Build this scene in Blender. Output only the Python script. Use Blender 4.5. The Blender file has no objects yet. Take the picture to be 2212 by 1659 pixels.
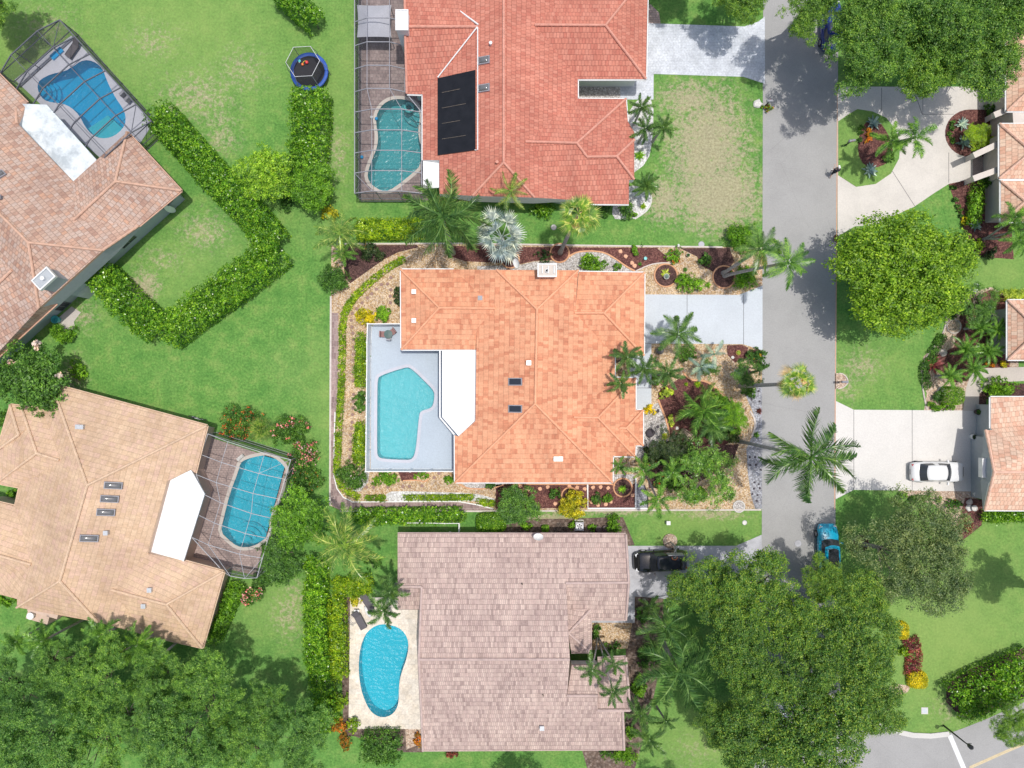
import bpy, math, random
import numpy as np
from mathutils import Vector, Matrix
from mathutils.geometry import tessellate_polygon
R = math.radians
random.seed(7); rng = np.random.default_rng(7)
sc = bpy.context.scene
# ------------------------------------------------------------------ camera, sky, sun, exposure
H = 61.5            # drone height in metres
S = 24.0            # plan units per metre on the ground
CX, CY = 1106.0, 829.5
cam_d = bpy.data.cameras.new('camera'); cam = bpy.data.objects.new('camera', cam_d)
sc.collection.objects.link(cam); cam.location = (0, 0, H)
cam_d.sensor_fit = 'HORIZONTAL'; cam_d.angle = 2 * math.atan((CX / S) / H)
cam_d.clip_start = 0.5; cam_d.clip_end = 4000
sc.camera = cam
SUN_EL, SH = 81.0, (-0.155, -0.035)     # shadow metres per metre of height (x east, y north)
wd = bpy.data.worlds.new('World'); sc.world = wd; wd.use_nodes = True
nt = wd.node_tree; bg = nt.nodes['Background']
sky = nt.nodes.new('ShaderNodeTexSky'); sky.sky_type = 'NISHITA'; sky.sun_disc = False
sd = Vector((-SH[0], -SH[1], 1)).normalized()
sky.sun_elevation = math.asin(sd.z); sky.sun_rotation = math.atan2(sd.x, sd.y)
sky.air_density = 1.0; sky.dust_density = 3.0; sky.ozone_density = 1.0
nt.links.new(sky.outputs[0], bg.inputs[0]); bg.inputs[1].default_value = 0.14
sun_d = bpy.data.lights.new('sun', 'SUN'); sun_d.energy = 2.95; sun_d.angle = R(0.55); sun_d.color = (1, 0.965, 0.91)
sun = bpy.data.objects.new('sun', sun_d); sc.collection.objects.link(sun)
sun.rotation_euler = sd.to_track_quat('Z', 'Y').to_euler(); sun.location = (20, 10, 80)
sc.view_settings.view_transform = 'Standard'; sc.view_settings.look = 'None'
sc.view_settings.gamma = 1; sc.view_settings.exposure = -0.07
sc.render.engine = 'CYCLES'
cy = sc.cycles; cy.max_bounces = 7; cy.diffuse_bounces = 3; cy.glossy_bounces = 3; cy.transmission_bounces = 4
cy.transparent_max_bounces = 10; cy.caustics_reflective = False; cy.caustics_refractive = False

# ------------------------------------------------------------------ helpers
def W(dx, dy, z=0.0):
    k = (H - z) / H
    return Vector(((dx - CX) / S * k, (CY - dy) / S * k, z))
def T(i, j, pts):        # close-up tile coordinates to plan units
    return [(553 * i + x / 4, 414.75 * j + y / 4) for x, y in pts]
def Z2(pts): return [(1382.4 + x * .125, 737.3 + y * .125) for x, y in pts]
def link(o): sc.collection.objects.link(o); return o
def tag(o, label=None, cat=None, group=None, kind=None):
    if label: o['label'] = label
    if cat: o['category'] = cat
    if group: o['group'] = group
    if kind: o['kind'] = kind
    return o
def empty(name, loc, label, cat, group=None, rz=0):
    o = link(bpy.data.objects.new(name, None)); o.location = loc; o.rotation_euler = (0, 0, rz)
    o.empty_display_size = .3
    return tag(o, label, cat, group)
def obj(name, me, mat, parent=None, world=True):
    if mat is not None and len(me.materials) == 0: me.materials.append(mat)
    o = link(bpy.data.objects.new(name, me))
    if parent is not None:
        o.parent = parent
        if world:
            p = parent; off = Vector()
            while p is not None: off += Vector(p.location); p = p.parent
            o.location = -off
    return o
class MB:
    """collects verts and faces"""
    def __init__(s): s.v = []; s.f = []
    def poly(s, pts):
        n = len(s.v); s.v += [tuple(p) for p in pts]; s.f.append(tuple(range(n, n + len(pts)))); return s
    def prism(s, pts, z0, z1, top=True, bottom=False):
        n = len(s.v); m = len(pts)
        s.v += [(p[0], p[1], z0) for p in pts] + [(p[0], p[1], z1) for p in pts]
        for i in range(m):
            j = (i + 1) % m; s.f.append((n + i, n + j, n + m + j, n + m + i))
        if top: s.f.append(tuple(n + m + i for i in range(m)))
        if bottom: s.f.append(tuple(n + i for i in reversed(range(m))))
        return s
    def box(s, c, d, rz=0, M=None):
        n = len(s.v); cr, sr = math.cos(rz), math.sin(rz)
        for z in (-.5, .5):
            for x, y in ((-.5, -.5), (.5, -.5), (.5, .5), (-.5, .5)):
                px, py, pz = x * d[0], y * d[1], z * d[2]
                q = Vector((px * cr - py * sr, px * sr + py * cr, pz)) + Vector(c)
                if M: q = M @ q
                s.v.append(tuple(q))
        for f in ((0, 3, 2, 1), (4, 5, 6, 7), (0, 1, 5, 4), (1, 2, 6, 5), (2, 3, 7, 6), (3, 0, 4, 7)):
            s.f.append(tuple(n + i for i in f))
        return s
    def tube(s, pts, r, k=6, caps=True):
        pts = [Vector(p) for p in pts]; n0 = len(s.v); m = len(pts)
        rr = r if isinstance(r, (list, tuple)) else [r] * m
        prev = None
        for i, p in enumerate(pts):
            d = (pts[min(i + 1, m - 1)] - pts[max(i - 1, 0)])
            if d.length < 1e-6: d = Vector((0, 0, 1))
            d.normalize()
            a = Vector((0, 0, 1)) if abs(d.z) < .9 else Vector((1, 0, 0))
            if prev is not None: a = prev
            u = (a - d * a.dot(d)); u.normalize(); w = d.cross(u); prev = u
            for q in range(k):
                t = 2 * math.pi * q / k + math.pi / k
                s.v.append(tuple(p + (u * math.cos(t) + w * math.sin(t)) * rr[i]))
        for i in range(m - 1):
            for q in range(k):
                a = n0 + i * k + q; b = n0 + i * k + (q + 1) % k
                s.f.append((a, b, b + k, a + k))
        if caps:
            s.f.append(tuple(n0 + q for q in reversed(range(k)))); s.f.append(tuple(n0 + (m - 1) * k + q for q in range(k)))
        return s
    def lathe(s, prof, c=(0, 0, 0), k=20, sx=1, sy=1):
        n0 = len(s.v); m = len(prof)
        for r_, z in prof:
            for q in range(k):
                t = 2 * math.pi * q / k; s.v.append((c[0] + r_ * sx * math.cos(t), c[1] + r_ * sy * math.sin(t), c[2] + z))
        for i in range(m - 1):
            for q in range(k):
                a = n0 + i * k + q; b = n0 + i * k + (q + 1) % k
                s.f.append((a, b, b + k, a + k))
        s.f.append(tuple(n0 + (m - 1) * k + q for q in range(k))); s.f.append(tuple(n0 + q for q in reversed(range(k))))
        return s
    def mesh(s, name, smooth=False):
        me = bpy.data.meshes.new(name); me.from_pydata(s.v, [], s.f); me.update()
        if smooth:
            me.polygons.foreach_set('use_smooth', [True] * len(me.polygons))
        return me
    def build(s, name, mat, parent=None, world=True, smooth=False):
        return obj(name, s.mesh(name, smooth), mat, parent, world)
def np_mesh(name, V, F):
    me = bpy.data.meshes.new(name); n = len(V); m, k = F.shape
    me.vertices.add(n); me.vertices.foreach_set('co', V.astype(np.float32).ravel())
    me.loops.add(m * k); me.loops.foreach_set('vertex_index', F.astype(np.int32).ravel())
    me.polygons.add(m); me.polygons.foreach_set('loop_start', np.arange(0, m * k, k, dtype=np.int32))
    me.polygons.foreach_set('loop_total', np.full(m, k, dtype=np.int32))
    me.update(calc_edges=True); return me

# ------------------------------------------------------------------ materials
class NT:
    def __init__(s, name):
        s.m = bpy.data.materials.new(name); s.m.use_nodes = True; s.t = s.m.node_tree
        s.b = s.t.nodes['Principled BSDF']; s.out = s.t.nodes['Material Output']
    def n(s, typ, **kw):
        x = s.t.nodes.new('ShaderNode' + typ)
        for k, v in kw.items():
            if k.startswith('_'): x.inputs[k[1:].replace('_', ' ')].default_value = v
            else: setattr(x, k, v)
        return x
    def l(s, a, b): s.t.links.new(a, b)
    def math(s, op, a, b=None, c=None):
        x = s.n('Math', operation=op)
        for i, v in enumerate((a, b, c)):
            if v is None: continue
            if isinstance(v, (int, float)): x.inputs[i].default_value = v
            else: s.l(v, x.inputs[i])
        return x.outputs[0]
    def noise(s, scale, detail=3, rough=.55, vec=None, dim='3D'):
        x = s.n('TexNoise', noise_dimensions=dim); x.inputs['Scale'].default_value = scale
        x.inputs['Detail'].default_value = detail; x.inputs['Roughness'].default_value = rough
        if vec is not None: s.l(vec, x.inputs['Vector'])
        return x.outputs['Fac']
    def ramp(s, fac, stops, interp='LINEAR'):
        x = s.n('ValToRGB'); r = x.color_ramp; r.interpolation = interp
        while len(r.elements) < len(stops): r.elements.new(.5)
        for e, (p, c) in zip(r.elements, stops): e.position = p; e.color = (*c, 1) if len(c) == 3 else c
        if fac is not None: s.l(fac, x.inputs[0])
        return x.outputs[0]
    def mix(s, fac, a, b, mode='MIX'):
        x = s.n('Mix', data_type='RGBA', blend_type=mode)
        for i, v in ((0, fac), (6, a), (7, b)):
            if isinstance(v, (int, float)): x.inputs[i].default_value = v
            elif isinstance(v, tuple): x.inputs[i].default_value = (*v, 1)
            else: s.l(v, x.inputs[i])
        return x.outputs[2]
    def bump(s, h, strength=.3, dist=.05):
        x = s.n('Bump'); x.inputs['Strength'].default_value = strength; x.inputs['Distance'].default_value = dist
        s.l(h, x.inputs['Height']); s.l(x.outputs[0], s.b.inputs['Normal']); return x
    def col(s, c):
        if isinstance(c, tuple): s.b.inputs['Base Color'].default_value = (*c, 1)
        else: s.l(c, s.b.inputs['Base Color'])
    def geo(s): return s.n('NewGeometry').outputs['Position']
M = {}
def plain(name, c, rough=.6, metal=0, var=.12, scale=3., spec=.5, coat=0):
    k = NT(name); p = k.geo()
    f = k.noise(scale, 4, .6, p)
    dark = tuple(x * (1 - var) for x in c); lite = tuple(min(1, x * (1 + var)) for x in c)
    k.col(k.ramp(f, [(.3, dark), (.7, lite)]))
    k.b.inputs['Roughness'].default_value = rough; k.b.inputs['Metallic'].default_value = metal
    k.b.inputs['Specular IOR Level'].default_value = spec
    if coat: k.b.inputs['Coat Weight'].default_value = coat; k.b.inputs['Coat Roughness'].default_value = .05
    M[name] = k.m; return k.m
def leafmat(name, c1, c2, c3=None, trans=.35, rough=.45, clump=.35, accent=None, accent_share=.03, gain=1.32):
    k = NT(name); g = k.n('NewGeometry'); rnd = g.outputs['Random Per Island']
    c1, c2 = [tuple(min(.9, v * gain) for v in c) for c in (c1, c2)]; c3 = c3 and tuple(min(.92, v * gain) for v in c3)
    stops = [(0, tuple(v * .8 for v in c1)), (1, c2)] if c3 is None else [(0, tuple(v * .8 for v in c1)), (.5, c2), (.85, c3), (1, tuple(min(.95, v * 1.25) for v in c3))]
    col = k.ramp(rnd, stops)
    n = k.noise(clump, 3, .6, g.outputs['Position']); n2 = k.noise(1.9, 2, .5, g.outputs['Position'])
    col = k.mix(1.0, col, k.ramp(n, [(.3, (.78, .84, .8)), (.7, (1.2, 1.14, 1.05))]), 'MULTIPLY')
    col = k.mix(1.0, col, k.ramp(n2, [(.36, (.58, .66, .7)), (.64, (1.36, 1.26, 1.1))]), 'MULTIPLY')
    oi = k.n('ObjectInfo'); col = k.mix(1.0, col, k.ramp(oi.outputs['Random'], [(0, (.86, .9, .95)), (.5, (1.02, 1, 1)), (1, (1.16, 1.1, .95))]), 'MULTIPLY')
    k.col(col); k.b.inputs['Roughness'].default_value = rough; k.b.inputs['Specular IOR Level'].default_value = .4
    tr = k.n('BsdfTranslucent'); k.l(k.mix(1.0, col, (1.25, 1.3, .6), 'MULTIPLY'), tr.inputs[0])
    ms = k.n('MixShader'); ms.inputs[0].default_value = trans
    k.l(k.b.outputs[0], ms.inputs[1]); k.l(tr.outputs[0], ms.inputs[2]); k.l(ms.outputs[0], k.out.inputs[0])
    M[name] = k.m; return k.m
def roofmat(name, cols, tw=.3, th=.62, barrel=.35, line=.35):
    k = NT(name); uv = k.n('UVMap'); sp = k.n('SeparateXYZ'); k.l(uv.outputs[0], sp.inputs[0])
    u, v = sp.outputs[0], sp.outputs[1]
    vr = k.math('DIVIDE', v, th); fv = k.math('FLOOR', vr); frv = k.math('FRACT', vr)
    ur = k.math('ADD', k.math('DIVIDE', u, tw), k.math('MULTIPLY', fv, 0.5)); fu = k.math('FLOOR', ur); fru = k.math('FRACT', ur)
    cb = k.n('CombineXYZ'); k.l(fu, cb.inputs[0]); k.l(fv, cb.inputs[1])
    wn = k.n('TexWhiteNoise', noise_dimensions='2D'); k.l(cb.outputs[0], wn.inputs['Vector'])
    col = k.ramp(wn.outputs['Value'], [(i / (len(cols) - 1), c) for i, c in enumerate(cols)])
    pos = k.geo()
    big = k.noise(.35, 4, .6, pos); fine = k.noise(7, 4, .7, pos)
    col = k.mix(1.0, col, k.ramp(big, [(.3, (.86, .84, .84)), (.7, (1.1, 1.1, 1.08))]), 'MULTIPLY')
    col = k.mix(1.0, col, k.ramp(fine, [(.3, (.85, .85, .85)), (.7, (1.12, 1.12, 1.12))]), 'MULTIPLY')
    mp = k.n('Mapping'); mp.inputs['Scale'].default_value = (2.6, .35, 1); k.l(uv.outputs[0], mp.inputs[0]); stk = k.noise(1, 5, .7, mp.outputs[0])
    col = k.mix(1.0, col, k.ramp(stk, [(.3, (.86, .85, .85)), (.6, (1.04, 1.04, 1.03))]), 'MULTIPLY')
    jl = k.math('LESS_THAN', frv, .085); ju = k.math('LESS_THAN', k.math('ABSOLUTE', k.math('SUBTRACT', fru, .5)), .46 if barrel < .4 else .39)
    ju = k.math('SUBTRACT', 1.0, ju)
    col = k.mix(k.math('MULTIPLY', jl, line), col, tuple(x * .35 for x in cols[0]))  # row joints, with the shadow line of the tile overlap painted into the colour
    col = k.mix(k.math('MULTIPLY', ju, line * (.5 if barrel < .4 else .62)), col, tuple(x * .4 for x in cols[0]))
    k.col(col); k.b.inputs['Roughness'].default_value = .8; k.b.inputs['Specular IOR Level'].default_value = .2
    hb = k.math('SINE', k.math('MULTIPLY', ur, 2 * math.pi))
    h = k.math('ADD', k.math('MULTIPLY', hb, barrel * .5), k.math('MULTIPLY', k.math('SUBTRACT', 1.0, frv), .8))
    k.bump(h, .55, .05)
    M[name] = k.m; return k.m
def gravel(name, cols, scale=7, rough=.9, mot=.25):
    k = NT(name); p = k.geo()
    v = k.n('TexVoronoi'); v.inputs['Scale'].default_value = scale; k.l(p, v.inputs['Vector'])
    w = k.n('TexWhiteNoise', noise_dimensions='3D'); k.l(v.outputs['Color'], w.inputs['Vector'])
    col = k.ramp(w.outputs['Value'], [(i / (len(cols) - 1), c) for i, c in enumerate(cols)])
    edge = k.ramp(v.outputs['Distance'], [(.25, (1, 1, 1)), (.75, (.45, .42, .4))])
    col = k.mix(.7, col, k.mix(1.0, col, edge, 'MULTIPLY'))
    n = k.noise(.8, 4, .6, p)
    col = k.mix(1.0, col, k.ramp(n, [(.3, (1 - mot, 1 - mot, 1 - mot * .9)), (.7, (1.1, 1.1, 1.1))]), 'MULTIPLY')
    k.col(col); k.b.inputs['Roughness'].default_value = rough
    k.bump(k.math('SUBTRACT', 1.0, v.outputs['Distance']), .6, .06)
    M[name] = k.m; return k.m
def concrete(name, c, stain=.12, rough=.85, joints=None, scale=.4):
    k = NT(name); p = k.geo()
    a = k.noise(scale, 5, .65, p); b = k.noise(9, 4, .7, p)
    col = k.ramp(a, [(.3, tuple(x * (1 - stain) for x in c)), (.55, c), (.8, tuple(min(1, x * (1 + stain * .5)) for x in c))])
    col = k.mix(1.0, col, k.ramp(b, [(.3, (.9, .9, .9)), (.7, (1.07, 1.07, 1.07))]), 'MULTIPLY')
    k.col(col); k.b.inputs['Roughness'].default_value = rough; k.bump(b, .15, .02)
    M[name] = k.m; return k
def water(name, tint, dens=.85, rip=2.2, strength=.35):
    k = NT(name); k.t.nodes.remove(k.b)
    p = k.geo()
    n1 = k.noise(rip, 4, .65, p)
    wv = k.n('TexWave', wave_type='RINGS'); wv.inputs['Scale'].default_value = .6; wv.inputs['Distortion'].default_value = 9
    wv.inputs['Detail'].default_value = 2; wv.inputs['Detail Scale'].default_value = 1.4; k.l(p, wv.inputs['Vector'])
    hgt = k.math('ADD', n1, k.math('MULTIPLY', wv.outputs['Fac'], .12))
    bp = k.n('Bump'); bp.inputs['Strength'].default_value = strength; bp.inputs['Distance'].default_value = .3; k.l(hgt, bp.inputs['Height'])
    tr = k.n('BsdfTransparent'); tr.inputs[0].default_value = (*tint, 1)
    gl = k.n('BsdfGlossy'); gl.inputs['Roughness'].default_value = .2; k.l(bp.outputs[0], gl.inputs['Normal'])
    fr = k.n('Fresnel'); fr.inputs[0].default_value = 1.33; k.l(bp.outputs[0], fr.inputs['Normal'])
    df = k.n('BsdfDiffuse'); df.inputs[0].default_value = (tint[0] * .3, tint[1] * .62, tint[2] * .68, 1); k.l(bp.outputs[0], df.inputs['Normal'])
    m0 = k.n('MixShader'); m0.inputs[0].default_value = 1 - dens; k.l(tr.outputs[0], m0.inputs[1]); k.l(df.outputs[0], m0.inputs[2])
    m1 = k.n('MixShader'); k.l(fr.outputs[0], m1.inputs[0]); k.l(m0.outputs[0], m1.inputs[1]); k.l(gl.outputs[0], m1.inputs[2])
    k.l(m1.outputs[0], k.out.inputs[0]); M[name] = k.m
def screenmat():
    k = NT('insect_screen'); tr = k.n('BsdfTransparent'); k.b.inputs['Base Color'].default_value = (.05, .05, .055, 1); k.b.inputs['Roughness'].default_value = .7
    lw = k.n('LayerWeight'); lw.inputs[0].default_value = .35
    f = k.math('ADD', k.math('MULTIPLY', lw.outputs['Facing'], .6), .12)
    ms = k.n('MixShader'); k.l(f, ms.inputs[0]); k.l(tr.outputs[0], ms.inputs[1]); k.l(k.b.outputs[0], ms.inputs[2])
    k.l(ms.outputs[0], k.out.inputs[0]); M['screen'] = k.m
screenmat()
# leaf materials
leafmat('oak', (.05, .14, .025), (.115, .255, .04), (.23, .37, .06))
leafmat('oak_light', (.05, .15, .035), (.12, .27, .055), (.22, .38, .08))
leafmat('oak_grey', (.09, .15, .05), (.16, .23, .08), (.28, .33, .14))
leafmat('oak_autumn', (.05, .135, .03), (.095, .225, .04), (.23, .33, .05))
leafmat('lime', (.10, .22, .015), (.2, .36, .02), (.32, .46, .04))
leafmat('lime_yellow', (.13, .30, .015), (.26, .46, .03), (.42, .58, .06))
leafmat('hedge', (.05, .16, .015), (.12, .30, .02), (.25, .43, .04), rough=.25)
leafmat('hedge_yellow', (.10, .24, .015), (.2, .36, .02), (.36, .46, .03), rough=.3)
leafmat('bush', (.04, .11, .02), (.08, .19, .03), (.13, .28, .05))
leafmat('bush_dark', (.02, .05, .015), (.04, .09, .025), (.09, .12, .05))
leafmat('bush_bright', (.07, .2, .015), (.15, .33, .02), (.24, .44, .04))
leafmat('yellow', (.35, .34, .01), (.6, .5, .01), (.75, .62, .03))
leafmat('chartreuse', (.35, .48, .05), (.5, .62, .08), (.65, .74, .15))
leafmat('orange_leaf', (.12, .16, .02), (.5, .3, .03), (.6, .16, .03))
leafmat('red_leaf', (.09, .05, .03), (.2, .05, .045), (.35, .09, .07))
leafmat('burgundy', (.14, .035, .04), (.28, .06, .07), (.4, .12, .12))
leafmat('pink_flower', (.6, .12, .14), (.75, .2, .22), (.85, .4, .4), trans=.2)
leafmat('pale_pink_flower', (.75, .45, .5), (.85, .6, .62), trans=.2)
leafmat('red_flower', (.55, .06, .02), (.7, .14, .04), trans=.2)
leafmat('white_flower', (.75, .75, .7), (.85, .85, .8), trans=.2)
leafmat('orange_flower', (.7, .25, .02), (.8, .4, .03), trans=.2)
leafmat('palm', (.045, .11, .03), (.08, .18, .045), (.15, .26, .08), rough=.3)
leafmat('palm_bright', (.06, .17, .03), (.13, .29, .05), (.22, .38, .08), rough=.3)
leafmat('palm_yellow', (.08, .19, .03), (.17, .31, .06), (.36, .42, .13), rough=.3)
leafmat('palm_dark', (.03, .075, .025), (.05, .12, .035), (.09, .17, .055), rough=.3)
leafmat('fan_palm', (.10, .22, .03), (.18, .33, .05), (.38, .42, .12), rough=.35)
leafmat('silver_palm', (.14, .19, .21), (.27, .335, .355), (.42, .48, .49), trans=.15)
leafmat('agave', (.17, .27, .27), (.26, .37, .36), (.36, .46, .43), trans=.1)
leafmat('blue_grey', (.14, .22, .2), (.22, .33, .3), (.32, .42, .36), trans=.2)
leafmat('dry_frond', (.5, .36, .2), (.6, .46, .3), trans=.2)
leafmat('gold_frond', (.6, .42, .03), (.7, .5, .06), trans=.3)
leafmat('dry_leaf', (.35, .27, .17), (.5, .4, .28), trans=.2)
for n_, c_ in dict(bark=(.2, .165, .13), palm_bark=(.42, .39, .36), twig=(.34, .29, .25)).items(): plain(n_, c_, .9, var=.35, scale=6)
# built materials
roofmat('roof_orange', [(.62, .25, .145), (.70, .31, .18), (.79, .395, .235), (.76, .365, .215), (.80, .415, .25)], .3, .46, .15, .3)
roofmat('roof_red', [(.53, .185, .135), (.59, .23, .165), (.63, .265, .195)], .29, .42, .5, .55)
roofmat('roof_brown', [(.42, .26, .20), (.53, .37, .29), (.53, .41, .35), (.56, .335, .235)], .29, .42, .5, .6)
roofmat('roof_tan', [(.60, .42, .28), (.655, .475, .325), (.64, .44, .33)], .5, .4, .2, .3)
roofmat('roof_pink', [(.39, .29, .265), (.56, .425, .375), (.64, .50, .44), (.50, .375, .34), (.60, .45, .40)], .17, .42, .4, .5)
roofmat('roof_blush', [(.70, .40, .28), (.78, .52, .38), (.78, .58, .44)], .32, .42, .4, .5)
for n_, c_ in dict(orange=(.79, .38, .22), red=(.66, .31, .23), brown=(.62, .39, .28), tan=(.67, .48, .33), pink=(.54, .41, .37), blush=(.76, .48, .36)).items():
    plain('cap_' + n_, c_, .8, var=.14, scale=2.2)
plain('white_paint', (.82, .82, .8), .6, var=.03); plain('stucco', (.7, .7, .69), .85, var=.05); plain('stucco_beige', (.62, .56, .5), .85, var=.06)
plain('stucco_grey', (.42, .45, .47), .85, var=.06); plain('stucco_tan', (.6, .45, .36), .85, var=.06)
plain('flat_roof', (.84, .84, .83), .7, var=.03)
kk = NT('flat_roof_stained'); p_ = kk.geo(); f_ = kk.noise(.6, 6, .75, p_)
kk.col(kk.ramp(f_, [(.36, (.42, .47, .49)), (.52, (.66, .71, .72)), (.7, (.74, .78, .78))])); kk.b.inputs['Roughness'].default_value = .8; M['flat_roof_stained'] = kk.m
plain('glass_dark', (.03, .035, .045), .08, spec=.8, var=.05); plain('window_glass', (.05, .055, .065), .08, var=.1, spec=.7)
plain('skylight_dome', (.16, .16, .16), .12, spec=1, var=.1); plain('vent_metal', (.6, .62, .63), .4, metal=.3)
plain('rubber', (.03, .03, .03), .8); plain('chrome', (.6, .6, .62), .25, metal=1)
plain('black_metal', (.035, .035, .04), .5); plain('cage_pale', (.42, .42, .44), .5, var=.1); plain('bronze_frame', (.12, .125, .145), .5, var=.1); plain('grey_frame', (.3, .3, .33), .5); plain('white_frame', (.75, .75, .76), .5)
plain('solar', (.012, .012, .014), .35, var=.3, scale=1.5)
plain('paint_white', (.83, .83, .83), .25, var=.01, coat=1); plain('paint_blue', (0.0, .36, .55), .25, var=.03, coat=1)
plain('paint_black', (.012, .012, .014), .12, var=.05, coat=1); plain('paint_navy', (.01, .03, .2), .25, var=.03, coat=1)
plain('headlight', (.7, .72, .75), .15, spec=1); plain('taillight', (.4, .01, .01), .2, spec=1)
plain('tramp_blue', (.03, .10, .42), .55, var=.25, scale=2); plain('tramp_mat', (.02, .02, .025), .8)
plain('wood_slat', (.55, .43, .33), .8, var=.25); plain('wicker', (.12, .11, .12), .8); plain('terracotta', (.6, .27, .14), .8)
plain('pot_dark', (.08, .05, .05), .5); plain('curb_orange', (.68, .36, .2), .85, var=.15); plain('curb_pale', (.62, .55, .5), .85, var=.12)
plain('rock', (.5, .44, .4), .9, var=.3, scale=4); plain('rock_white', (.68, .66, .62), .9, var=.2, scale=5); plain('rock_dark', (.07, .06, .07), .9, var=.3)
plain('step_brown', (.3, .19, .16), .9, var=.2); plain('step_orange', (.74, .42, .27), .9, var=.12)
plain('skin', (.6, .38, .29), .6, var=.05); plain('black_cloth', (.02, .02, .03), .9); plain('white_cloth', (.8, .8, .8), .9, var=.03)
plain('teal_plastic', (.1, .5, .5), .4); plain('blue_plastic', (.02, .35, .7), .35); plain('red_plastic', (.75, .06, .06), .35); plain('yellow_plastic', (.8, .65, .05), .4)
plain('table_green', (.06, .12, .11), .3); plain('cushion_rose', (.3, .17, .16), .85); plain('orange_plastic', (.8, .2, .05), .4)
gravel('gravel_tan', [(.50, .30, .14), (.68, .48, .27), (.8, .63, .42), (.76, .6, .46)], 9)
gravel('gravel_pink', [(.5, .34, .24), (.72, .54, .4), (.8, .68, .54)], 9)
gravel('gravel_white', [(.42, .39, .36), (.66, .62, .58), (.82, .8, .77)], 9)
gravel('pebble_white', [(.66, .65, .63), (.8, .8, .78), (.84, .84, .83)], 6, mot=.08)
gravel('gravel_grey', [(.3, .31, .34), (.42, .43, .46), (.55, .56, .6)], 7)
gravel('mulch', [(.075, .035, .03), (.13, .065, .055), (.21, .11, .095)], 10, mot=.4)
gravel('mulch_red', [(.11, .04, .035), (.19, .07, .06), (.3, .14, .11)], 10, mot=.3)
gravel('soil', [(.16, .11, .08), (.24, .17, .13), (.32, .25, .2)], 5, mot=.4)
plain('floor_white', (.8, .8, .78), .8, var=.06)
asph = concrete('asphalt', (.37, .365, .355), .1, scale=.35)
p_ = asph.geo(); v_ = asph.n('TexVoronoi', feature='DISTANCE_TO_EDGE'); v_.inputs['Scale'].default_value = .16; nv = asph.n('TexNoise'); nv.inputs['Scale'].default_value = .8; nv.inputs['Detail'].default_value = 6
vm = asph.n('Mix', data_type='VECTOR'); vm.inputs[0].default_value = .12; asph.l(p_, vm.inputs[4]); asph.l(nv.outputs['Color'], vm.inputs[5]); asph.l(p_, nv.inputs['Vector']); asph.l(vm.outputs[1], v_.inputs['Vector'])
crack = asph.math('LESS_THAN', v_.outputs['Distance'], .0016); sp_ = asph.noise(2.6, 3, .6, p_); spots = asph.math('GREATER_THAN', sp_, .735); old = asph.b.inputs['Base Color'].links[0].from_socket
grit = asph.noise(22, 2, .6, p_); c_1 = asph.mix(asph.math('MULTIPLY', crack, .16), old, (.12, .12, .12)); c_2 = asph.mix(asph.math('MULTIPLY', spots, .4), c_1, (.16, .15, .15))
asph.l(asph.mix(1.0, c_2, asph.ramp(grit, [(.3, (.9, .9, .9)), (.7, (1.1, 1.1, 1.1))]), 'MULTIPLY'), asph.b.inputs['Base Color'])
concrete('asphalt_new', (.37, .37, .37), .06, scale=.2)
concrete('drive_blue', (.58, .62, .66), .06); concrete('drive_pale', (.66, .62, .565), .12); concrete('drive_white', (.70, .675, .635), .06)
concrete('drive_grey', (.50, .50, .53), .25, scale=.9); concrete('deck_blue', (.46, .53, .60), .05); concrete('deck_lilac', (.55, .56, .62), .08, scale=.8)
concrete('kerb', (.66, .64, .6), .1); concrete('slab', (.55, .5, .45), .1); concrete('coping', (.66, .6, .53), .08)
concrete('plaster_blue', (.008, .44, .74), .06); concrete('plaster_aqua', (.25, .62, .67), .05); concrete('plaster_teal', (.1, .42, .46), .05); concrete('plaster_sky', (.14, .62, .70), .05)
concrete('line_white', (.78, .78, .78), .1, scale=2); concrete('line_yellow', (.66, .54, .33), .15, scale=2)
def pavermat(name, cols, w, h, line=.5, mortar=(.2, .18, .17)):
    k = NT(name); p = k.geo(); b = k.n('TexBrick'); k.l(p, b.inputs['Vector'])
    b.inputs['Scale'].default_value = 1; b.inputs['Brick Width'].default_value = w; b.inputs['Row Height'].default_value = h
    b.inputs['Mortar Size'].default_value = .012; b.inputs['Color1'].default_value = (*cols[0], 1); b.inputs['Color2'].default_value = (*cols[1], 1); b.inputs['Mortar'].default_value = (*mortar, 1)
    n = k.noise(.7, 5, .7, p); col = k.mix(1.0, b.outputs[0], k.ramp(n, [(.3, (.75, .74, .74)), (.7, (1.15, 1.13, 1.12))]), 'MULTIPLY')
    n2 = k.noise(6, 4, .7, p); col = k.mix(1.0, col, k.ramp(n2, [(.3, (.8, .8, .8)), (.7, (1.15, 1.15, 1.15))]), 'MULTIPLY')
    k.col(col); k.b.inputs['Roughness'].default_value = .9; M[name] = k.m
pavermat('pavers_dark', ((.30, .23, .22), (.40, .32, .30)), .3, .3)
pavermat('pavers_rose', ((.42, .32, .29), (.52, .40, .36)), .3, .2)
pavermat('pavers_cream', ((.76, .68, .56), (.82, .76, .66)), .6, .45, mortar=(.68, .62, .53))
pavermat('path_brick', ((.27, .19, .18), (.42, .31, .29)), .28, .56, mortar=(.5, .42, .38))
pavermat('pavers_fan', ((.62, .66, .71), (.66, .70, .74)), .28, .24, mortar=(.52, .56, .62))
pavermat('brick_walk', ((.42, .33, .32), (.5, .4, .38)), .2, .1)
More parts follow.
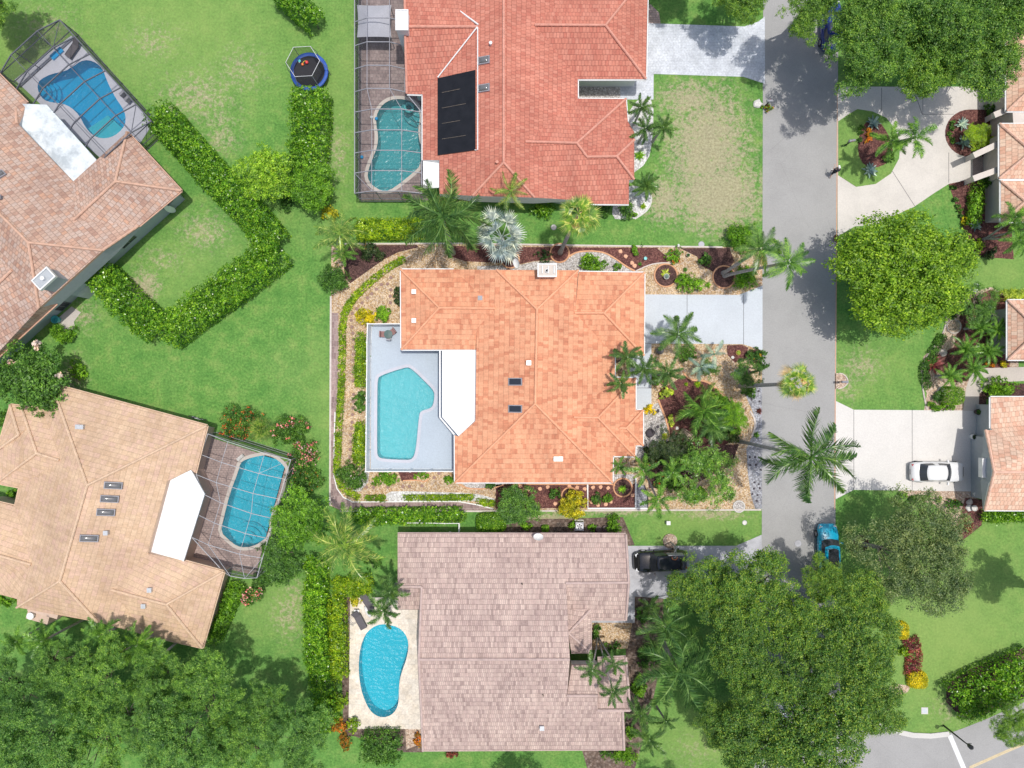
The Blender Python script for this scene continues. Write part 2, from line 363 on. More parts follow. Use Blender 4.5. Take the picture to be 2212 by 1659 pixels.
# lawn with real dry patches
def lawnmat():
    k = NT('lawn'); p = k.geo()
    def mask(lst):
        out = None
        for x, y, rx, ry, s_ in lst:
            c = W(x, y); mp = k.n('Mapping', vector_type='TEXTURE')
            mp.inputs['Location'].default_value = (c.x, c.y, 0); mp.inputs['Scale'].default_value = (rx / S, ry / S, 1000)
            k.l(p, mp.inputs[0]); g = k.n('TexGradient', gradient_type='SPHERICAL'); k.l(mp.outputs[0], g.inputs[0])
            f = k.math('MULTIPLY', g.outputs['Fac'], s_); out = f if out is None else k.math('MAXIMUM', out, f)
        return out
    n_big = k.noise(.12, 5, .6, p); n_mid = k.noise(.7, 6, .7, p); n_fine = k.noise(5, 5, .75, p); n_sp = k.noise(2.2, 6, .8, p)
    g = k.ramp(n_mid, [(.3, (.085, .225, .05)), (.5, (.13, .285, .065)), (.75, (.24, .35, .10))])
    g = k.mix(1.0, g, k.ramp(n_fine, [(.25, (.62, .66, .6)), (.5, (1, 1, 1)), (.78, (1.4, 1.3, 1.25))]), 'MULTIPLY')
    lt = mask(LIGHT); g = k.mix(k.math('MINIMUM', k.math('MULTIPLY', lt, k.math('ADD', n_mid, .45)), 1.0), g, (.24, .36, .10))
    g = k.mix(k.ramp(n_big, [(.5, (0, 0, 0)), (.75, (.35, .35, .35))]), g, (.23, .35, .11))
    d = mask(DRY); thr = k.math('ADD', k.math('MULTIPLY', d, 1.5), k.math('MULTIPLY', k.math('SUBTRACT', n_sp, .5), 4.6))
    dm = k.ramp(thr, [(.35, (0, 0, 0)), (1.2, (1, 1, 1))])
    dcol = k.ramp(n_fine, [(.3, (.36, .28, .19)), (.7, (.56, .46, .36))])
    g = k.mix(k.math('MULTIPLY', dm, k.math('MINIMUM', k.math('MULTIPLY', d, 2.0), .72)), g, dcol)
    g = k.mix(1.0, g, k.ramp(n_fine, [(.25, (.8, .8, .8)), (.75, (1.2, 1.2, 1.15))]), 'MULTIPLY')
    k.col(g); k.b.inputs['Roughness'].default_value = .95; k.b.inputs['Specular IOR Level'].default_value = .1
    k.bump(n_fine, .5, .08); M['lawn'] = k.m
DRY = [(1530, 320, 145, 215, 1), (1550, 420, 150, 130, 1.1), (1440, 430, 95, 90, .8), (1490, 215, 120, 75, .8), (430, 210, 160, 110, .5), (520, 150, 110, 100, .42), (330, 90, 130, 80, .4), (470, 260, 90, 70, .42),
       (480, 300, 80, 70, .5), (440, 500, 110, 80, .5), (310, 620, 60, 60, .8), (350, 560, 110, 60, .4), (730, 330, 50, 130, .45), (180, 680, 70, 70, .45), (160, 810, 50, 70, .6), (1900, 1050, 50, 30, .4), (1860, 790, 90, 70, .5), (1830, 830, 50, 70, .5),
       (625, 1330, 70, 100, .5), (640, 1290, 60, 70, .45), (1300, 1105, 300, 18, .6), (2050, 1530, 80, 60, .4), (960, 1180, 40, 60, .6), (1190, 1120, 90, 18, .9), (1540, 1110, 120, 22, .7), (100, 60, 150, 110, .35), (1500, 1620, 110, 70, .35)]
LIGHT = [(2050, 1350, 330, 420, 1.1), (60, 120, 200, 200, .9), (400, 60, 420, 260, .8), (740, 200, 120, 420, .6), (1500, 1130, 200, 80, .8), (1560, 1600, 260, 120, 1), (1900, 800, 200, 120, .5), (2160, 590, 140, 80, .9), (400, 580, 160, 160, .5), (1860, 330, 120, 220, .8), (260, 1290, 300, 60, .6), (700, 870, 60, 200, .6), (600, 1300, 140, 120, .6)]
lawnmat()
# ------------------------------------------------------------------ ground, pools
def smooth_poly(pts, it=2):
    for _ in range(it):
        q = []
        for i in range(len(pts)):
            a, b = pts[i], pts[(i + 1) % len(pts)]
            q += [(a[0] * .75 + b[0] * .25, a[1] * .75 + b[1] * .25), (a[0] * .25 + b[0] * .75, a[1] * .25 + b[1] * .75)]
        pts = q
    return pts
def area(P): return .5 * sum(P[i][0] * P[(i + 1) % len(P)][1] - P[(i + 1) % len(P)][0] * P[i][1] for i in range(len(P)))
def ccw(P): return P if area(P) > 0 else P[::-1]
def inset(P, d):
    P = ccw([tuple(p[:2]) for p in P]); n = len(P); out = []
    for i in range(n):
        a, b, c = Vector(P[i - 1]), Vector(P[i]), Vector(P[(i + 1) % n])
        e1 = (b - a).normalized(); e2 = (c - b).normalized()
        n1 = Vector((-e1.y, e1.x)); n2 = Vector((-e2.y, e2.x)); m = n1 + n2
        if m.length < 1e-4: m = n1.copy()
        m.normalize(); s_ = d / max(.35, m.dot(n1)); out.append(tuple(b + m * s_))
    return out
def sheet_mesh(outer, holes, z, name, base=None):
    loops = [[Vector((p[0], p[1], 0)) for p in outer]] + [[Vector((p[0], p[1], 0)) for p in h] for h in holes]
    tri = tessellate_polygon(loops); v = [(p.x, p.y, z) for l in loops for p in l]
    f = []
    for t in tri:
        a, b, c = [Vector(v[i]) for i in t]
        f.append(tuple(t) if (b - a).cross(c - a).z > 0 else tuple(reversed(t)))
    mb = MB(); mb.v = v; mb.f = f
    if base is not None:
        n = len(outer); o = len(mb.v); mb.v += [(p[0], p[1], base) for p in outer]
        for i in range(n): j = (i + 1) % n; mb.f.append((i, j, o + j, o + i))
    return mb.mesh(name)
def D2(pts, z=0): return [tuple(W(x, y, z)[:2]) for x, y in pts]
def sheet(name, pts, z, mat, holes=(), base=-.02, smooth=0, kind='structure'):
    if smooth: pts = smooth_poly(pts, smooth)
    o = obj(name, sheet_mesh(ccw(D2(pts)), [D2(h) for h in holes], z, name, base), M[mat]); o['kind'] = kind; return o
POOLS = {}
POOLS['central'] = smooth_poly(T(1, 1, [(1052, 1620), (1075, 1585), (1290, 1515), (1340, 1518), (1480, 1655)]) + T(1, 2, [(1535, 55), (1545, 100), (1532, 185), (1500, 213), (1425, 232), (1410, 270), (1390, 500), (1373, 610), (1345, 650), (1300, 656), (1090, 645), (1055, 625), (1047, 580), (1050, 100)]), 2)
POOLS['red'] = smooth_poly(T(1, 0, [(1090, 1655), (1000, 1600), (965, 1540), (972, 1470), (1010, 1370), (1050, 1270), (1058, 1170), (1040, 1080), (1042, 1000), (1075, 930), (1130, 880), (1200, 858), (1290, 862), (1350, 885), (1400, 930), (1420, 1000), (1408, 1080), (1402, 1150), (1412, 1210), (1427, 1270), (1427, 1430), (1340, 1510), (1240, 1590), (1160, 1645)]), 1)
POOLS['left'] = smooth_poly(T(0, 0, [(325, 740), (350, 690), (450, 640), (560, 620), (640, 575), (700, 530), (770, 520), (840, 548), (892, 600), (920, 680), (960, 770), (1010, 860), (1060, 930), (1090, 1000), (1085, 1080), (1030, 1150), (960, 1190), (880, 1200), (800, 1170), (740, 1100), (690, 1000), (620, 930), (540, 895), (450, 888), (380, 865), (340, 810)]), 1)
POOLS['tan'] = smooth_poly(T(0, 2, [(2080, 680), (2060, 760), (1990, 940), (1930, 1180), (1912, 1280), (1980, 1345), (2050, 1400), (2130, 1412), (2212, 1390)]) + T(1, 2, [(40, 1365), (110, 1310), (130, 1110), (210, 960), (248, 800), (265, 735), (200, 660), (110, 615), (40, 618)]) + T(0, 2, [(2130, 648)]), 1)
POOLS['kidney'] = smooth_poly(T(1, 3, [(1080, 412), (1180, 422), (1260, 460), (1310, 530), (1320, 620), (1300, 720), (1270, 800), (1245, 880), (1235, 970), (1235, 1080), (1215, 1150), (1170, 1200), (1100, 1222), (1030, 1200), (980, 1150), (940, 1070), (910, 980), (890, 850), (890, 720), (905, 610), (940, 510), (1000, 445)]), 1)
EXT = 1400
ground_outer = [(-1300, -1300), (1300, -1300), (1300, 1300), (-1300, 1300)]
g = obj('lawn', sheet_mesh(ground_outer, [D2(p) for p in POOLS.values()], 0, 'lawn'), M['lawn']); g['kind'] = 'structure'
# basins and water
water('water_central', (.7, .97, .98), .78, 1.6, .75); water('water_deep', (.42, .88, .96), .86, 1.5, .6); water('water_teal', (.66, .9, .9), .88, 1.2, .4)
def pool(key, plaster, wmat, zt, loc, label, coping=None, cw=.3, steps=None, depth=1.3):
    P = D2(POOLS[key]); c = W(*loc); th = empty('swimming_pool', c, label, 'swimming pool')
    P = ccw(P)
    b = MB().prism(P[::-1], -depth, zt - .005, top=False); b.poly([(x, y, -depth) for x, y in P]); b.build('basin', M[plaster], th)
    obj('water', sheet_mesh(inset(P, .002), [], zt - .1, 'water'), M[wmat], th)
    if coping:
        O = inset(P, -cw); m = MB(); n = len(P)
        m.v = [(x, y, zt + .02) for x, y in P] + [(x, y, zt + .02) for x, y in O] + [(x, y, zt - .05) for x, y in P] + [(x, y, zt - .03) for x, y in O]
        for i in range(n):
            j = (i + 1) % n
            m.f += [(i, n + i, n + j, j)[::-1], (i, j, 2 * n + j, 2 * n + i)[::-1], (n + i, n + j, 3 * n + j, 3 * n + i)]
        m.build('coping', M[coping], th)
    if steps:
        (sx, sy), rad, n_, a0, a1 = steps
        q = W(sx, sy)
        for i in range(n_):
            r_ = rad * (1 - i / (n_ + .5)); arc = [(q.x + r_ * math.cos(R(a0 + (a1 - a0) * t / 14)), q.y + r_ * math.sin(R(a0 + (a1 - a0) * t / 14))) for t in range(15)]
            MB().prism([(q.x, q.y)] + arc, -1.28, -1.0 + i * .25).build('step', M[plaster], th)
    return th
pool('central', 'plaster_aqua', 'water_central', .08, (870, 890), 'angular turquoise pool with sparkling water inside the white fence', 'deck_lilac', .28)
pool('red', 'plaster_teal', 'water_teal', .06, (855, 320), 'long curved teal pool under the screen cage beside the red roof', 'coping', .3, ((905, 225), 1.7, 4, 150, 300))
pl_ = pool('left', 'plaster_blue', 'water_deep', .06, (180, 215), 'deep blue free form pool with pale shelf, top left', None, steps=((85, 195), 1.3, 4, -90, 60))
MB().prism(ccw(D2(T(0, 0, [(915, 985), (1078, 1130), (1010, 1165), (900, 1196), (800, 1165), (745, 1100)]))), -1.2, -.3).build('shelf', M['plaster_aqua'], pl_)
pool('tan', 'plaster_sky', 'water_deep', .06, (540, 1070), 'narrow blue pool with rounded ends in the cage beside the tan roof', 'coping', .3, ((528, 1172), 1.7, 4, 20, 200))
pool('kidney', 'plaster_sky', 'water_deep', .06, (825, 1445), 'light blue kidney shaped pool on the open cream deck', None)
# decks
sheet('pool_deck', [(803, 704), (1045, 704), (1045, 1013), (801, 1013)], .08, 'deck_blue', [POOLS['central']])
sheet('pool_deck', [(776, -110), (925, -110), (925, 345), (925, 433), (776, 433)], .06, 'pavers_dark', [POOLS['red']])
def t00(l): return T(0, 0, l)
sheet('pool_deck', t00([(130, 690), (620, 310), (1330, 1060), (1180, 1290), (1000, 1480), (520, 1060)]), .06, 'deck_lilac', [POOLS['left']])
sheet('pool_deck', [(455, 945), (620, 998), (552, 1243), (396, 1205), (405, 1100)], .06, 'pavers_rose', [POOLS['tan']])
sheet('pool_deck', [(757, 1290), (930, 1290), (930, 1574), (753, 1574)], .06, 'pavers_cream', [POOLS['kidney']])
# road
kerb_arc = T(3, 3, [(950, 1260), (1050, 1320), (1150, 1350), (1250, 1372), (1400, 1378), (1560, 1360), (1700, 1310), (1900, 1230), (2212, 1090)])
sheet('road', [(1651, -900), (1811, -900), (1811, 20), (1806, 860), (1803, 1400), (1815, 1490), (1850, 1540)] + kerb_arc + [(2900, 1240), (2900, 1560), (2100, 1860), (1300, 2200), (1250, 2100), (1560, 1800), (1620, 1690), (1645, 1600), (1646, 860)], .012, 'asphalt')
def strip(name, line, w, z0, z1, mat, kind='structure'):
    P = [W(*p) for p in line]; L = []; Rr = []
    for i, p in enumerate(P):
        d = (P[min(i + 1, len(P) - 1)] - P[max(0, i - 1)]); d.z = 0; d.normalize(); nrm = Vector((-d.y, d.x, 0)) * w / 2
        L.append(p + nrm); Rr.append(p - nrm)
    m = MB(); n = len(P)
    m.v = [(v.x, v.y, z1) for v in L] + [(v.x, v.y, z1) for v in Rr] + [(v.x, v.y, z0) for v in L] + [(v.x, v.y, z0) for v in Rr]
    for i in range(n - 1):
        m.f += [(i, n + i, n + i + 1, i + 1), (i, i + 1, 2 * n + i + 1, 2 * n + i), (n + i + 1, n + i, 3 * n + i, 3 * n + i + 1)]
    m.f += [(0, 2 * n, 3 * n, n), (n - 1, 2 * n - 1, 4 * n - 1, 3 * n - 1)]
    o = m.build(name, M[mat]); 
    if kind: o['kind'] = kind
    return o
strip('kerb', smooth_poly([(1846, 1535)] + kerb_arc[:6], 0), .45, 0, .12, 'kerb')
strip('stop_line', T(3, 3, [(1570, 1375), (1690, 1659), (1760, 1830)]), .42, .012, .016, 'line_white')
strip('centre_line', T(3, 3, [(1740, 1664), (2030, 1535), (2800, 1200)]), .12, .012, .016, 'line_yellow')
strip('centre_line', T(3, 3, [(1740, 1650), (2030, 1521), (2800, 1186)]), .12, .012, .016, 'line_yellow')
strip('road_edge', [(1809, 180), (1807, 520), (1804, 860), (1803, 1100)], .06, .0, .02, 'curb_orange')
# driveways
sheet('driveway', [(1385, 50), (1560, 56), (1608, 57.5), (1638, 47), (1652, 36), (1652, 181), (1606, 166), (1412, 160), (1411.5, 215), (1340, 215), (1340, 160), (1385, 150)], .03, 'pavers_fan')
sheet('driveway', [(1380, 636), (1596, 637), (1647, 617), (1647, 757), (1605, 743.5), (1407, 742), (1407, 884), (1360, 884), (1360, 742), (1380, 742)], .03, 'drive_blue')
sheet('driveway', T(3, 0, [(600, 750), (2300, 750), (2300, 1600), (1740, 1550), (1560, 1590), (1450, 1659)]) + [(2021, 415), (1974, 447), (1934, 465), (1891, 486), (1846, 489), (1809, 511)], .03, 'drive_pale')
sheet('driveway', [(1805, 866), (1844, 885), (2145, 887), (2145, 1062), (1844, 1058), (1805, 1078)], .03, 'drive_white')
sheet('driveway', [(1345, 1179), (1590, 1179), (1645, 1155), (1648, 1310), (1371, 1288), (1371, 1345), (1260, 1345), (1260, 1200)], .03, 'drive_grey')
sheet('front_walk', [(2101, 336), (2175, 336), (2175, 390), (2101, 390)], .035, 'brick_walk')
sheet('front_walk', [(2100, 796), (2230, 792), (2230, 822), (2150, 826), (2115, 850), (2113, 888), (2080, 887), (2086, 840)], .035, 'slab')
sheet('side_slab', T(0, 1, [(480, 1110), (620, 990), (700, 1040), (640, 1120), (650, 1180), (560, 1200)]), .03, 'slab')
sheet('entry_walk', [(1235, 171), (1395, 171), (1395, 213), (1250, 216)], .02, 'gravel_white')
sheet('planting_bed', [(1385, 205), (1412, 215), (1410, 300), (1400, 350), (1360, 380), (1345, 260)], .02, 'pebble_white', smooth=1)
sheet('planting_bed', T(2, 1, [(1000, -60), (1160, -40), (1215, 60), (1190, 150), (1090, 225), (980, 240), (860, 230), (880, 60)]), .02, 'pebble_white', smooth=1)
sheet('front_path', T(2, 0, [(1150, 30), (1200, 40), (1270, 110), (1285, 205), (1150, 205)]), .02, 'pavers_rose')
def joint(pts): strip('concrete_joint', pts, .035, .03, .034, 'rock_dark')
for j in ([(1484, 636), (1484, 742)], [(1606, 637), (1606, 744)], [(1844, 885), (1844, 1058)], [(1970, 886), (1970, 1060)], [(1392, 742), (1407, 742)], [(1375, 838), (1407, 838)], [(1972, 190), (1992, 248)], [(1993, 190), (1993, 247), (2060, 247)], [(1922, 362), (1976, 446)], [(1904, 190), (1904, 240)], [(2049, 330), (2049, 395)]): joint(j)
# island and lawns on the right
ISL = T(3, 0, [(605, 1050), (700, 985), (770, 945), (900, 965), (1020, 1020), (1100, 1120), (1140, 1250), (1130, 1370), (1060, 1500), (930, 1590), (760, 1615), (605, 1515)])
sheet('lawn_island', ISL, .06, 'lawn')
sheet('planting_bed', T(3, 0, [(850, 1045), (930, 1030), (1000, 1100), (1060, 1220), (1080, 1340), (980, 1450), (830, 1440), (770, 1330), (785, 1150)]), .07, 'mulch_red', smooth=1)
c_ = (2112, 288)
sheet('planting_bed', [(2175, 237)] + [(2094 + 53 * math.cos(R(a)), 288 + 51 * math.sin(R(a))) for a in range(270, 90, -12)] + [(2175, 339)], .06, 'mulch_red')
sheet('planting_bed', [(2049, 397), (2094, 388), (2175, 386), (2190, 560), (2120, 555), (2098, 540), (2083, 500), (2070, 460)], .02, 'mulch_red')
sheet('planting_bed', [(2044, 660), (2055, 690), (2070, 640), (2140, 620), (2200, 650), (2200, 800), (2110, 830), (2090, 887), (1996, 887), (2002, 850), (1992, 825), (1988, 800), (1995, 770), (2030, 735), (2042, 700)], .015, 'gravel_pink')
sheet('planting_bed', [(2075, 655), (2140, 625), (2190, 650), (2180, 800), (2110, 820), (2060, 826), (2040, 815), (2012, 792), (2020, 770), (2060, 750), (2072, 700)], .019, 'mulch_red')
sheet('planting_bed', [(2112, 830), (2150, 826), (2240, 830), (2240, 860), (2130, 862), (2130, 888), (2113, 888)], .02, 'mulch')
sheet('planting_bed', [(1940, 1059), (2098, 1061), (2130, 1100), (2110, 1140), (2075, 1165), (2050, 1130), (2020, 1090), (1960, 1075)], .02, 'gravel_pink')
sheet('planting_bed', [(2085, 1075), (2128, 1080), (2120, 1135), (2078, 1168), (2065, 1140)], .024, 'mulch_red')
sheet('planting_bed', T(3, 3, [(1040, 960), (1090, 930), (1180, 940), (1230, 960), (1200, 1010), (1130, 1028), (1070, 1010)]), .02, 'gravel_pink', smooth=1)
sheet('planting_bed', T(3, 3, [(1540, 1090), (1540, 960), (1620, 880), (1800, 780), (2000, 700), (2212, 620), (2600, 480), (2600, 900), (1960, 1160), (1740, 1240), (1640, 1190)]), .02, 'mulch')
sheet('mailbox_bed', [(1803, 806), (1815, 806), (1826, 812), (1832, 822), (1828, 832), (1818, 838), (1803, 840)], .02, 'gravel_pink')
# central garden
sheet('garden_gravel', [(716, 529), (1000, 526), (1300, 531), (1650, 534), (1648, 617), (1646, 757), (1646, 1099), (1068, 1102), (735, 1102), (713, 1092), (715, 640)], .006, 'gravel_tan', [POOLS['central']])
gz = .014
sheet('brick_path', [(717, 676), (731, 676), (731, 800), (728, 880), (723, 960), (722, 1030), (728, 1055), (742, 1074), (762, 1085), (990, 1084), (1030, 1090), (1068, 1099), (1068, 1102), (735, 1102), (714, 1090)], gz, 'path_brick')
sheet('mulch_bed', [(740, 530), (900, 529), (905, 534), (860, 545), (830, 560), (795, 585), (757, 612), (745, 600)], gz, 'mulch')
sheet('mulch_bed', T(1, 1, [(1700, 465), (2212, 465)]) + T(2, 1, [(40, 475), (1250, 482), (1370, 590), (1330, 610), (1200, 622), (1065, 685), (980, 640), (900, 580), (800, 522), (680, 508), (560, 515), (480, 560), (330, 590), (200, 595), (60, 625), (-100, 612), (-400, 600), (-520, 560)]), gz, 'mulch_red')
sheet('gravel_bed', T(2, 1, [(-300, 640), (60, 632), (200, 600), (330, 600), (490, 575), (560, 525), (680, 514), (800, 530), (900, 590), (980, 650), (1060, 695), (560, 700), (-300, 700)]), gz + .004, 'gravel_white')
sheet('mulch_bed', T(2, 1, [(1450, 485), (1880, 485), (1920, 600), (1880, 660), (1740, 690), (1640, 640), (1600, 560)]), gz + .004, 'mulch')
sheet('mulch_bed', Z2([(790, 600), (900, 670), (1050, 670), (1200, 720), (1350, 850), (1480, 1010), (1560, 1200), (1600, 1500), (1560, 1800), (1000, 1900), (560, 1800), (500, 1550), (450, 1350), (380, 1180), (320, 1040), (310, 900), (370, 800), (520, 750), (660, 650)]), gz, 'mulch_red', smooth=1)
sheet('gravel_bed', Z2([(60, 1180), (180, 1100), (320, 1060), (400, 1240), (470, 1450), (490, 1600), (480, 1850), (60, 1850)]), gz + .002, 'gravel_white')
sheet('mulch_bed', Z2([(1500, 70), (1770, 60), (1870, 110), (1820, 310), (1640, 370), (1510, 230)]), gz, 'mulch_red')
sheet('mulch_bed', Z2([(1885, 130), (2110, 180), (2110, 320), (1860, 320)]), gz, 'mulch_red')
sheet('gravel_bed', [(1611, 856), (1646, 825), (1646, 1099), (1631, 1099), (1622, 1070), (1615, 1020), (1612, 970), (1628, 935), (1631, 905), (1622, 880)], gz + .002, 'gravel_grey', smooth=0)
sheet('mulch_bed', T(2, 2, [(-140, 868), (650, 862), (1065, 862), (1065, 1070), (-140, 1074)]), gz, 'mulch_red')
sheet('gravel_bed', T(2, 2, [(1070, 862), (1150, 880), (1172, 960), (1172, 1070), (1070, 1070)]), gz, 'gravel_grey')
sheet('gravel_bed', T(2, 2, [(870, 780), (1060, 780), (1040, 880), (880, 880)]), gz + .008, 'gravel_white')
sheet('gravel_bed', T(2, 2, [(1070, 540), (1250, 540), (1250, 640), (1070, 640)]), gz + .006, 'gravel_white')
sheet('mulch_bed', T(2, 2, [(1160, 560), (1960, 520), (1900, 700), (1500, 900), (1180, 900)]), gz + .008, 'mulch')
sheet('gravel_bed', T(1, 2, [(1770, 848), (2150, 848), (2140, 880), (2000, 908), (1830, 900)]), gz, 'gravel_white')
sheet('mulch_bed', T(1, 2, [(1230, 760), (1400, 760), (1390, 825), (1260, 840)]), gz + .012, 'mulch_red')
sheet('pebble_bed', T(1, 2, [(1130, 930), (1290, 925), (1600, 935), (1860, 940), (2060, 985), (2060, 1010), (1880, 1012), (1260, 1015), (1110, 1010)]), gz + .003, 'pebble_white', smooth=1)
sheet('gravel_bed', T(1, 2, [(940, 760), (980, 765), (970, 850), (900, 930), (820, 930), (900, 830)]), gz + .003, 'gravel_white')
sheet('side_yard', T(2, 2, [(160, 1165), (480, 1165), (830, 1150), (960, 1150), (1060, 1390), (1010, 1400), (960, 1310), (-100, 1310), (-60, 1220)]), .008, 'soil')
sheet('planting_bed', [(742, 1290), (757, 1290), (753, 1574), (912, 1574), (914, 1625), (870, 1625), (765, 1590), (742, 1590), (738, 1450)], .008, 'soil')
sheet('planting_bed', T(1, 3, [(1290, 1320), (1440, 1320), (1440, 1440), (1300, 1500)]), .014, 'gravel_pink')
sheet('planting_bed', T(2, 3, [(1010, 180), (1310, 170), (1300, 700), (1200, 1150), (1060, 1450), (980, 1500), (985, 400)]), .014, 'soil')
sheet('planting_bed', T(2, 3, [(680, 405), (1040, 400), (1000, 625), (690, 640)]), .02, 'gravel_tan')
sheet('planting_bed', [(1240, 1560), (1400, 1560), (1370, 1665), (1270, 1665)], .012, 'soil')
strip('garden_kerb', [(715, 640), (714, 860), (713, 1092)], .16, 0, .07, 'curb_pale')
strip('garden_kerb', [(740, 527), (1000, 526), (1300, 531), (1560, 534)], .14, 0, .07, 'curb_pale')
strip('garden_kerb', [(735, 1104), (1068, 1104), (1400, 1102), (1644, 1101)], .14, 0, .07, 'curb_pale')
strip('garden_kerb', smooth_poly([(724, 890), (722, 960), (722, 1030), (728, 1055), (742, 1074), (762, 1084), (990, 1083), (1030, 1090), (1066, 1099)], 0), .09, 0, .06, 'white_paint')
def curve(pts, it=2):
    for _ in range(it):
        q = [pts[0]]
        for a, b in zip(pts, pts[1:]): q += [(a[0] * .75 + b[0] * .25, a[1] * .75 + b[1] * .25), (a[0] * .25 + b[0] * .75, a[1] * .25 + b[1] * .75)]
        q.append(pts[-1]); pts = q
    return pts
for pts, mt, w_ in (
    (T(2, 1, [(490, 555), (560, 518), (680, 508), (800, 522), (900, 580), (980, 640), (1065, 685)]), 'curb_orange', .12),
    (T(2, 1, [(1065, 685), (1200, 622), (1330, 610), (1400, 625)]), 'curb_pale', .1),
    (Z2([(740, 520), (800, 610), (920, 680), (1050, 670), (1200, 715), (1350, 850), (1480, 1010)]), 'curb_orange', .16),
    (Z2([(310, 1000), (380, 1180), (450, 1350), (500, 1550), (495, 1659)]), 'curb_orange', .16),
    (Z2([(1900, 1200), (1985, 1350), (1990, 1480), (1930, 1640)]), 'curb_pale', .14),
    (T(1, 2, [(1270, 835), (1390, 828), (1470, 850), (1500, 790)]), 'curb_orange', .1),
    (T(1, 2, [(1740, 850), (1790, 890), (1880, 908), (2050, 900), (2140, 870)]), 'curb_orange', .1),
    (T(2, 2, [(-40, 862), (200, 866), (650, 866), (860, 862), (890, 880)]), 'curb_orange', .1),
    (T(1, 1, [(1340, 545), (1180, 640), (1000, 770), (880, 870), (800, 950), (785, 1060)]), 'curb_pale', .1),
    (T(2, 2, [(1140, 870), (1172, 950), (1172, 1070)]), 'rock_dark', .1),
    ([(1812, 806), (1822, 808), (1831, 818), (1830, 830), (1820, 838), (1810, 840)], 'curb_pale', .08),
    ([(2002, 885), (1994, 850), (1990, 810), (1995, 775), (2030, 735), (2044, 700), (2043, 660)], 'rock', .14),
    (T(2, 1, [(1160, -30), (1205, 30), (1205, 100), (1150, 180), (1060, 235)]), 'kerb', .1)):
    strip('bed_edging', curve(pts), w_, 0, .07, mt)
for l in (T(2, 2, [(652, 866), (655, 1074), (1170, 1074)]), T(2, 2, [(1068, 810), (1068, 1072)])): strip('bed_edging', l, .14, 0, .12, 'white_paint')
# ------------------------------------------------------------------ houses
e = 2.9
def roof_mesh(name, faces, tz=None):
    key = {}; V = []; F = []
    for f in faces:
        idx = []
        for x, y, z in f:
            k = (round(x, 1), round(y, 1), round(z, 2))
            if k not in key: key[k] = len(V); V.append(W(x, y, z))
            idx.append(key[k])
        # up facing
        nrm = Vector()
        for i in range(len(idx)):
            a, b = V[idx[i]], V[idx[(i + 1) % len(idx)]]; nrm += a.cross(b)
        F.append(idx if nrm.z > 0 else idx[::-1])
    me = bpy.data.meshes.new(name); me.from_pydata([tuple(v) for v in V], [], F); me.update()
    uv = me.uv_layers.new(name='UVMap')
    for p in me.polygons:
        n = p.normal; h = Vector((0, 0, 1)).cross(n)
        if h.length < 1e-3: h = Vector((1, 0, 0))
        h.normalize(); s_ = n.cross(h)
        for li in p.loop_indices:
            c = me.vertices[me.loops[li].vertex_index].co; uv.data[li].uv = (c.dot(h), c.dot(s_))
    cnt = {}
    for f in F:
        for i in range(len(f)): cnt.setdefault(frozenset((f[i], f[(i + 1) % len(f)])), []).append((f[i], f[(i + 1) % len(f)]))
    edges = [v[0] for v in cnt.values() if len(v) == 1]
    return me, V, edges
def ridge_cap(parent, pts, mat, r=.12):
    P = [W(*p) for p in pts]; out = []
    for a, b in zip(P, P[1:]):
        n = max(1, int((b - a).length / .45)); out += [a + (b - a) * i / n for i in range(n)]
    out.append(P[-1]); m = MB()
    for i in range(len(out) - 1):
        a, b = out[i], out[i + 1]; d = (b - a).normalized() * .03
        m.tube([a + Vector((0, 0, .03)) - d, b + Vector((0, 0, .07))], [r, r * .86], 7)
    m.build('ridge_cap', mat, parent)
def house(name, label, faces, mat, cap, caps, outline, wall='stucco', drop_to=2.66, wins=(), flat=None, gutter='white_paint', wallz=2.8, ins=.6):
    xs = [p[0] for f in faces for p in f]; ys = [p[1] for f in faces for p in f]
    th = empty(name, W(sum(xs) / len(xs), sum(ys) / len(ys)), label, 'house')
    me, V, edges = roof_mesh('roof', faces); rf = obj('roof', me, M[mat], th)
    m = MB(); gw = MB()
    for a, b in edges:
        A, B = V[a], V[b]; up = Vector((0, 0, .015))
        da = Vector((A.x, A.y, max(drop_to, A.z - .24))); db = Vector((B.x, B.y, max(drop_to, B.z - .24))); m.poly([A + up, B + up, db, da])
        if max(da.z, db.z) > drop_to + .05:
            q = [da, db] + [Vector((p.x, p.y, drop_to)) for p in (db, da) if p.z > drop_to + .001]; gw.poly(q)
        if min(A.z, B.z) < 3.3 and abs(A.z - B.z) < .2:      # gutter along the eave
            d = (B - A)
            if d.length > .6:
                nn = Vector((d.y, -d.x, 0)).normalized() * .06
                m.tube([A + nn - Vector((0, 0, .07)), B + nn - Vector((0, 0, .07))], .055, 5)
    if gw.f: gw.build('gable_wall', M[wall], th)
    m.build('fascia', M[gutter], th)
    for c in caps: ridge_cap(rf, c, M[cap])
    P = D2(outline, e); Q = inset(P, ins)
    MB().prism(Q, -.02, wallz).build('wall', M[wall], th)
    if flat: flat(th)
    return th, rf, Q
def slab_roof(th, pts, z, mat='flat_roof', t=.16, name='patio_roof'):
    P = ccw(D2(pts, z)); o = MB().prism(P, z - t, z, bottom=True).build(name, M[mat], th); return o
def beam(a, b, w, h, mb):
    a, b = Vector(a), Vector(b); d = b - a; L = d.length; rot = d.to_track_quat('X', 'Z').to_matrix().to_4x4(); rot.translation = (a + b) / 2
    mb.box((0, 0, 0), (L, w, h), M=rot)
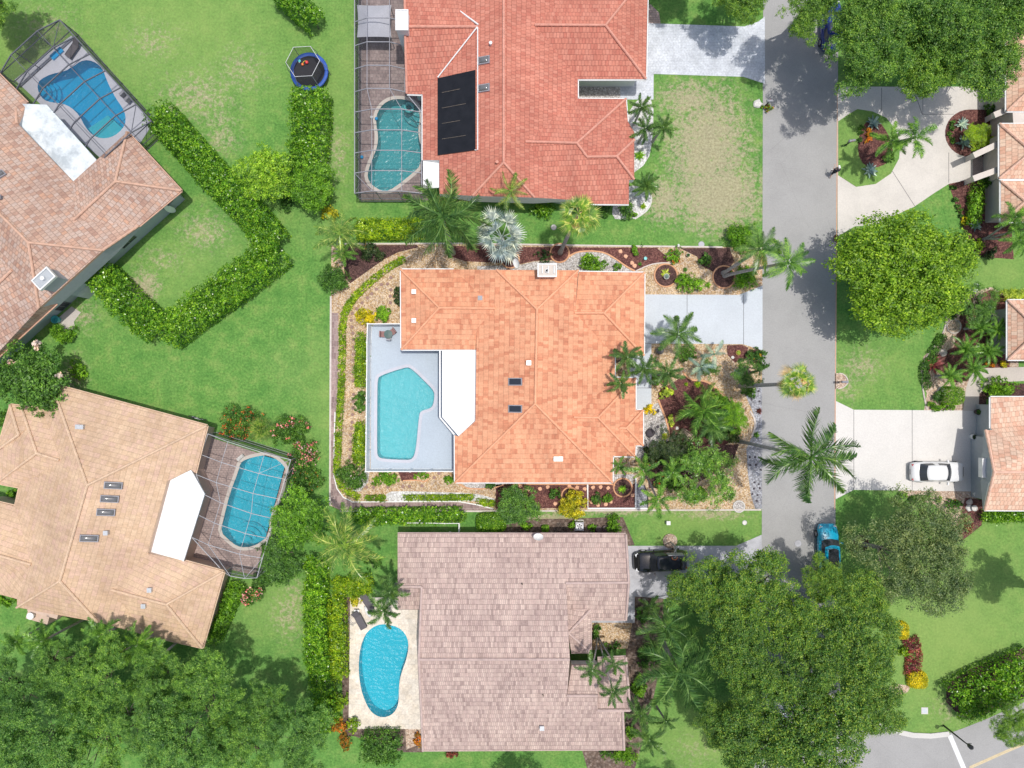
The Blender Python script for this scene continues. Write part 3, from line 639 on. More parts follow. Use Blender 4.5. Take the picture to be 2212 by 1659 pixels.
def win(th, p, q, z0, z1, frame='white_frame', name='window', out=.03, bars=1):
    """window on a wall line p->q (plan units at ground level), outward normal to the right of p->q"""
    a, b = W(*p), W(*q); d = (b - a).normalized(); n = Vector((d.y, -d.x, 0)); m = MB(); w_ = .07
    A, B = a + n * out, b + n * out
    for z in (z0, z1): beam(A + Vector((0, 0, z)), B + Vector((0, 0, z)), .06, w_, m)
    for i in range(bars + 2):
        c = A + (B - A) * i / (bars + 1); m.box((c.x, c.y, (z0 + z1) / 2), (w_, .06, z1 - z0 + w_), math.atan2(d.y, d.x))
    f = m.build(name, M[frame], th)
    g_ = MB(); c = (A + B) / 2 - n * .015; g_.box((c.x, c.y, (z0 + z1) / 2), ((B - A).length, .03, z1 - z0), math.atan2(d.y, d.x)); g_.build('pane', M['window_glass'], f)
    return f
def wall_win(th, Q, i, t0, t1, z0, z1, **k):
    a, b = Vector(Q[i % len(Q)]), Vector(Q[(i + 1) % len(Q)])
    inv = lambda v: (CX + v.x * S, CY - v.y * S)
    return win(th, inv(a + (b - a) * t0), inv(a + (b - a) * t1), z0, z1, **k)
def plane_z(a, b, c):
    A, B, C = W(*a), W(*b), W(*c); n = (B - A).cross(C - A)
    def solve(x, y):       # plan point displayed on the plane: find z
        z = 3.5
        for _ in range(12):
            p = W(x, y, z); z = A.z - (n.x * (p.x - A.x) + n.y * (p.y - A.y)) / n.z
        return z
    if n.z < 0: n = -n
    return solve, n.normalized()
def on_roof(plane, x, y):
    solve, n = plane; z = solve(x, y); p = W(x, y, z); return p, n
def skylight(rf, plane, x0, y0, x1, y1, rot=0, mat='skylight_dome', domed=True):
    cx_, cy_ = (x0 + x1) / 2, (y0 + y1) / 2; p, n = on_roof(plane, cx_, cy_); w, h = (x1 - x0) / S * .95, (y1 - y0) / S * .95
    Mx = n.to_track_quat('Z', 'Y').to_matrix().to_4x4()
    xd = Vector((math.cos(rot), math.sin(rot), 0)); xd = (xd - n * xd.dot(n)).normalized(); yd = n.cross(xd)
    Mx = Matrix(((xd.x, yd.x, n.x, p.x), (xd.y, yd.y, n.y, p.y), (xd.z, yd.z, n.z, p.z), (0, 0, 0, 1)))
    m = MB(); t = .07
    for sx in (-1, 1): m.box((sx * (w / 2 - t / 2), 0, .08), (t, h, .16), M=Mx)
    for sy in (-1, 1): m.box((0, sy * (h / 2 - t / 2), .08), (w - 2 * t, t, .16), M=Mx)
    f = m.build('skylight', M['grey_frame'], rf)
    if domed:
        m = MB(); N = 8
        for i in range(N + 1):
            for j in range(N + 1):
                u, v = i / N * 2 - 1, j / N * 2 - 1; z = .13 + .2 * ((1 - u ** 4) * (1 - v ** 4)) ** .6
                m.v.append(tuple(Mx @ Vector((u * (w / 2 - t), v * (h / 2 - t), z))))
        m.f = [(i * (N + 1) + j, (i + 1) * (N + 1) + j, (i + 1) * (N + 1) + j + 1, i * (N + 1) + j + 1) for i in range(N) for j in range(N)]
        m.build('dome', M[mat], f, smooth=True)
    else:
        MB().box((0, 0, .12), (w - 2 * t, h - 2 * t, .03), M=Mx).build('pane', M[mat], f)
def vent(rf, plane, x, y, r=.16, square=True, mat='vent_metal'):
    p, n = on_roof(plane, x, y); m = MB()
    if square: m.box((p.x, p.y, p.z + .12), (.3, .3, .3)); m.box((p.x, p.y, p.z + .29), (.38, .38, .05))
    else: m.lathe([(r * .8, -.1), (r * .8, .25), (r, .25), (r, .32), (.01, .36)], tuple(p), 12)
    m.build('roof_vent', M[mat], rf)
def dish(rf_parent, base, z, az, label):
    th = empty('satellite_dish', W(*base, z), label, 'satellite dish'); p = W(*base, z); m = MB()
    m.tube([p - Vector((0, 0, .1)), p + Vector((0, 0, .5)), p + Vector((0, .12, .75))], .03, 6); m.build('mast', M['grey_frame'], th)
    c = p + Vector((0, .2, .8)); d = Vector((math.cos(az) * .6, math.sin(az) * .6, .55)).normalized(); q = d.to_track_quat('Z', 'Y').to_matrix().to_4x4(); q.translation = c
    m = MB(); N = 8; K = 18
    for s_ in (0, .012):
        for i in range(N + 1):
            for k in range(K): r_ = .42 * i / N; t = 2 * math.pi * k / K; m.v.append(tuple(q @ Vector((r_ * math.cos(t), r_ * .85 * math.sin(t), .6 * r_ * r_ + s_))))
    for s_ in (0, (N + 1) * K):
        for i in range(N):
            for k in range(K): a = s_ + i * K + k; b = s_ + i * K + (k + 1) % K; m.f.append((a, b, b + K, a + K))
    m.build('reflector', M['white_paint'], th, smooth=True)
    MB().tube([q @ Vector((0, -.33, .05)), q @ Vector((0, -.15, .45))], .018, 5).build('arm', M['grey_frame'], th)

# --- central orange house
m4, r5 = 4.2, 5.5
F1 = [[(980, 582, e), (1073, 583, m4), (1160, 668, r5), (1156, 872, r5), (983, 1042, e), (982.5, 940, e), (990, 943, 3.0), (1027, 909.5, 3.56), (1029, 751, 3.6), (1030, 710, 3.6), (1069, 666, m4)],
      [(866, 582, e), (949, 665, m4), (1069, 666, m4), (980, 582, e)], [(866, 582, e), (867, 755, e), (949, 665, m4)],
      [(867, 755, e), (1029.5, 755, e), (1030, 710, 3.6), (1069, 666, m4), (949, 665, m4)],
      [(1073, 583, m4), (1249, 584, m4), (1160, 668, r5)], [(983, 1042, e), (1156, 872, r5), (1323, 1042, e)],
      [(1160, 668, r5), (1249, 584, m4), (1242, 676, m4), (1328, 768, e), (1328, 816, e), (1240, 901, m4), (1324, 985, e), (1323, 1042, e), (1156, 872, r5)],
      [(1250.5, 587, e), (1392, 589, e), (1305, 676, m4), (1242, 676, m4)], [(1392, 589, e), (1391, 768, e), (1305, 676, m4)], [(1391, 768, e), (1328, 768, e), (1242, 676, m4), (1305, 676, m4)],
      [(1328, 816, e), (1373, 817, e), (1292, 902, m4), (1240, 901, m4)], [(1373, 817, e), (1373, 886, e), (1338, 924.5, 3.45), (1373, 962, e), (1372, 986, e), (1292, 902, m4)], [(1372, 986, e), (1324, 985, e), (1240, 901, m4), (1292, 902, m4)],
      [(1373, 886, e), (1389, 886, e), (1353.5, 924.5, 3.45), (1338, 924.5, 3.45)], [(1389, 886, e), (1389, 962, e), (1353.5, 924.5, 3.45)], [(1389, 962, e), (1373, 962, e), (1338, 924.5, 3.45), (1353.5, 924.5, 3.45)]]
C1 = [[(1160, 668, r5), (1156, 872, r5)], [(1160, 668, r5), (1073, 583, m4)], [(1160, 668, r5), (1249, 584, m4)], [(1156, 872, r5), (983, 1042, e)], [(1156, 872, r5), (1323, 1042, e)],
      [(949, 665, m4), (1069, 666, m4)], [(949, 665, m4), (866, 582, e)], [(949, 665, m4), (867, 755, e)], [(1242, 676, m4), (1305, 676, m4)], [(1305, 676, m4), (1392, 589, e)], [(1305, 676, m4), (1391, 768, e)],
      [(1240, 901, m4), (1292, 902, m4)], [(1292, 902, m4), (1373, 817, e)], [(1292, 902, m4), (1372, 986, e)], [(1338, 924.5, 3.45), (1353.5, 924.5, 3.45)], [(1353.5, 924.5, 3.45), (1389, 886, e)], [(1353.5, 924.5, 3.45), (1389, 962, e)]]
def flat1(th):
    slab_roof(th, [(955, 757), (1029, 757), (1029, 909), (990.5, 942), (955, 901)], 2.92)
    m = MB()
    L = [(950.5, 757), (950.5, 901.5), (981.5, 938.5)]
    for a, b in zip(L, L[1:]): beam(W(*a, 2.8), W(*b, 2.8), .12, .14, m)
    m.build('gutter', M['white_paint'], th)
th1, rf1, Q1 = house('orange_house', 'sprawling house in the middle of the photo with mottled orange tile roof', F1, 'roof_orange', 'cap_orange', C1,
    [(866, 582), (1250, 582), (1250, 588), (1392, 589), (1391, 768), (1328, 768), (1328, 816), (1373, 817), (1373, 886), (1389, 886), (1389, 962), (1373, 962), (1372, 986), (1324, 985), (1323, 1042), (983, 1042), (983, 905), (956, 885), (956, 755), (867, 755)], wall='stucco_beige', flat=flat1)
west1 = plane_z((980, 582, e), (1156, 872, r5), (983, 1042, e)); east1 = plane_z((1160, 668, r5), (1156, 872, r5), (1323, 1042, e))
south1 = plane_z((983, 1042, e), (1156, 872, r5), (1323, 1042, e)); wingW = plane_z((866, 582, e), (867, 755, e), (949, 665, m4))
for y in (824.5, 883): skylight(rf1, west1, 1099, y - 8, 1129, y + 8, mat='glass_dark', domed=False)
for pl, x, y in ((wingW, 895, 631), (wingW, 895, 693), (west1, 1142, 784), (south1, 1200.5, 990.5), (south1, 1210.5, 990.5)): vent(rf1, pl, x, y)
vent(rf1, plane_z((1073, 583, m4), (1160, 668, r5), (1069, 666, m4)), 1037.5, 644.5, mat='grey_frame')
def chimney(th, x0, y0, x1, y1, z, zb, label, wall='stucco_beige', flues=True, cap='white_paint', ov=.06):
    a, b = W(x0, y0, z), W(x1, y1, z); c = (a + b) / 2; w, h = abs(b.x - a.x), abs(b.y - a.y); m = MB()
    m.box((c.x, c.y, (zb + z - .1) / 2), (w - ov * 2, h - ov * 2, z - .1 - zb)); o = m.build('chimney', M[wall], th)
    m = MB(); t = .09
    m.box((c.x, c.y, z - .18), (w - ov, h - ov, .08))
    for sx in (-1, 1): m.box((c.x + sx * (w - t) / 2, c.y, z - .07), (t, h, .14))
    for sy in (-1, 1): m.box((c.x, c.y + sy * (h - t) / 2, z - .07), (w - 2 * t, t, .14))
    m.build('chimney_cap', M[cap], o)
    if flues:
        m = MB()
        for i in (-1, 0, 1):
            m.box((c.x + i * w * .3 + .08, c.y + .05, z - .05), (.07, h * .55, .16))
        m.lathe([(.16, -.14), (.16, .1), (.12, .1), (.12, -.1)], (c.x, c.y - .05, z), 14)
        m.build('flue', M['white_paint'], o)
    return o
chimney(th1, 1161, 569, 1203, 598, 5.6, 2.0, 'x')
# --- red house
F2 = [[(875, 58, 4.8), (1032, 58, 4.7), (945, 166, 3.3), (913, 204, e), (879, 203, e)], [(874, -87, e), (875, 58, 4.8), (1032, 58, 4.7), (913, -87, e)],
      [(1088, -120, 5.5), (1088, 351, 5.5), (1021, 423, 4.5), (949, 419, 3.42), (949, 346, 3.42), (913, 346, e), (913, 204, e), (945, 166, 3.3), (1032, 58, 4.7), (913, -87, e), (913, -120, e)],
      [(1021, 423, 4.5), (1088, 351, 5.5), (1155, 427, 4.5)],
      [(1088, -120, 5.5), (1270, -120, e), (1270, -60, e), (1156, 54, 4.6), (1248, 171, e), (1248, 213, e), (1136, 306, 4.6), (1240, 432, 3.0), (1155, 427, 4.5), (1088, 351, 5.5)],
      [(1156, 54, 4.6), (1308, 55, 4.6), (1400, -60, e), (1270, -60, e)], [(1308, 55, 4.6), (1400, -60, e), (1395.5, 171, e)], [(1395.5, 171, e), (1248, 171, e), (1156, 54, 4.6), (1308, 55, 4.6)],
      [(1248, 213, e), (1352, 214, e), (1246, 309, 4.5), (1136, 306, 4.6)], [(1352, 214, e), (1356, 262, e), (1268, 339, 4.1), (1246, 309, 4.5)],
      [(1268, 339, 4.1), (1332, 338, 4.1), (1370, 302, 3.5), (1370, 285, 3.3), (1356, 262, e)], [(1332, 338, 4.1), (1370, 302, 3.5), (1370, 388, 3.5)],
      [(1136, 306, 4.6), (1246, 309, 4.5), (1268, 339, 4.1), (1332, 338, 4.1), (1370, 388, 3.5), (1358.5, 389, 3.45), (1358.5, 441, e), (1240, 440, e), (1240, 432, 3.0)]]
C2 = [[(1088, -120, 5.5), (1088, 351, 5.5)], [(1088, 351, 5.5), (1021, 423, 4.5)], [(1088, 351, 5.5), (1155, 427, 4.5)], [(875, 58, 4.8), (1032, 58, 4.7)], [(1156, 54, 4.6), (1308, 55, 4.6)], [(1308, 55, 4.6), (1395.5, 171, e)], [(1308, 55, 4.6), (1400, -60, e)],
      [(1136, 306, 4.6), (1246, 309, 4.5)], [(1246, 309, 4.5), (1352, 214, e)], [(1246, 309, 4.5), (1268, 339, 4.1)], [(1268, 339, 4.1), (1332, 338, 4.1)], [(1332, 338, 4.1), (1370, 302, 3.5)], [(1332, 338, 4.1), (1370, 388, 3.5)], [(874, -87, e), (875, 58, 4.8), (879, 203, e)]]
th2, rf2, Q2 = house('red_house', 'long house at the top with salmon red tile roof and black solar mat', F2, 'roof_red', 'cap_red', C2,
    [(878, -110), (1398, -110), (1395.5, 171), (1248, 171), (1248, 214), (1352, 214), (1357, 262), (1370, 300), (1370, 389), (1358, 389), (1358, 441), (1240, 441), (1150, 425), (952, 420), (952, 346), (913, 346), (913, 204), (879, 203)], wall='white_paint')
west2 = plane_z((1088, -120, 5.5), (1088, 351, 5.5), (913, 346, e))
def on(pl, pts, dz=.0): return [on_roof(pl, *p)[0] + Vector((0, 0, dz)) for p in pts]
sp = on(west2, [(945.5, 170), (1027, 152), (1027, 325), (945.5, 336)], .1); n2 = west2[1]
m = MB(); lo = [p - Vector((0, 0, .07)) for p in sp]
m.poly(sp[::-1]); 
for i in range(4): m.poly([sp[i], sp[(i + 1) % 4], lo[(i + 1) % 4], lo[i]])
solar = m.build('solar_mat', M['solar'], rf2)
for k in range(1, 5):
    a, b = sp[0] + (sp[3] - sp[0]) * k / 5, sp[1] + (sp[2] - sp[1]) * k / 5; q = a + (b - a) * .12; w_ = a + (b - a) * (.6 if k % 2 else .75)
    MB().tube([q + Vector((0, 0, .02)), w_ + Vector((0, 0, .02))], .018, 5).build('strap', M['bark'], solar)
pipe = MB(); pipe.tube(on(west2, [(1032, 60), (1032, 325), (1026, 325)], .12), .05, 6)
pipe.tube([W(1031, 58, 4.85), W(945.5, 167, 3.5)], .06, 6); pipe.tube([W(1033, 53, 4.85), W(958, -2, 3.6), W(920, -40, 3.1)], .08, 6); pipe.build('solar_pipe', M['white_paint'], rf2)
for y in (131, 191): skylight(rf2, west2, 1034, y - 8, 1059, y + 8)
vent(rf2, west2, 1060, 96, .14, False, 'white_paint'); vent(rf2, west2, 1074, 352, .13, False, 'cap_red'); vent(rf2, west2, 924, 12, .06, False, 'bark')
chimney(th2, 854, 20, 882, 65, 5.6, 0, 'x', wall='white_paint', flues=False, cap='white_paint')
slab_roof(th2, [(914, 347), (949, 343), (949, 405), (914, 408)], 2.75)
win(th2, (1135, 417), (1165, 417), 1.0, 1.8, 'white_frame'); 
# --- brown house (top left)
F3 = [[(-200, 762 - 500, e), (59, 221, e), (37, 267, 3.4), (157.5, 393, 3.3), (160, 475, 4.4), (300, 488, 3.1), (222, 541, 4.5), (62, 524, 6.0), (-200, 262, 6.0)]]
F3 = [[(-140, 22, e), (59, 221, e), (37, 267, 3.6), (157.5, 393, 3.3), (160, 475, 4.4), (300, 488, 3.1), (222, 541, 4.5), (62, 524, 6.0), (-140, 322, 6.0)],
      [(62, 524, 6.0), (222, 541, 4.5), (85, 665, 4.5)], [(62, 524, 6.0), (85, 665, 4.5), (25, 585, 4.9), (-60, 500, 4.9), (-140, 420, 4.9), (-140, 322, 6.0)],
      [(25, 585, 4.9), (85, 665, 4.5), (122, 656, 3.2), (-60, 822, 3.1), (-60, 668, 4.9)], [(25, 585, 4.9), (-60, 668, 4.9), (-140, 600, 4), (-140, 420, 4.9), (-60, 500, 4.9)],
      [(275, 285, e), (157.5, 393, 3.3), (160, 475, 4.4), (250, 392, 4.3)], [(275, 285, e), (392, 412, e), (250, 392, 4.3)], [(392, 412, e), (300, 488, 3.1), (160, 475, 4.4), (250, 392, 4.3)]]
C3 = [[(62, 524, 6.0), (-140, 322, 6.0)], [(62, 524, 6.0), (222, 541, 4.5)], [(62, 524, 6.0), (85, 665, 4.5)], [(250, 392, 4.3), (160, 475, 4.4)], [(250, 392, 4.3), (275, 285, e)], [(250, 392, 4.3), (392, 412, e)], [(222, 541, 4.5), (300, 488, 3.1)], [(25, 585, 4.9), (-60, 668, 4.9)], [(37, 267, 3.65), (35, 235, 3.2)]]
def flat3(th): slab_roof(th, [(45, 224), (101, 226), (209, 346), (157.5, 394), (37.5, 268)], 3.05, 'flat_roof_stained')
th3, rf3, Q3 = house('brown_house', 'house turned at an angle, top left, with brown and terracotta barrel tile roof', F3, 'roof_brown', 'cap_brown', C3,
    [(-140, 22), (59, 221), (101, 226), (209, 346), (275, 285), (392, 412), (-60, 822), (-140, 700)], wall='stucco_grey', flat=flat3, ins=.75, gutter='cap_brown')
west3 = plane_z((62, 524, 6.0), (-140, 322, 6.0), (59, 221, e))
skylight(rf3, west3, -6, 370, 10, 384, R(45)); vent(rf3, west3, 2, 427, .15, True, 'grey_frame')
vent(rf3, plane_z((62, 524, 6.0), (222, 541, 4.5), (160, 475, 4.4)), 188, 390 + 40, .13, False, 'cap_orange')
n3 = len(Q3); ie = max(range(n3), key=lambda i: (Vector(Q3[i]) - Vector(Q3[(i + 1) % n3])).length)
best = [i for i in range(n3) if abs(W(392, 412, e).x - .5 - Q3[i][0]) < 1.6 and abs(W(392, 412, e).y - Q3[i][1]) < 1.6]
# south-east wall: from the right corner down-left
qa = max(range(n3), key=lambda i: Q3[i][0]); qb = (qa - 1) % n3
if Q3[qb][1] > Q3[qa][1]: qb = (qa + 1) % n3
A3, B3 = Vector(Q3[qa]), Vector(Q3[qb]); inv2 = lambda v: (CX + v.x * S, CY - v.y * S)
for t0, t1, z0, z1 in ((.03, .075, 1.3, 2.1), (.235, .30, .9, 2.2), (.345, .385, 1.2, 2.1), (.565, .60, 1.2, 2.1), (.615, .66, .1, 2.2)):
    p, q = A3 + (B3 - A3) * t0, A3 + (B3 - A3) * t1
    win(th3, inv2(q), inv2(p), z0, z1, 'bronze_frame')
# tall chimney of the brown house
ax, ay = W(96, 602, 6.2).xy; d3 = math.atan2((B3 - A3).y, (B3 - A3).x)
m = MB(); m.box((ax, ay, 3.1), (1.5, .95, 6.2), d3); ch3 = m.build('chimney', M['stucco_grey'], th3)
m = MB(); nn = Vector((math.cos(d3 + math.pi / 2), math.sin(d3 + math.pi / 2)))
for s_ in (-1, 1):
    m.box((ax + nn.x * s_ * .5, ay + nn.y * s_ * .5, 6.2), (1.7, .1, .3), d3); m.box((ax + math.cos(d3) * s_ * .8, ay + math.sin(d3) * s_ * .8, 6.2), (.1, .9, .3), d3)
m.build('chimney_cap', M['white_paint'], ch3); MB().lathe([(.17, 0), (.17, .35), (.12, .35)], (ax, ay, 6.15), 12).build('flue', M['white_paint'], ch3)
# --- tan house
r4 = 5.7
W4s, _n = plane_z((189, 1048, r4), (130, 1255, r4), (91, 883, e))
def w4(x, y): return (x, y, round(max(e, W4s(x, y)), 2))
S4 = 4.38
F4 = [[(112, 829, e), (447.5, 919.5, e), (189, 1048, r4)],
      [(112, 829, e), (189, 1048, r4), (130, 1255, r4), w4(37, 1312), w4(37, 1294), w4(67, 1219), w4(32, 1093), w4(41, 1053), w4(129, 994), w4(91, 883)],
      [(189, 1048, r4), (447.5, 919.5, e), (422, 1022, e), (412, 1014, 3.05), (361, 1039.5, 3.5), (319, 1196, 3.5), (242, 1274, 4.2), (315, 1372, 2.95), (212, 1344, S4), (130, 1255, r4)],
      [(130, 1255, r4), (212, 1344, S4), w4(37, 1312)],
      [(319, 1196, 3.5), (400, 1212, e), (484, 1234.5, e), (360, 1305.5, 4.2), (242, 1274, 4.2)], [(484, 1234.5, e), (437.5, 1400, e), (360, 1305.5, 4.2)], [(437.5, 1400, e), (315, 1372, 2.95), (242, 1274, 4.2), (360, 1305.5, 4.2)],
      [w4(129, 994), (80, 979, 4.3), (46, 877, e), w4(91, 883)], [(46, 877, e), (80, 979, 4.3), (-2, 1040, e), (-2, 960, 3.6)], [(80, 979, 4.3), w4(129, 994), w4(41, 1053), (-2, 1045, e), (-2, 1040, e)],
      [(22, 874, e), (46, 877, e), (60, 925, 3.55), (41, 939, 3.7)], [(22, 874, e), (41, 939, 3.7), (-2, 970, 3.6), (-2, 955, e)],
      [w4(67, 1219), (-60, 1183, 4.5), (-60, 1068, e), (-2, 1085, e), w4(32, 1093)], [w4(67, 1219), (-60, 1183, 4.5), (-60, 1268, e), w4(37, 1294)]]
C4 = [[(189, 1048, r4), (130, 1255, r4)], [(189, 1048, r4), (112, 829, e)], [(189, 1048, r4), (447.5, 919.5, e)], [(130, 1255, r4), (212, 1344, S4)], [(130, 1255, r4), w4(37, 1312)], [(242, 1274, 4.2), (360, 1305.5, 4.2)], [(360, 1305.5, 4.2), (484, 1234.5, e)], [(360, 1305.5, 4.2), (437.5, 1400, e)],
      [(80, 979, 4.3), w4(129, 994)], [(80, 979, 4.3), (46, 877, e)], [(80, 979, 4.3), (-2, 1040, e)], [(41, 939, 3.7), (22, 874, e)], [(41, 939, 3.7), (-2, 970, 3.65)], [w4(67, 1219), (-60, 1183, 4.5)]]
def flat4(th): slab_roof(th, [(412.5, 1015), (442, 1067), (396, 1214), (319, 1197), (361, 1040)], 2.95)
th4, rf4, Q4 = house('tan_house', 'house at the lower left turned slightly, with smooth tan tile roof and four domed skylights', F4, 'roof_tan', 'cap_tan', C4,
    [(22, 874), (91, 883), (112, 829), (447.5, 919.5), (422, 1022), (442, 1067), (400, 1212), (484, 1234.5), (437.5, 1400), (37, 1312), (36, 1294), (-60, 1268), (-60, 1068), (41, 1088), (41, 1056), (-3, 1042), (-3, 955)], wall='stucco_tan', flat=flat4, ins=.5, gutter='cap_tan')
east4 = plane_z((189, 1048, r4), (130, 1255, r4), (447.5, 919.5, e)); se4 = plane_z((319, 1196, 3.5), (242, 1274, 4.2), (360, 1305.5, 4.2)); ne4 = plane_z((112, 829, e), (447.5, 919.5, e), (189, 1048, r4))
for x, y in ((245, 1048), (237, 1077), (229, 1106), (193, 1162)): skylight(rf4, east4, x - 17, y - 7.5, x + 17, y + 7.5, R(-8))
for x, y in ((172, 921.5), (179.5, 922)): vent(rf4, ne4, x, y)
vent(rf4, east4, 232, 1150); vent(rf4, se4, 326, 1273); vent(rf4, plane_z((437.5, 1400, e), (242, 1274, 4.2), (360, 1305.5, 4.2)), 313, 1307.5)
c4 = W(90, 1332, 3.2); m = MB(); m.box((c4.x, c4.y + .3, 1.8), (1.9, 1.2, 3.6), R(-16)); m.box((c4.x + .8, c4.y + .9, 3.7), (2.6, .9, .9), R(-16)); m.build('chimney', M['stucco_tan'], th4)
MB().lathe([(.22, 0), (.22, .3), (.3, .3), (.3, .38), (.02, .42)], (c4.x - .45, c4.y + .3, 3.6), 14).build('flue', M['white_paint'], th4)
# --- pink grey gable house
F5 = [[(859, 1153, e), (1352, 1154, e), (1358, 1258, 4.0), (1223, 1259, 4.0), (1231, 1424, 5.75), (905, 1424, 5.75), (911, 1267, 4.1), (859, 1267, 4.1)], [(859, 1267, 4.1), (911, 1267, 4.1), (908, 1317, 3.4), (859, 1317, 3.4)],
      [(905, 1424, 5.75), (1231, 1424, 5.75), (1225, 1502, 4.65), (1291, 1502, 4.65), (1291, 1534, 4.2), (1345, 1534, 4.2), (1348, 1619, e), (914, 1621.5, e)],
      [(1225, 1502, 4.65), (1291, 1502, 4.65), (1291, 1437, 3.7), (1235, 1437, 3.7)], [(1291, 1534, 4.2), (1361, 1534, 4.2), (1352, 1419, e), (1291, 1422, e)],
      [(1223, 1259, 4.0), (1358, 1258, 4.0), (1352, 1339, e), (1276, 1339, e), (1270, 1316, 3.15), (1226, 1316, 3.15)],
      [(1228, 1367, 3.9), (1276, 1316, 3.0), (1276, 1409, 3.0)], [(1226, 1316, 3.15), (1276, 1316, 3.0), (1228, 1367, 3.9)], [(1228, 1367, 3.9), (1276, 1409, 3.0), (1234, 1410, 3.0)]]
C5 = [[(905, 1424, 5.75), (1231, 1424, 5.75)], [(1223, 1259, 4.0), (1358, 1258, 4.0)], [(859, 1267, 4.1), (911, 1267, 4.1)], [(1228, 1367, 3.9), (1276, 1316, 3.0)], [(1228, 1367, 3.9), (1276, 1409, 3.0)], [(1225, 1502, 4.65), (1291, 1502, 4.65)], [(1291, 1534, 4.2), (1361, 1534, 4.2)],
      [(905, 1424, 5.75), (914, 1621.5, e)], [(905, 1424, 5.75), (911, 1267, 4.1)], [(1358, 1258, 4.0), (1352, 1154, e)], [(1358, 1258, 4.0), (1352, 1339, e)], [(1345, 1534, 4.2), (1348, 1619, e)], [(1361, 1534, 4.2), (1352, 1419, e)]]
th5, rf5, Q5 = house('gable_house', 'gabled house at the bottom with rows of narrow pinkish grey roof tiles', F5, 'roof_pink', 'cap_pink', C5,
    [(859, 1153), (1352, 1154), (1352, 1339), (1262, 1339), (1262, 1405), (1225, 1405), (1225, 1444), (1352, 1444), (1348, 1619), (914, 1621), (908, 1317), (859, 1317)], wall='stucco_beige', gutter='cap_pink', drop_to=2.7)
N5 = plane_z((859, 1153, e), (1352, 1154, e), (905, 1424, 5.75)); S5 = plane_z((905, 1424, 5.75), (1231, 1424, 5.75), (914, 1621.5, e))
vent(rf5, S5, 1170.5, 1570); vent(rf5, N5, 1128, 1260, .06, False, 'bark'); vent(rf5, S5, 1173, 1500, .05, False, 'bark')
# --- houses on the right
def hip(x0, y0, x1, y1, z, pitch_z, ridge_x):
    ym = (y0 + y1) / 2; return [[(x0, y0, z), (x1, y0, z), (x1, ym, pitch_z), (ridge_x, ym, pitch_z)], [(x0, y0, z), (ridge_x, ym, pitch_z), (x0, y1, z)], [(x0, y1, z), (ridge_x, ym, pitch_z), (x1, ym, pitch_z), (x1, y1, z)]]
F6 = hip(2159, 267.5, 2560, 386, e, 4.1, 2228) + hip(2174, 60, 2560, 240, e, 4.6, 2270) + hip(2162, 391, 2560, 479, e, 3.9, 2215)
C6 = [[(2228, 327, 4.1), (2159, 267.5, e)], [(2228, 327, 4.1), (2157, 386, e)], [(2270, 150, 4.6), (2174, 240, e)], [(2215, 435, 3.9), (2162, 391, e)], [(2215, 435, 3.9), (2162, 479, e)]]
th6, rf6, Q6 = house('blush_house', 'house at the upper right edge with pale blush tile roofs and angled entry walls', F6, 'roof_blush', 'cap_blush', C6, [(2174, 60), (2560, 60), (2560, 479), (2163, 479), (2163, 388), (2159, 386), (2159, 268), (2176, 267), (2174, 240)], wall='stucco_beige')
for pts, z in (([(2145, 250), (2180, 236)], 2.3), ([(2101, 337), (2158, 310)], 2.3), ([(2100, 387), (2160, 365)], 2.3)):
    m = MB(); beam(W(pts[0][0], pts[0][1], z), W(pts[1][0], pts[1][1], z), .5, .35, m); beam(W(pts[0][0], pts[0][1], 1.1), W(pts[0][0] + 1, pts[0][1], 1.1), .5, 2.2, m); m.build('entry_wall', M['stucco_beige'], th6)
win(th6, (2138, 460), (2138, 412), .8, 2.2, 'white_frame', out=.05)
F7 = hip(2176.5, 648.5, 2560, 777, e, 4.3, 2245)
th7, rf7, Q7 = house('blush_house', 'small visible corner of a blush tiled roof at the right edge behind palms', F7, 'roof_blush', 'cap_blush', [[(2245, 713, 4.3), (2176.5, 648.5, e)], [(2245, 713, 4.3), (2176.5, 777, e)]], [(2176.5, 648.5), (2560, 648.5), (2560, 777), (2176.5, 777)], wall='stucco_grey')
F8 = [[(2140, 858, e), (2560, 858, e), (2560, 982, 4.6), (2212, 982, 4.4), (2143, 929, 3.1), (2140, 925, e)], [(2129, 929.5, e), (2143, 929, 3.1), (2212, 982, 4.4), (2560, 982, 4.6), (2560, 1019, 4.4), (2147, 1019.5, 4.35), (2143, 987, 3.95), (2141, 980, 3.7)],
      [(2147, 1019.5, 4.35), (2560, 1019, 4.4), (2560, 1104, e), (2127, 1102, e), (2139, 1046, 3.8), (2143, 1040, 4.0)]]
th8, rf8, Q8 = house('blush_house', 'right edge house with blush tile roof and white double garage facing the pale driveway', F8, 'roof_blush', 'cap_blush', [[(2147, 1019.5, 4.35), (2560, 1019, 4.4)], [(2129, 929.5, e), (2147, 1019.5, 4.35), (2127, 1102, e)]], [(2140, 858), (2560, 858), (2560, 1104), (2129, 1102), (2127, 930), (2140, 929)], wall='stucco_grey', ins=.7)
m = MB()
for k in range(5): a, b = W(2108, 955), W(2108, 1052); m.box(((a.x), (a.y + b.y) / 2, .22 + k * .44), (.08, abs(a.y - b.y), .42))
m.build('garage_door', M['white_paint'], th8)
m = MB()
for k in range(5): a, b = W(2117, 892), W(2117, 922); m.box(((a.x), (a.y + b.y) / 2, .22 + k * .44), (.08, abs(a.y - b.y), .42))
m.build('garage_door', M['white_paint'], th8)
slab_roof(th8, [(2122, 990), (2142, 990), (2142, 1032), (2122, 1032)], 3.3, 'white_paint', .5, 'gable_trim')

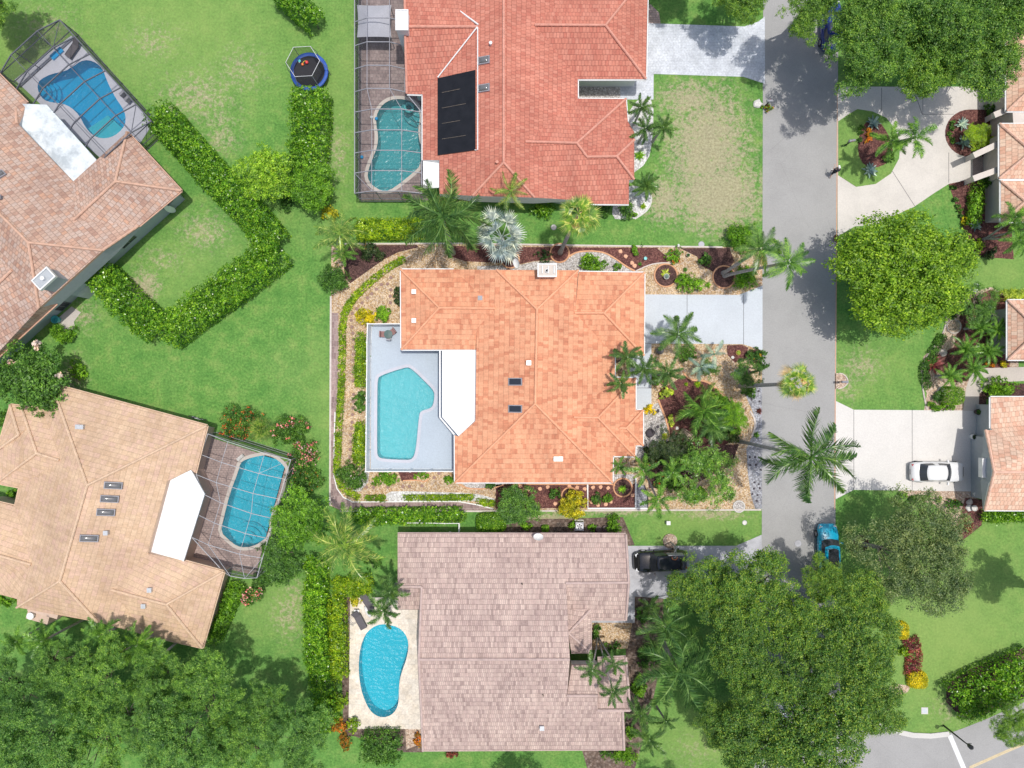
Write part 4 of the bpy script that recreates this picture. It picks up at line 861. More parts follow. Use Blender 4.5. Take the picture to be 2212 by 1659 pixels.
# ------------------------------------------------------------------ screen enclosures
def cage(label, outer, inner, prof, ends=(True, True), frame='bronze_frame', zt=2.6, zs=3.3, r=.05, sags=(.28, .72), extra=()):
    """outer/inner: matching lists of bay points at eave height (plan units); prof rise"""
    th = empty('screen_enclosure', W(*outer[len(outer) // 2]), label, 'pool enclosure'); mt = M[frame]
    O = [W(x, y, zt) for x, y in outer]; I = [W(x, y, zt + .05) for x, y in inner]; n = len(O)
    A = []; B = []
    for o, i in zip(O, I):
        a = o + (i - o) * sags[0]; b = o + (i - o) * sags[1]; a.z = b.z = zs; A.append(a); B.append(b)
    for k in range(n):
        MB().tube([(O[k].x, O[k].y, 0), O[k]], r, 4).build('post', mt, th)
        MB().tube([O[k], A[k], B[k], I[k]], r * 1.15, 4).build('rafter', mt, th)
    for L, rr in ((O, 1.3), (A, .8), (B, .8), (I, 1.3)):
        MB().tube(L, r * rr, 4).build('purlin', mt, th)
    m = MB(); z1 = 1.0
    m.tube([(p.x, p.y, z1) for p in O], r * .7, 4); m.tube([(p.x, p.y, .06) for p in O], r * .8, 4)
    for s_, k in ((0, 0), (1, n - 1)):
        if ends[s_]:
            for z in (.06, z1, zt): m.tube([(O[k].x, O[k].y, z), (I[k].x, I[k].y, z)], r * .8, 4)
            for t in (.33, .66):
                q = O[k] + (I[k] - O[k]) * t; m.tube([(q.x, q.y, 0), (q.x, q.y, zs if sags[0] <= t <= sags[1] else zt + .3)], r * .8, 4)
            m.tube([(I[k].x, I[k].y, 0), (I[k].x, I[k].y, zt)], r * .8, 4)
    for a, b in extra: m.tube([W(*a), W(*b)], r * .7, 4)
    for k in (0, n - 2):
        m.tube([O[k], A[k + 1]], r * .6, 4); m.tube([(O[k].x, O[k].y, .1), (O[k + 1].x, O[k + 1].y, zt)], r * .6, 4)
    m.build('rail', mt, th)
    s = MB()
    for k in range(n - 1):
        s.poly([O[k], O[k + 1], A[k + 1], A[k]]); s.poly([A[k], A[k + 1], B[k + 1], B[k]]); s.poly([B[k], B[k + 1], I[k + 1], I[k]])
        s.poly([(O[k].x, O[k].y, .05), (O[k + 1].x, O[k + 1].y, .05), O[k + 1], O[k]])
    for s_, k in ((0, 0), (1, n - 1)):
        if ends[s_]: s.poly([(O[k].x, O[k].y, .05), O[k], A[k], B[k], I[k], (I[k].x, I[k].y, .05)])
    s.build('screen', M['screen'], th); return th
lerp = lambda a, b, t: (a[0] + (b[0] - a[0]) * t, a[1] + (b[1] - a[1]) * t)
ys = [-60, -4, 47.5, 99, 149, 198.5, 242.5, 287, 330.5, 374, 417.5]
cage('long grey screen cage over the paved pool patio left of the red roof', [(766, y) for y in ys], [(875, y) if y < 200 else (911, y) for y in ys], None, (False, True), 'grey_frame', r=.04)
o0, o1 = (129, 43), (327, 262); i0, i1 = (0, 159), (206, 372)
cage('dark framed screen cage over the deep blue pool, top left', [lerp(o0, o1, t / 6) for t in range(7)], [lerp(i0, i1, t / 6) for t in range(7)], None, (True, True), 'bronze_frame')
o0, o1 = (628, 993), (555, 1248); ii = [(449, 937), (431, 987), (424, 1027), (441, 1068), (428, 1112), (414, 1160), (401, 1208), (484, 1236)]
cage('screen cage with thin pale frame over the pool beside the tan roof', [lerp(o0, o1, t / 6) for t in range(7)], [(449, 937), (435, 982), (424, 1025), (441, 1068), (428, 1112), (414, 1160), (484, 1236)], None, (True, True), 'cage_pale', r=.03)
# white fence round the central deck
fz = 1.75
fl = [(866, 699.5), (794, 699.5), (792.5, 740), (792.5, 780), (792, 820), (791.5, 860), (791.2, 900), (790.8, 935), (790.4, 975), (790, 1018.5), (838, 1018.5), (886, 1018.5), (930, 1018.5), (980, 1018.5)]
th = empty('vinyl_fence', W(794, 860, 0), 'tall white vinyl fence around the pale blue pool deck', 'fence')
P = [W(x, y, fz) for x, y in fl]
for p in P: MB().box((p.x, p.y, (fz + .08) / 2), (.13, .13, fz + .08)).build('post', M['white_paint'], th)
for a, b in zip(P, P[1:]):
    m = MB(); d = (b - a); ang = math.atan2(d.y, d.x); c = (a + b) / 2
    m.box((c.x, c.y, fz / 2 + .02), (d.length - .13, .04, fz - .12), ang); m.box((c.x, c.y, fz - .02), (d.length - .13, .08, .07), ang); m.box((c.x, c.y, .08), (d.length - .13, .08, .1), ang); m.build('panel', M['white_paint'], th)
dish(None, (1117, 577), 2.9, R(200), 'grey satellite dish on the north edge of the orange roof'); dish(None, (1162, 1162), 3.0, R(90), 'pale satellite dish on the north eave of the gabled pink grey roof')
# ------------------------------------------------------------------ foliage
def leaf_quads(P, N, size, asp=1.8, jit=.7, seed=0):
    """P points, N preferred normals -> folded leaf quads"""
    r = np.random.default_rng(seed); n = len(P)
    nn = N + r.normal(0, jit, (n, 3)); nn /= np.linalg.norm(nn, axis=1, keepdims=True) + 1e-9
    a = r.normal(0, 1, (n, 3)); a -= nn * (a * nn).sum(1, keepdims=True); a /= np.linalg.norm(a, axis=1, keepdims=True) + 1e-9
    b = np.cross(nn, a); s_ = (size * r.uniform(.6, 1.35, n))[:, None]
    w = s_ / asp
    V = np.stack([P - a * s_ * .5, P + b * w * .5 + nn * w * .15, P + a * s_ * .5, P - b * w * .5 + nn * w * .15], 1).reshape(-1, 3)
    F = np.arange(n * 4).reshape(n, 4); return V, F
def lobe_points(L, n, r, up=.25, shell=.72, tuft=16):
    """points on the lobes, mostly outer shell, skipping the insides of the other lobes"""
    L = np.asarray(L, float); rad = L[:, 3]; pw = rad ** 2; k = r.choice(len(L), n, p=pw / pw.sum())
    d = r.normal(0, 1, (n, 3)); d /= np.linalg.norm(d, axis=1, keepdims=True); flip = (d[:, 2] < 0) & (r.random(n) < up + .4); d[flip, 2] *= -1
    rr = (shell + (1.08 - shell) * r.random(n) ** .7)[:, None]
    sz = L[k, 4] if L.shape[1] > 4 else np.ones(n)
    off = d * rad[k][:, None] * rr; off[:, 2] *= sz
    P = L[k, :3] + off
    if tuft:      # gather leaves into little sprays
        m = n // tuft; c = r.integers(0, m, n); tr_ = rad.mean() * .3; P = P[c] + r.normal(0, 1, (n, 3)) * tr_ * np.array([.55, .55, .38]); d = d[c]
    return P, d
_leaf_cache = {}
def crown_mesh(key, kind, seed):
    """unit crown, radius 1 in plan; kinds set density and lobing"""
    if (key, seed) in _leaf_cache: return _leaf_cache[(key, seed)]
    r = np.random.default_rng(seed + 11)
    nl, lr0, lr1, n, size, asp, flat, hgt = kind
    L = []
    for i in range(nl):
        a = r.random() * 2 * math.pi; q = math.sqrt(r.random()) * (1 - lr0 * .8); wf = .3 if nl > 100 else 1.; wob = 1 + wf * (.12 * math.sin(3 * a + seed) + .08 * math.sin(5 * a + 2 * seed))
        z = hgt * math.sqrt(max(0, 1 - q * q)) * r.uniform(.35, 1.0); L.append((q * wob * math.cos(a), q * wob * math.sin(a), z, r.uniform(lr0, lr1) * (1.1 - .35 * q), flat))
    P, N = lobe_points(L, n, r, tuft=22); V, F = leaf_quads(P, N * .8 + np.array([0, 0, .8]), size, asp, .6, seed)
    me = np_mesh(key + '_crown', V, F); _leaf_cache[(key, seed)] = (me, L); return me, L
def trunk_mesh(L, R_, zc, base_r, seed, lean=(0, 0), zs=1, nb=8):
    r = random.Random(seed); m = MB(); fork = zc * .45
    f = Vector((lean[0] * .35, lean[1] * .35, fork))
    m.tube([(0, 0, -.1), (lean[0] * .15, lean[1] * .15, fork * .5), f], [base_r * 1.25, base_r, base_r * .85], 8)
    for i in range(nb):
        l = L[r.randrange(len(L))]; t = Vector((lean[0] + l[0] * R_ * .85, lean[1] + l[1] * R_ * .85, zc + l[2] * R_ * zs * .8))
        mid = f.lerp(t, .5) + Vector((r.uniform(-.5, .5), r.uniform(-.5, .5), r.uniform(0, .6)))
        m.tube([f, mid, t], [base_r * .55, base_r * .3, base_r * .08], 5)
        for q in range(2):
            b = mid.lerp(t, r.uniform(.1, .6)); m.tube([b, b + Vector((r.uniform(-1, 1), r.uniform(-1, 1), r.uniform(.2, .9))) * R_ * .28], [base_r * .16, base_r * .03], 4)
    return m
KINDS = dict(oak=(44, .17, .31, 38000, .036, 1.7, .85, .8), fine=(40, .13, .24, 36000, .034, 2.4, .85, .75), sparse=(80, .15, .26, 46000, .036, 3.0, .75, .5),
             round=(44, .24, .36, 12000, .06, 1.8, .8, .6), med=(26, .25, .4, 9000, .075, 1.8, .85, .7), feather=(34, .18, .32, 12000, .075, 5, .7, .5), dense=(115, .2, .26, 60000, .036, 1.6, .9, .55))
def tree(label, dx, dy, rD, zc, kind, mat, cat='tree', group=None, name='tree', base=None, seed=0, sx=1, sy=1, trunk='bark', tr=.28, zs=1, rot=None, flowers=None, nb=8, extra_twigs=False):
    """dx, dy: crown centre as photographed; zc: crown base height in metres"""
    k = (H - zc - 1) / H; c = W(dx, dy, zc + 1); R_ = rD / S * k
    b = W(*base) if base else Vector((c.x, c.y, 0)).lerp(W(dx, dy), .8)
    th = empty(name, (b.x, b.y, 0), label, cat, group)
    me, L = crown_mesh(kind, KINDS[kind], seed % 3)
    o = obj('crown', me.copy() if False else me, None, th, world=False)
    if len(me.materials) == 0: me.materials.append(M[mat])
    o.material_slots[0].link = 'OBJECT'; o.material_slots[0].material = M[mat]
    o.location = (c.x - b.x, c.y - b.y, zc); o.scale = (R_ * sx, R_ * sy, R_ * zs); o.rotation_euler = (0, 0, rot if rot is not None else seed * 1.7)
    trunk_mesh(L, R_, zc, tr, seed, (c.x - b.x, c.y - b.y), zs, nb).build('trunk', M[trunk], th, world=False)
    if flowers:
        fm, n, size = flowers; r = np.random.default_rng(seed + 5); P, N = lobe_points(np.array(L), 60, r)
        P = np.repeat(P[r.choice(60, max(3, n // 9))], 9, axis=0) + r.normal(0, .028, (max(3, n // 9) * 9, 3)); P *= np.array([sx, sy, zs]) * R_ * 1.02
        V, F = leaf_quads(P, np.tile([0, 0, 1.], (len(P), 1)), size, 1.2, .5, seed); f = obj('flowers', np_mesh('flowers', V, F), M[fm], th, world=False); f.location = o.location
    return th
def bush(label, dx, dy, rx, ry, h, mat, cat='bush', group=None, name='bush', seed=0, leaf=.13, n=None, rot=0, flowers=None, flat=False, asp=1.8):
    """clipped or loose shrub; rx, ry in plan units as photographed"""
    z = h * .6; k = (H - z) / H; c = W(dx, dy, z); a, b_ = rx / S * k, ry / S * k
    r = np.random.default_rng(seed + int(dx) * 7 + int(dy)); A = math.pi * a * b_ + (a + b_) * h
    n = n or int(min(24000, 30 * A / (leaf * leaf) * .28 + 200))
    if flat:   # clipped: superellipsoid surface
        d = r.normal(0, 1, (n, 3)); d /= np.linalg.norm(d, axis=1, keepdims=True); d[:, 2] = np.abs(d[:, 2]); e_ = (np.abs(d) ** 4).sum(1) ** -.25
        P = d * e_[:, None] * np.array([a, b_, h]) * r.uniform(.86, 1.04, (n, 1)); N = d
    else:
        nl = int(6 + A * 2.2); nl = min(nl, 46); L = []
        for i in range(nl):
            t = r.random() * 6.283; q = math.sqrt(r.random()) * .78; L.append((q * math.cos(t) * a, q * math.sin(t) * b_, h * r.uniform(.3, .72) * math.sqrt(1 - q * q * .7), min(a, b_, h) * r.uniform(.3, .46) + .04))
        P, N = lobe_points(L, n, r); P[:, 2] = np.maximum(P[:, 2], .02)
    V, F = leaf_quads(P, N + np.array([0, 0, .45]), leaf, asp, .7, seed)
    th = empty(name, (c.x, c.y, 0), label, cat, group, rot)
    obj('foliage', np_mesh('foliage', V, F), M[mat], th, world=False)
    m = MB(); rr = random.Random(seed)
    for i in range(5): t = rr.random() * 6.28; m.tube([(0, 0, 0), (math.cos(t) * a * .3, math.sin(t) * b_ * .3, h * .3), (math.cos(t) * a * .6, math.sin(t) * b_ * .6, h * .6)], [.035, .02, .008], 4)
    m.build('stem', M['bark'], th, world=False)
    if flowers:
        fm, nf, sz = flowers; g_ = max(3, nf // 7); idx = r.choice(len(P), g_); Q = np.repeat(P[idx] * np.array([1, 1, 1.04]), 7, axis=0) + r.normal(0, sz * .9, (g_ * 7, 3)) + np.array([0, 0, sz * .5])
        V, F = leaf_quads(Q, np.tile([0, 0, 1.], (len(Q), 1)), sz, 1.15, .5, seed); obj('flowers', np_mesh('flowers', V, F), M[fm], th, world=False)
    return th
def hedge(label, line, wD, h, mat, name='hedge', cat='hedge', leaf=.17, seed=0, lump=.12, flowers=None, group=None, asp=1.6, dens=1.0, curve_=True):
    """leafy hedge along a line photographed at its top"""
    pts = curve(line, 2) if curve_ else line; P0 = [W(x, y, h * .8) for x, y in pts]; w = wD / S * (H - h) / H
    seg = [(P0[i + 1] - P0[i]).length for i in range(len(P0) - 1)]; Ltot = sum(seg); cum = np.concatenate([[0], np.cumsum(seg)])
    r = np.random.default_rng(seed + 100); X = np.array([[p.x, p.y] for p in P0]); n = int(dens * (Ltot * (w + 2.0 * h)) / (leaf * leaf) * 6)
    # lobes along the line, then leaves on them
    lobe_r = min(.55 * w, h * .5, .5); nl = int(Ltot * max(w, .5) / (lobe_r ** 2) * 2.4) + 6; Ls = []
    for i in range(nl):
        s_ = r.random() * Ltot; k = min(len(seg) - 1, int(np.searchsorted(cum, s_) - 1)); k = max(k, 0); t = (s_ - cum[k]) / max(seg[k], 1e-6); c = X[k] * (1 - t) + X[k + 1] * t
        d = X[k + 1] - X[k]; d = d / (np.linalg.norm(d) + 1e-9); nn = np.array([-d[1], d[0]]); o = r.uniform(-.5, .5) * max(0.01, w - lobe_r * 1.4); c = c + nn * o
        Ls.append((c[0], c[1], h - lobe_r * r.uniform(.9, 1.15 + lump), lobe_r * r.uniform(.8, 1.15)))
    P, N = lobe_points(Ls, int(n * .82), r, up=.5, tuft=8)
    # side skirts
    m_ = n - len(P); s_ = r.random(m_) * Ltot; k = np.clip(np.searchsorted(cum, s_) - 1, 0, len(seg) - 1); t = ((s_ - cum[k]) / np.array(seg)[k])[:, None]; c = X[k] * (1 - t) + X[k + 1] * t
    d = X[k + 1] - X[k]; d /= np.linalg.norm(d, axis=1, keepdims=True) + 1e-9; nn = np.stack([-d[:, 1], d[:, 0]], 1); side = np.where(r.random(m_) < .5, 1., -1.)[:, None]
    Q = np.concatenate([c + nn * side * w * (.5 - .12 * r.random((m_, 1))), (r.random((m_, 1)) * h * .8)], 1); NQ = np.concatenate([nn * side, np.full((m_, 1), .3)], 1)
    V, F = leaf_quads(np.concatenate([P, Q]), np.concatenate([N + np.array([0, 0, .5]), NQ]), leaf, asp, .7, seed)
    mid = P0[len(P0) // 2]; th = empty(name, (mid.x, mid.y, 0), label, cat, group); obj('foliage', np_mesh('foliage', V, F), M[mat], th)
    m = MB(); rr = random.Random(seed); q = 0.
    while q < Ltot:
        k = min(len(seg) - 1, max(0, int(np.searchsorted(cum, q) - 1))); t = (q - cum[k]) / seg[k]; c = P0[k].lerp(P0[k + 1], min(1, max(0, t))); m.tube([(c.x, c.y, 0), (c.x + rr.uniform(-.1, .1), c.y + rr.uniform(-.1, .1), h * .7)], [.05, .025], 4); q += .8
    m.build('stem', M['bark'], th); return th
# ---- palms
def frond_mesh(name, n=34, L=1., wid=.26, droop=.5, hang=.35, up=.25, plume=False, lw=.026, seed=0, arch=.0):
    r = random.Random(seed); V = []; F = []
    def rach(t): return Vector((L * (t - .10 * t ** 3), arch * math.sin(t * math.pi), up * math.sin(t * 1.6) * .5 - droop * t ** 2.2 * .6))
    def quad(a, b, c, d): n_ = len(V); V.extend([tuple(a), tuple(b), tuple(c), tuple(d)]); F.append((n_, n_ + 1, n_ + 2, n_ + 3))
    K = 9
    for i in range(K):
        a, b = rach(i / K), rach((i + 1) / K); w0, w1 = .018 * (1 - i / K) + .003, .018 * (1 - (i + 1) / K) + .003
        quad(a + Vector((0, w0, .004)), a - Vector((0, w0, -.004)), b - Vector((0, w1, -.004)), b + Vector((0, w1, .004)))
    for i in range(n):
        t = .1 + .9 * (i + .5) / n; p = rach(t); tan = (rach(min(1, t + .02)) - rach(t - .02)).normalized()
        env = math.sin(math.pi * min(1, (t * .93 + .06)) ** .75) ** .6
        for sd in (-1, 1) if not plume else (-1, 1, -1, 1):
            l = wid * env * r.uniform(.7, 1.2); el = r.uniform(-.9, .9) if plume else -hang * r.uniform(.6, 1.3)
            fwd = .45 + .5 * t
            d = (Vector((tan.x * fwd, sd * .9 * math.cos(el), 0)) + Vector((0, 0, math.sin(el) * .9 + tan.z * fwd * .5))).normalized()
            mid = p + d * l * .55; tip = mid + (d + Vector((.12, 0, -.35))).normalized() * l * .5; s_ = Vector((lw, 0, 0)) * .5
            quad(p - s_, p + s_, mid + s_, mid - s_); quad(mid - s_, mid + s_, tip + s_ * .15, tip - s_ * .15)
    return np_mesh(name, np.array(V), np.array(F))
def fan_mesh(name, n=26, pet=.5, rad=.5, spread=2.5, droop=.3, seed=0, cut=.5, w=.6):
    r = random.Random(seed); V = []; F = []
    def quad(a, b, c, d): n_ = len(V); V.extend([tuple(a), tuple(b), tuple(c), tuple(d)]); F.append((n_, n_ + 1, n_ + 2, n_ + 3))
    pz = lambda t: .12 * math.sin(t * 2) - .1 * t * t
    for i in range(4):
        a, b = i / 4, (i + 1) / 4; quad((pet * a, .012, pz(a)), (pet * a, -.012, pz(a)), (pet * b, -.012, pz(b)), (pet * b, .012, pz(b)))
    c = Vector((pet, 0, pz(1)))
    for i in range(n):
        a = -spread / 2 + spread * (i + .5) / n; da = spread / n * w; l = rad * (1 - .18 * abs(a) / spread) * r.uniform(.9, 1.08)
        d = Vector((math.cos(a), math.sin(a), .05 - droop * .25 * abs(math.sin(a)))); s_ = Vector((-math.sin(a), math.cos(a), 0)) * l * cut * da * .75
        m1 = c + d * l * cut; fold = Vector((0, 0, .02 if i % 2 else -.02)) * rad
        quad(c, c, m1 - s_ + fold, m1 + s_ + fold); tip = m1 + d * l * (1 - cut) + Vector((0, 0, -droop * l * .35)); quad(m1 + s_ + fold, m1 - s_ + fold, tip - s_ * .12, tip + s_ * .12)
    return np_mesh(name, np.array(V), np.array(F))
FR = dict(royal=[frond_mesh('frond', 27, 1, .24, .5, .35, .35, seed=1), frond_mesh('frond', 27, 1, .24, .75, .5, .3, seed=2, arch=.06), frond_mesh('frond', 25, 1, .22, .3, .2, .4, seed=3, arch=-.05)],
          coco=[frond_mesh('frond', 34, 1, .21, .35, .55, .3, lw=.017, seed=4), frond_mesh('frond', 34, 1, .21, .6, .8, .25, lw=.017, seed=5, arch=.08), frond_mesh('frond', 32, 1, .19, .25, .35, .35, lw=.017, seed=6, arch=-.07)],
          plume=[frond_mesh('frond', 42, 1, .20, .55, .3, .45, True, .02, 7), frond_mesh('frond', 40, 1, .19, .8, .4, .4, True, .02, 8, .08), frond_mesh('frond', 38, 1, .19, .35, .2, .45, True, .02, 9, -.06)],
          big=[frond_mesh('frond', 34, 1, .3, .55, .75, .3, lw=.022, seed=21), frond_mesh('frond', 34, 1, .3, .8, .9, .25, lw=.022, seed=22, arch=.12), frond_mesh('frond', 32, 1, .27, .45, .6, .35, lw=.022, seed=23, arch=-.12)],
      small=[frond_mesh('frond', 22, 1, .2, .6, .3, .5, False, .035, 10), frond_mesh('frond', 22, 1, .2, .9, .4, .45, False, .035, 11, .08)],
          fan=[fan_mesh('frond', 18, .24, .48, 3.3, .4, 1, .5, .8), fan_mesh('frond', 18, .52, .45, 2.9, 1.0, 2, .5, .8), fan_mesh('frond', 18, .38, .5, 3.2, .5, 3, .5, .8)],
          bismarck=[fan_mesh('frond', 20, .26, .46, 3.4, .2, 4, .5, .8), fan_mesh('frond', 20, .52, .42, 3.2, .5, 5, .5, .8), fan_mesh('frond', 20, .4, .46, 3.3, .3, 15, .5, .8)],
          saw=[fan_mesh('frond', 16, .4, .6, 3.0, .2, 6, .3, .55)])
def palm(label, dx, dy, rD, z, kind='royal', mat='palm', n=14, base=None, seed=0, tr=.13, name='palm_tree', group=None, dead=0, gold=0, trunk='palm_bark', cat='palm tree', tilt=(.85, -.45), stems=True):
    """dx,dy crown centre as photographed, z crown height (m), rD crown radius as photographed"""
    c = W(dx, dy, z); Lf = rD / S * (H - z) / H * 1.06; b = W(*base) if base else Vector((c.x + random.uniform(-.3, .3), c.y + random.uniform(-.3, .3), 0))
    th = empty(name, (b.x, b.y, 0), label, cat, group); r = random.Random(seed * 31 + int(dx))
    if stems:
        d = Vector((c.x - b.x, c.y - b.y, 0)); m = MB(); pts = []; N = 9
        for i in range(N + 1):
            t = i / N; pts.append((d.x * (t ** 1.25), d.y * (t ** 1.25), z * t))
        m.tube(pts, [tr * 1.5] + [tr * (1.05 - .25 * i / N) for i in range(1, N + 1)], 9); m.build('trunk', M[trunk], th, world=False)
        if kind in ('royal', 'plume'): MB().tube([pts[-1], (d.x, d.y, z + .45 * Lf * .4)], [tr * .95, tr * .45], 8).build('crownshaft', M['palm_green_shaft'], th, world=False)
    off = Vector((c.x - b.x, c.y - b.y, z + .02)); ga = 2.39996
    for i in range(n):
        t = i / max(1, n - 1); me = FR[kind][i % len(FR[kind])]
        f = link(bpy.data.objects.new('frond', me)); f.parent = th; f.location = off
        el = tilt[0] * (1 - t) + tilt[1] * t; el += r.uniform(-.1, .1); s_ = Lf * (.78 + .25 * min(1, t * 2)) * r.uniform(.9, 1.08)
        if len(me.materials) == 0: me.materials.append(M['palm'])
        mm = mat
        if i >= n - dead: mm = 'dry_frond'
        elif n - dead - gold <= i < n - dead: mm = 'gold_frond'
        f.material_slots[0].link = 'OBJECT'; f.material_slots[0].material = M[mm]
        f.rotation_mode = 'ZYX' if False else 'XYZ'
        az = i * ga + seed + r.uniform(-.18, .18)
        Mx = Matrix.Rotation(az, 4, 'Z') @ Matrix.Rotation(-el, 4, 'Y') @ Matrix.Rotation(r.uniform(-.35, .35), 4, 'X')
        f.rotation_euler = Mx.to_euler(); f.scale = (s_, s_, s_)
    return th
plain('palm_green_shaft', (.2, .32, .12), .5)
def rosette(label, dx, dy, rD, mat, n=22, w=.13, h=.35, name='agave', cat='agave', group=None, seed=0, z=0., curl=.3, tilt=(.15, 1.1), parts=False):
    c = W(dx, dy, z + .2); Lr = rD / S; r = random.Random(seed + int(dx)); V = []; F = []
    for i in range(n):
        t = i / n; az = i * 2.4 + r.uniform(-.2, .2); el = tilt[1] * (1 - t) + tilt[0] * t; l = Lr * (.65 + .38 * t) * r.uniform(.9, 1.1); ww = w * Lr * (1 if not parts else 1)
        ux, uy = math.cos(az), math.sin(az); prof = [(0, .55), (.3, 1), (.6, .85), (.85, .45), (1, .03)]; row = []
        for q, wd_ in prof:
            rr = l * q * math.cos(el * (1 - .35 * q)); zz = l * q * math.sin(el) * (1 - curl * q) + z; s_ = ww * wd_ * .5
            row.append(((ux * rr - uy * s_, uy * rr + ux * s_, zz + s_ * .45), (ux * rr, uy * rr, zz), (ux * rr + uy * s_, uy * rr - ux * s_, zz + s_ * .45)))
        n0 = len(V)
        for a in row: V += a
        for q in range(len(prof) - 1):
            for k in (0, 1): F.append((n0 + 3 * q + k, n0 + 3 * q + k + 1, n0 + 3 * q + 4 + k, n0 + 3 * q + 3 + k))
    th = link(bpy.data.objects.new(name, np_mesh(name, np.array(V), np.array(F)))); th.data.materials.append(M[mat]); th.location = (c.x, c.y, .02); tag(th, label, cat, group); return th

# ---- trees
oakL = ['oak tree over the top of the street, westmost crown', 'big crown over the street end of the curved driveway', 'oak crown at the top edge above the parked navy car', 'oak crown in the middle of the upper right grove', 'oak crown at the right end of the upper right grove, beside the blush roof', 'oak crown in the top right corner', 'oak crown just above the shaded part of the curved driveway']
for i, (x, y, r_, zc, sd_) in enumerate([(1745, 22, 64, 7.0, 0), (1866, 112, 94, 7.0, 1), (1862, 8, 85, 7.4, 2), (2005, 45, 105, 6.8, 0), (2120, 120, 92, 6.0, 2), (2170, 10, 95, 7, 1), (1995, 128, 82, 5.6, 1)]):
    tree('green ' + oakL[i], x, y, r_, zc, 'oak', 'oak', 'oak tree', 'oaks of the upper right grove', 'oak_tree', seed=i, tr=.3)
tree('shaded dark green tree at the top edge left of the street', 1602, -22, 66, 4.5, 'oak', 'oak', base=(1600, -10), seed=4)
tree('dark green tree cut by the top edge above the paved path', 1490, -80, 60, 4.5, 'oak', 'oak', seed=5)
tree('huge round lime green tree between the street and the right hand houses', 1946, 590, 160, 4.6, 'dense', 'lime', 'shade tree', None, 'shade_tree', seed=1, sy=.84, rot=0.0, tr=.34, zs=.85, base=(1850, 615))
tree('airy grey green oak leaning over the lawn below the white car', 1975, 1195, 134, 5.0, 'sparse', 'oak_grey', 'oak tree', None, 'oak_tree', base=(1857, 1174), seed=2, tr=.2, nb=12, trunk='twig')
lowL = ['beside the black car', 'north of the bottom right grove, over the street', 'reaching over the blue car', 'west edge of the grove by the big palm', 'middle of the grove', 'east edge beside the round yellow shrub', 'south edge over the street', 'bottom edge by the lawn', 'lower right tip near the kerb', 'right above the white hidden car', 'between the blue car and the yellow shrub', 'southwest corner of the grove', 'very centre of the grove']
for i, (x, y, r_, zc, sd_) in enumerate([(1512, 1262, 76, 5.4, 0), (1612, 1268, 92, 6.0, 1), (1780, 1254, 50, 5.4, 2), (1590, 1375, 82, 6.0, 0), (1735, 1345, 85, 6.0, 1), (1850, 1400, 92, 6.2, 2), (1765, 1575, 118, 6.6, 0), (1640, 1605, 95, 6.4, 2), (1880, 1520, 78, 6.2, 1), (1650, 1475, 78, 6.2, 1), (1858, 1310, 72, 5.8, 0), (1560, 1560, 55, 5.6, 2), (1748, 1462, 82, 6.4, 1)]):
    tree('mottled olive oak, ' + lowL[i], x, y, r_, zc, 'oak', 'oak_autumn', 'oak tree', 'oaks of the bottom right grove', 'oak_tree', seed=i + 3, tr=.28)
blL = ['at the left edge', 'in the bottom left corner', 'below the palms behind the tan house', 'in the middle of the wood', 'under the south corner of the tan roof', 'at the bottom edge, centre of the wood', 'nearest the south tip of the tan roof', 'at the bottom edge toward the right', 'at the right end below the tall hedge', 'left edge halfway down', 'second from the right end', 'just below the tan house chimney', 'deepest in the wood beside the bare twig']
for i, (x, y, r_, zc, sd_) in enumerate([(35, 1480, 84, 5.2, 0), (90, 1610, 108, 6.8, 1), (215, 1455, 88, 6.4, 2), (225, 1575, 100, 5.4, 0), (345, 1468, 76, 4.8, 1), (385, 1610, 104, 7.2, 2), (445, 1498, 86, 6.4, 0), (520, 1605, 92, 5.2, 1), (640, 1600, 88, 6.4, 2), (-10, 1590, 76, 5, 2), (575, 1538, 66, 5.0, 2), (122, 1440, 74, 4.8, 1), (305, 1548, 74, 7.4, 1)]):
    tree('light green tree of the lower left wood, ' + blL[i], x, y, r_, zc, 'fine', 'oak_light', 'tree', 'trees of the lower left wood', 'shade_tree', seed=i + 7, tr=.26, nb=12)
tree('broad tree with pale pink blossom between the brown and tan houses', 52, 815, 92, 2.6, 'round', 'bush', 'flowering tree', None, 'flowering_tree', seed=3, flowers=('pale_pink_flower', 130, .26), zs=.8, base=(95, 815))
tree('small bright yellow green tree at the bend of the hedge', 572, 376, 66, 2.2, 'round', 'lime_yellow', 'small tree', None, 'small_tree', seed=2, zs=.9, nb=12)
tree('mid green tree just right of the yellow green tree', 668, 400, 58, 2.0, 'round', 'bush_bright', 'small tree', None, 'small_tree', seed=4, zs=.9, sx=.95)
tree('round green tree right of the pool cage beside the tan house', 642, 1125, 68, 2.4, 'round', 'bush_bright', 'small tree', None, 'small_tree', seed=5, zs=.8)
tree('dark green tree with a rusty tint south of the round green tree', 602, 1212, 56, 2.0, 'round', 'bush', 'small tree', None, 'small_tree', seed=6, zs=.8)
tree('feathery bright green tree in the front garden of the orange house', 1522, 1030, 78, 3.0, 'feather', 'palm_bright', 'ornamental tree', None, 'ornamental_tree', seed=2, zs=.8, base=(1500, 1015))
tree('dark purple green tree beside the wooden garden bench', 1450, 968, 52, 2.2, 'feather', 'bush_dark', 'ornamental tree', None, 'ornamental_tree', seed=3, zs=.7)
tree('round leafy tree straddling the hedge line below the orange house', 1118, 1092, 50, 2.0, 'round', 'bush', 'small tree', None, 'small_tree', seed=7, zs=.8)
tree('dark shrubby tree with white blossom between the lime tree and a blush roof', 2122, 655, 52, 2.0, 'feather', 'bush', 'small tree', None, 'small_tree', seed=8, zs=.7, flowers=('white_flower', 110, .09))
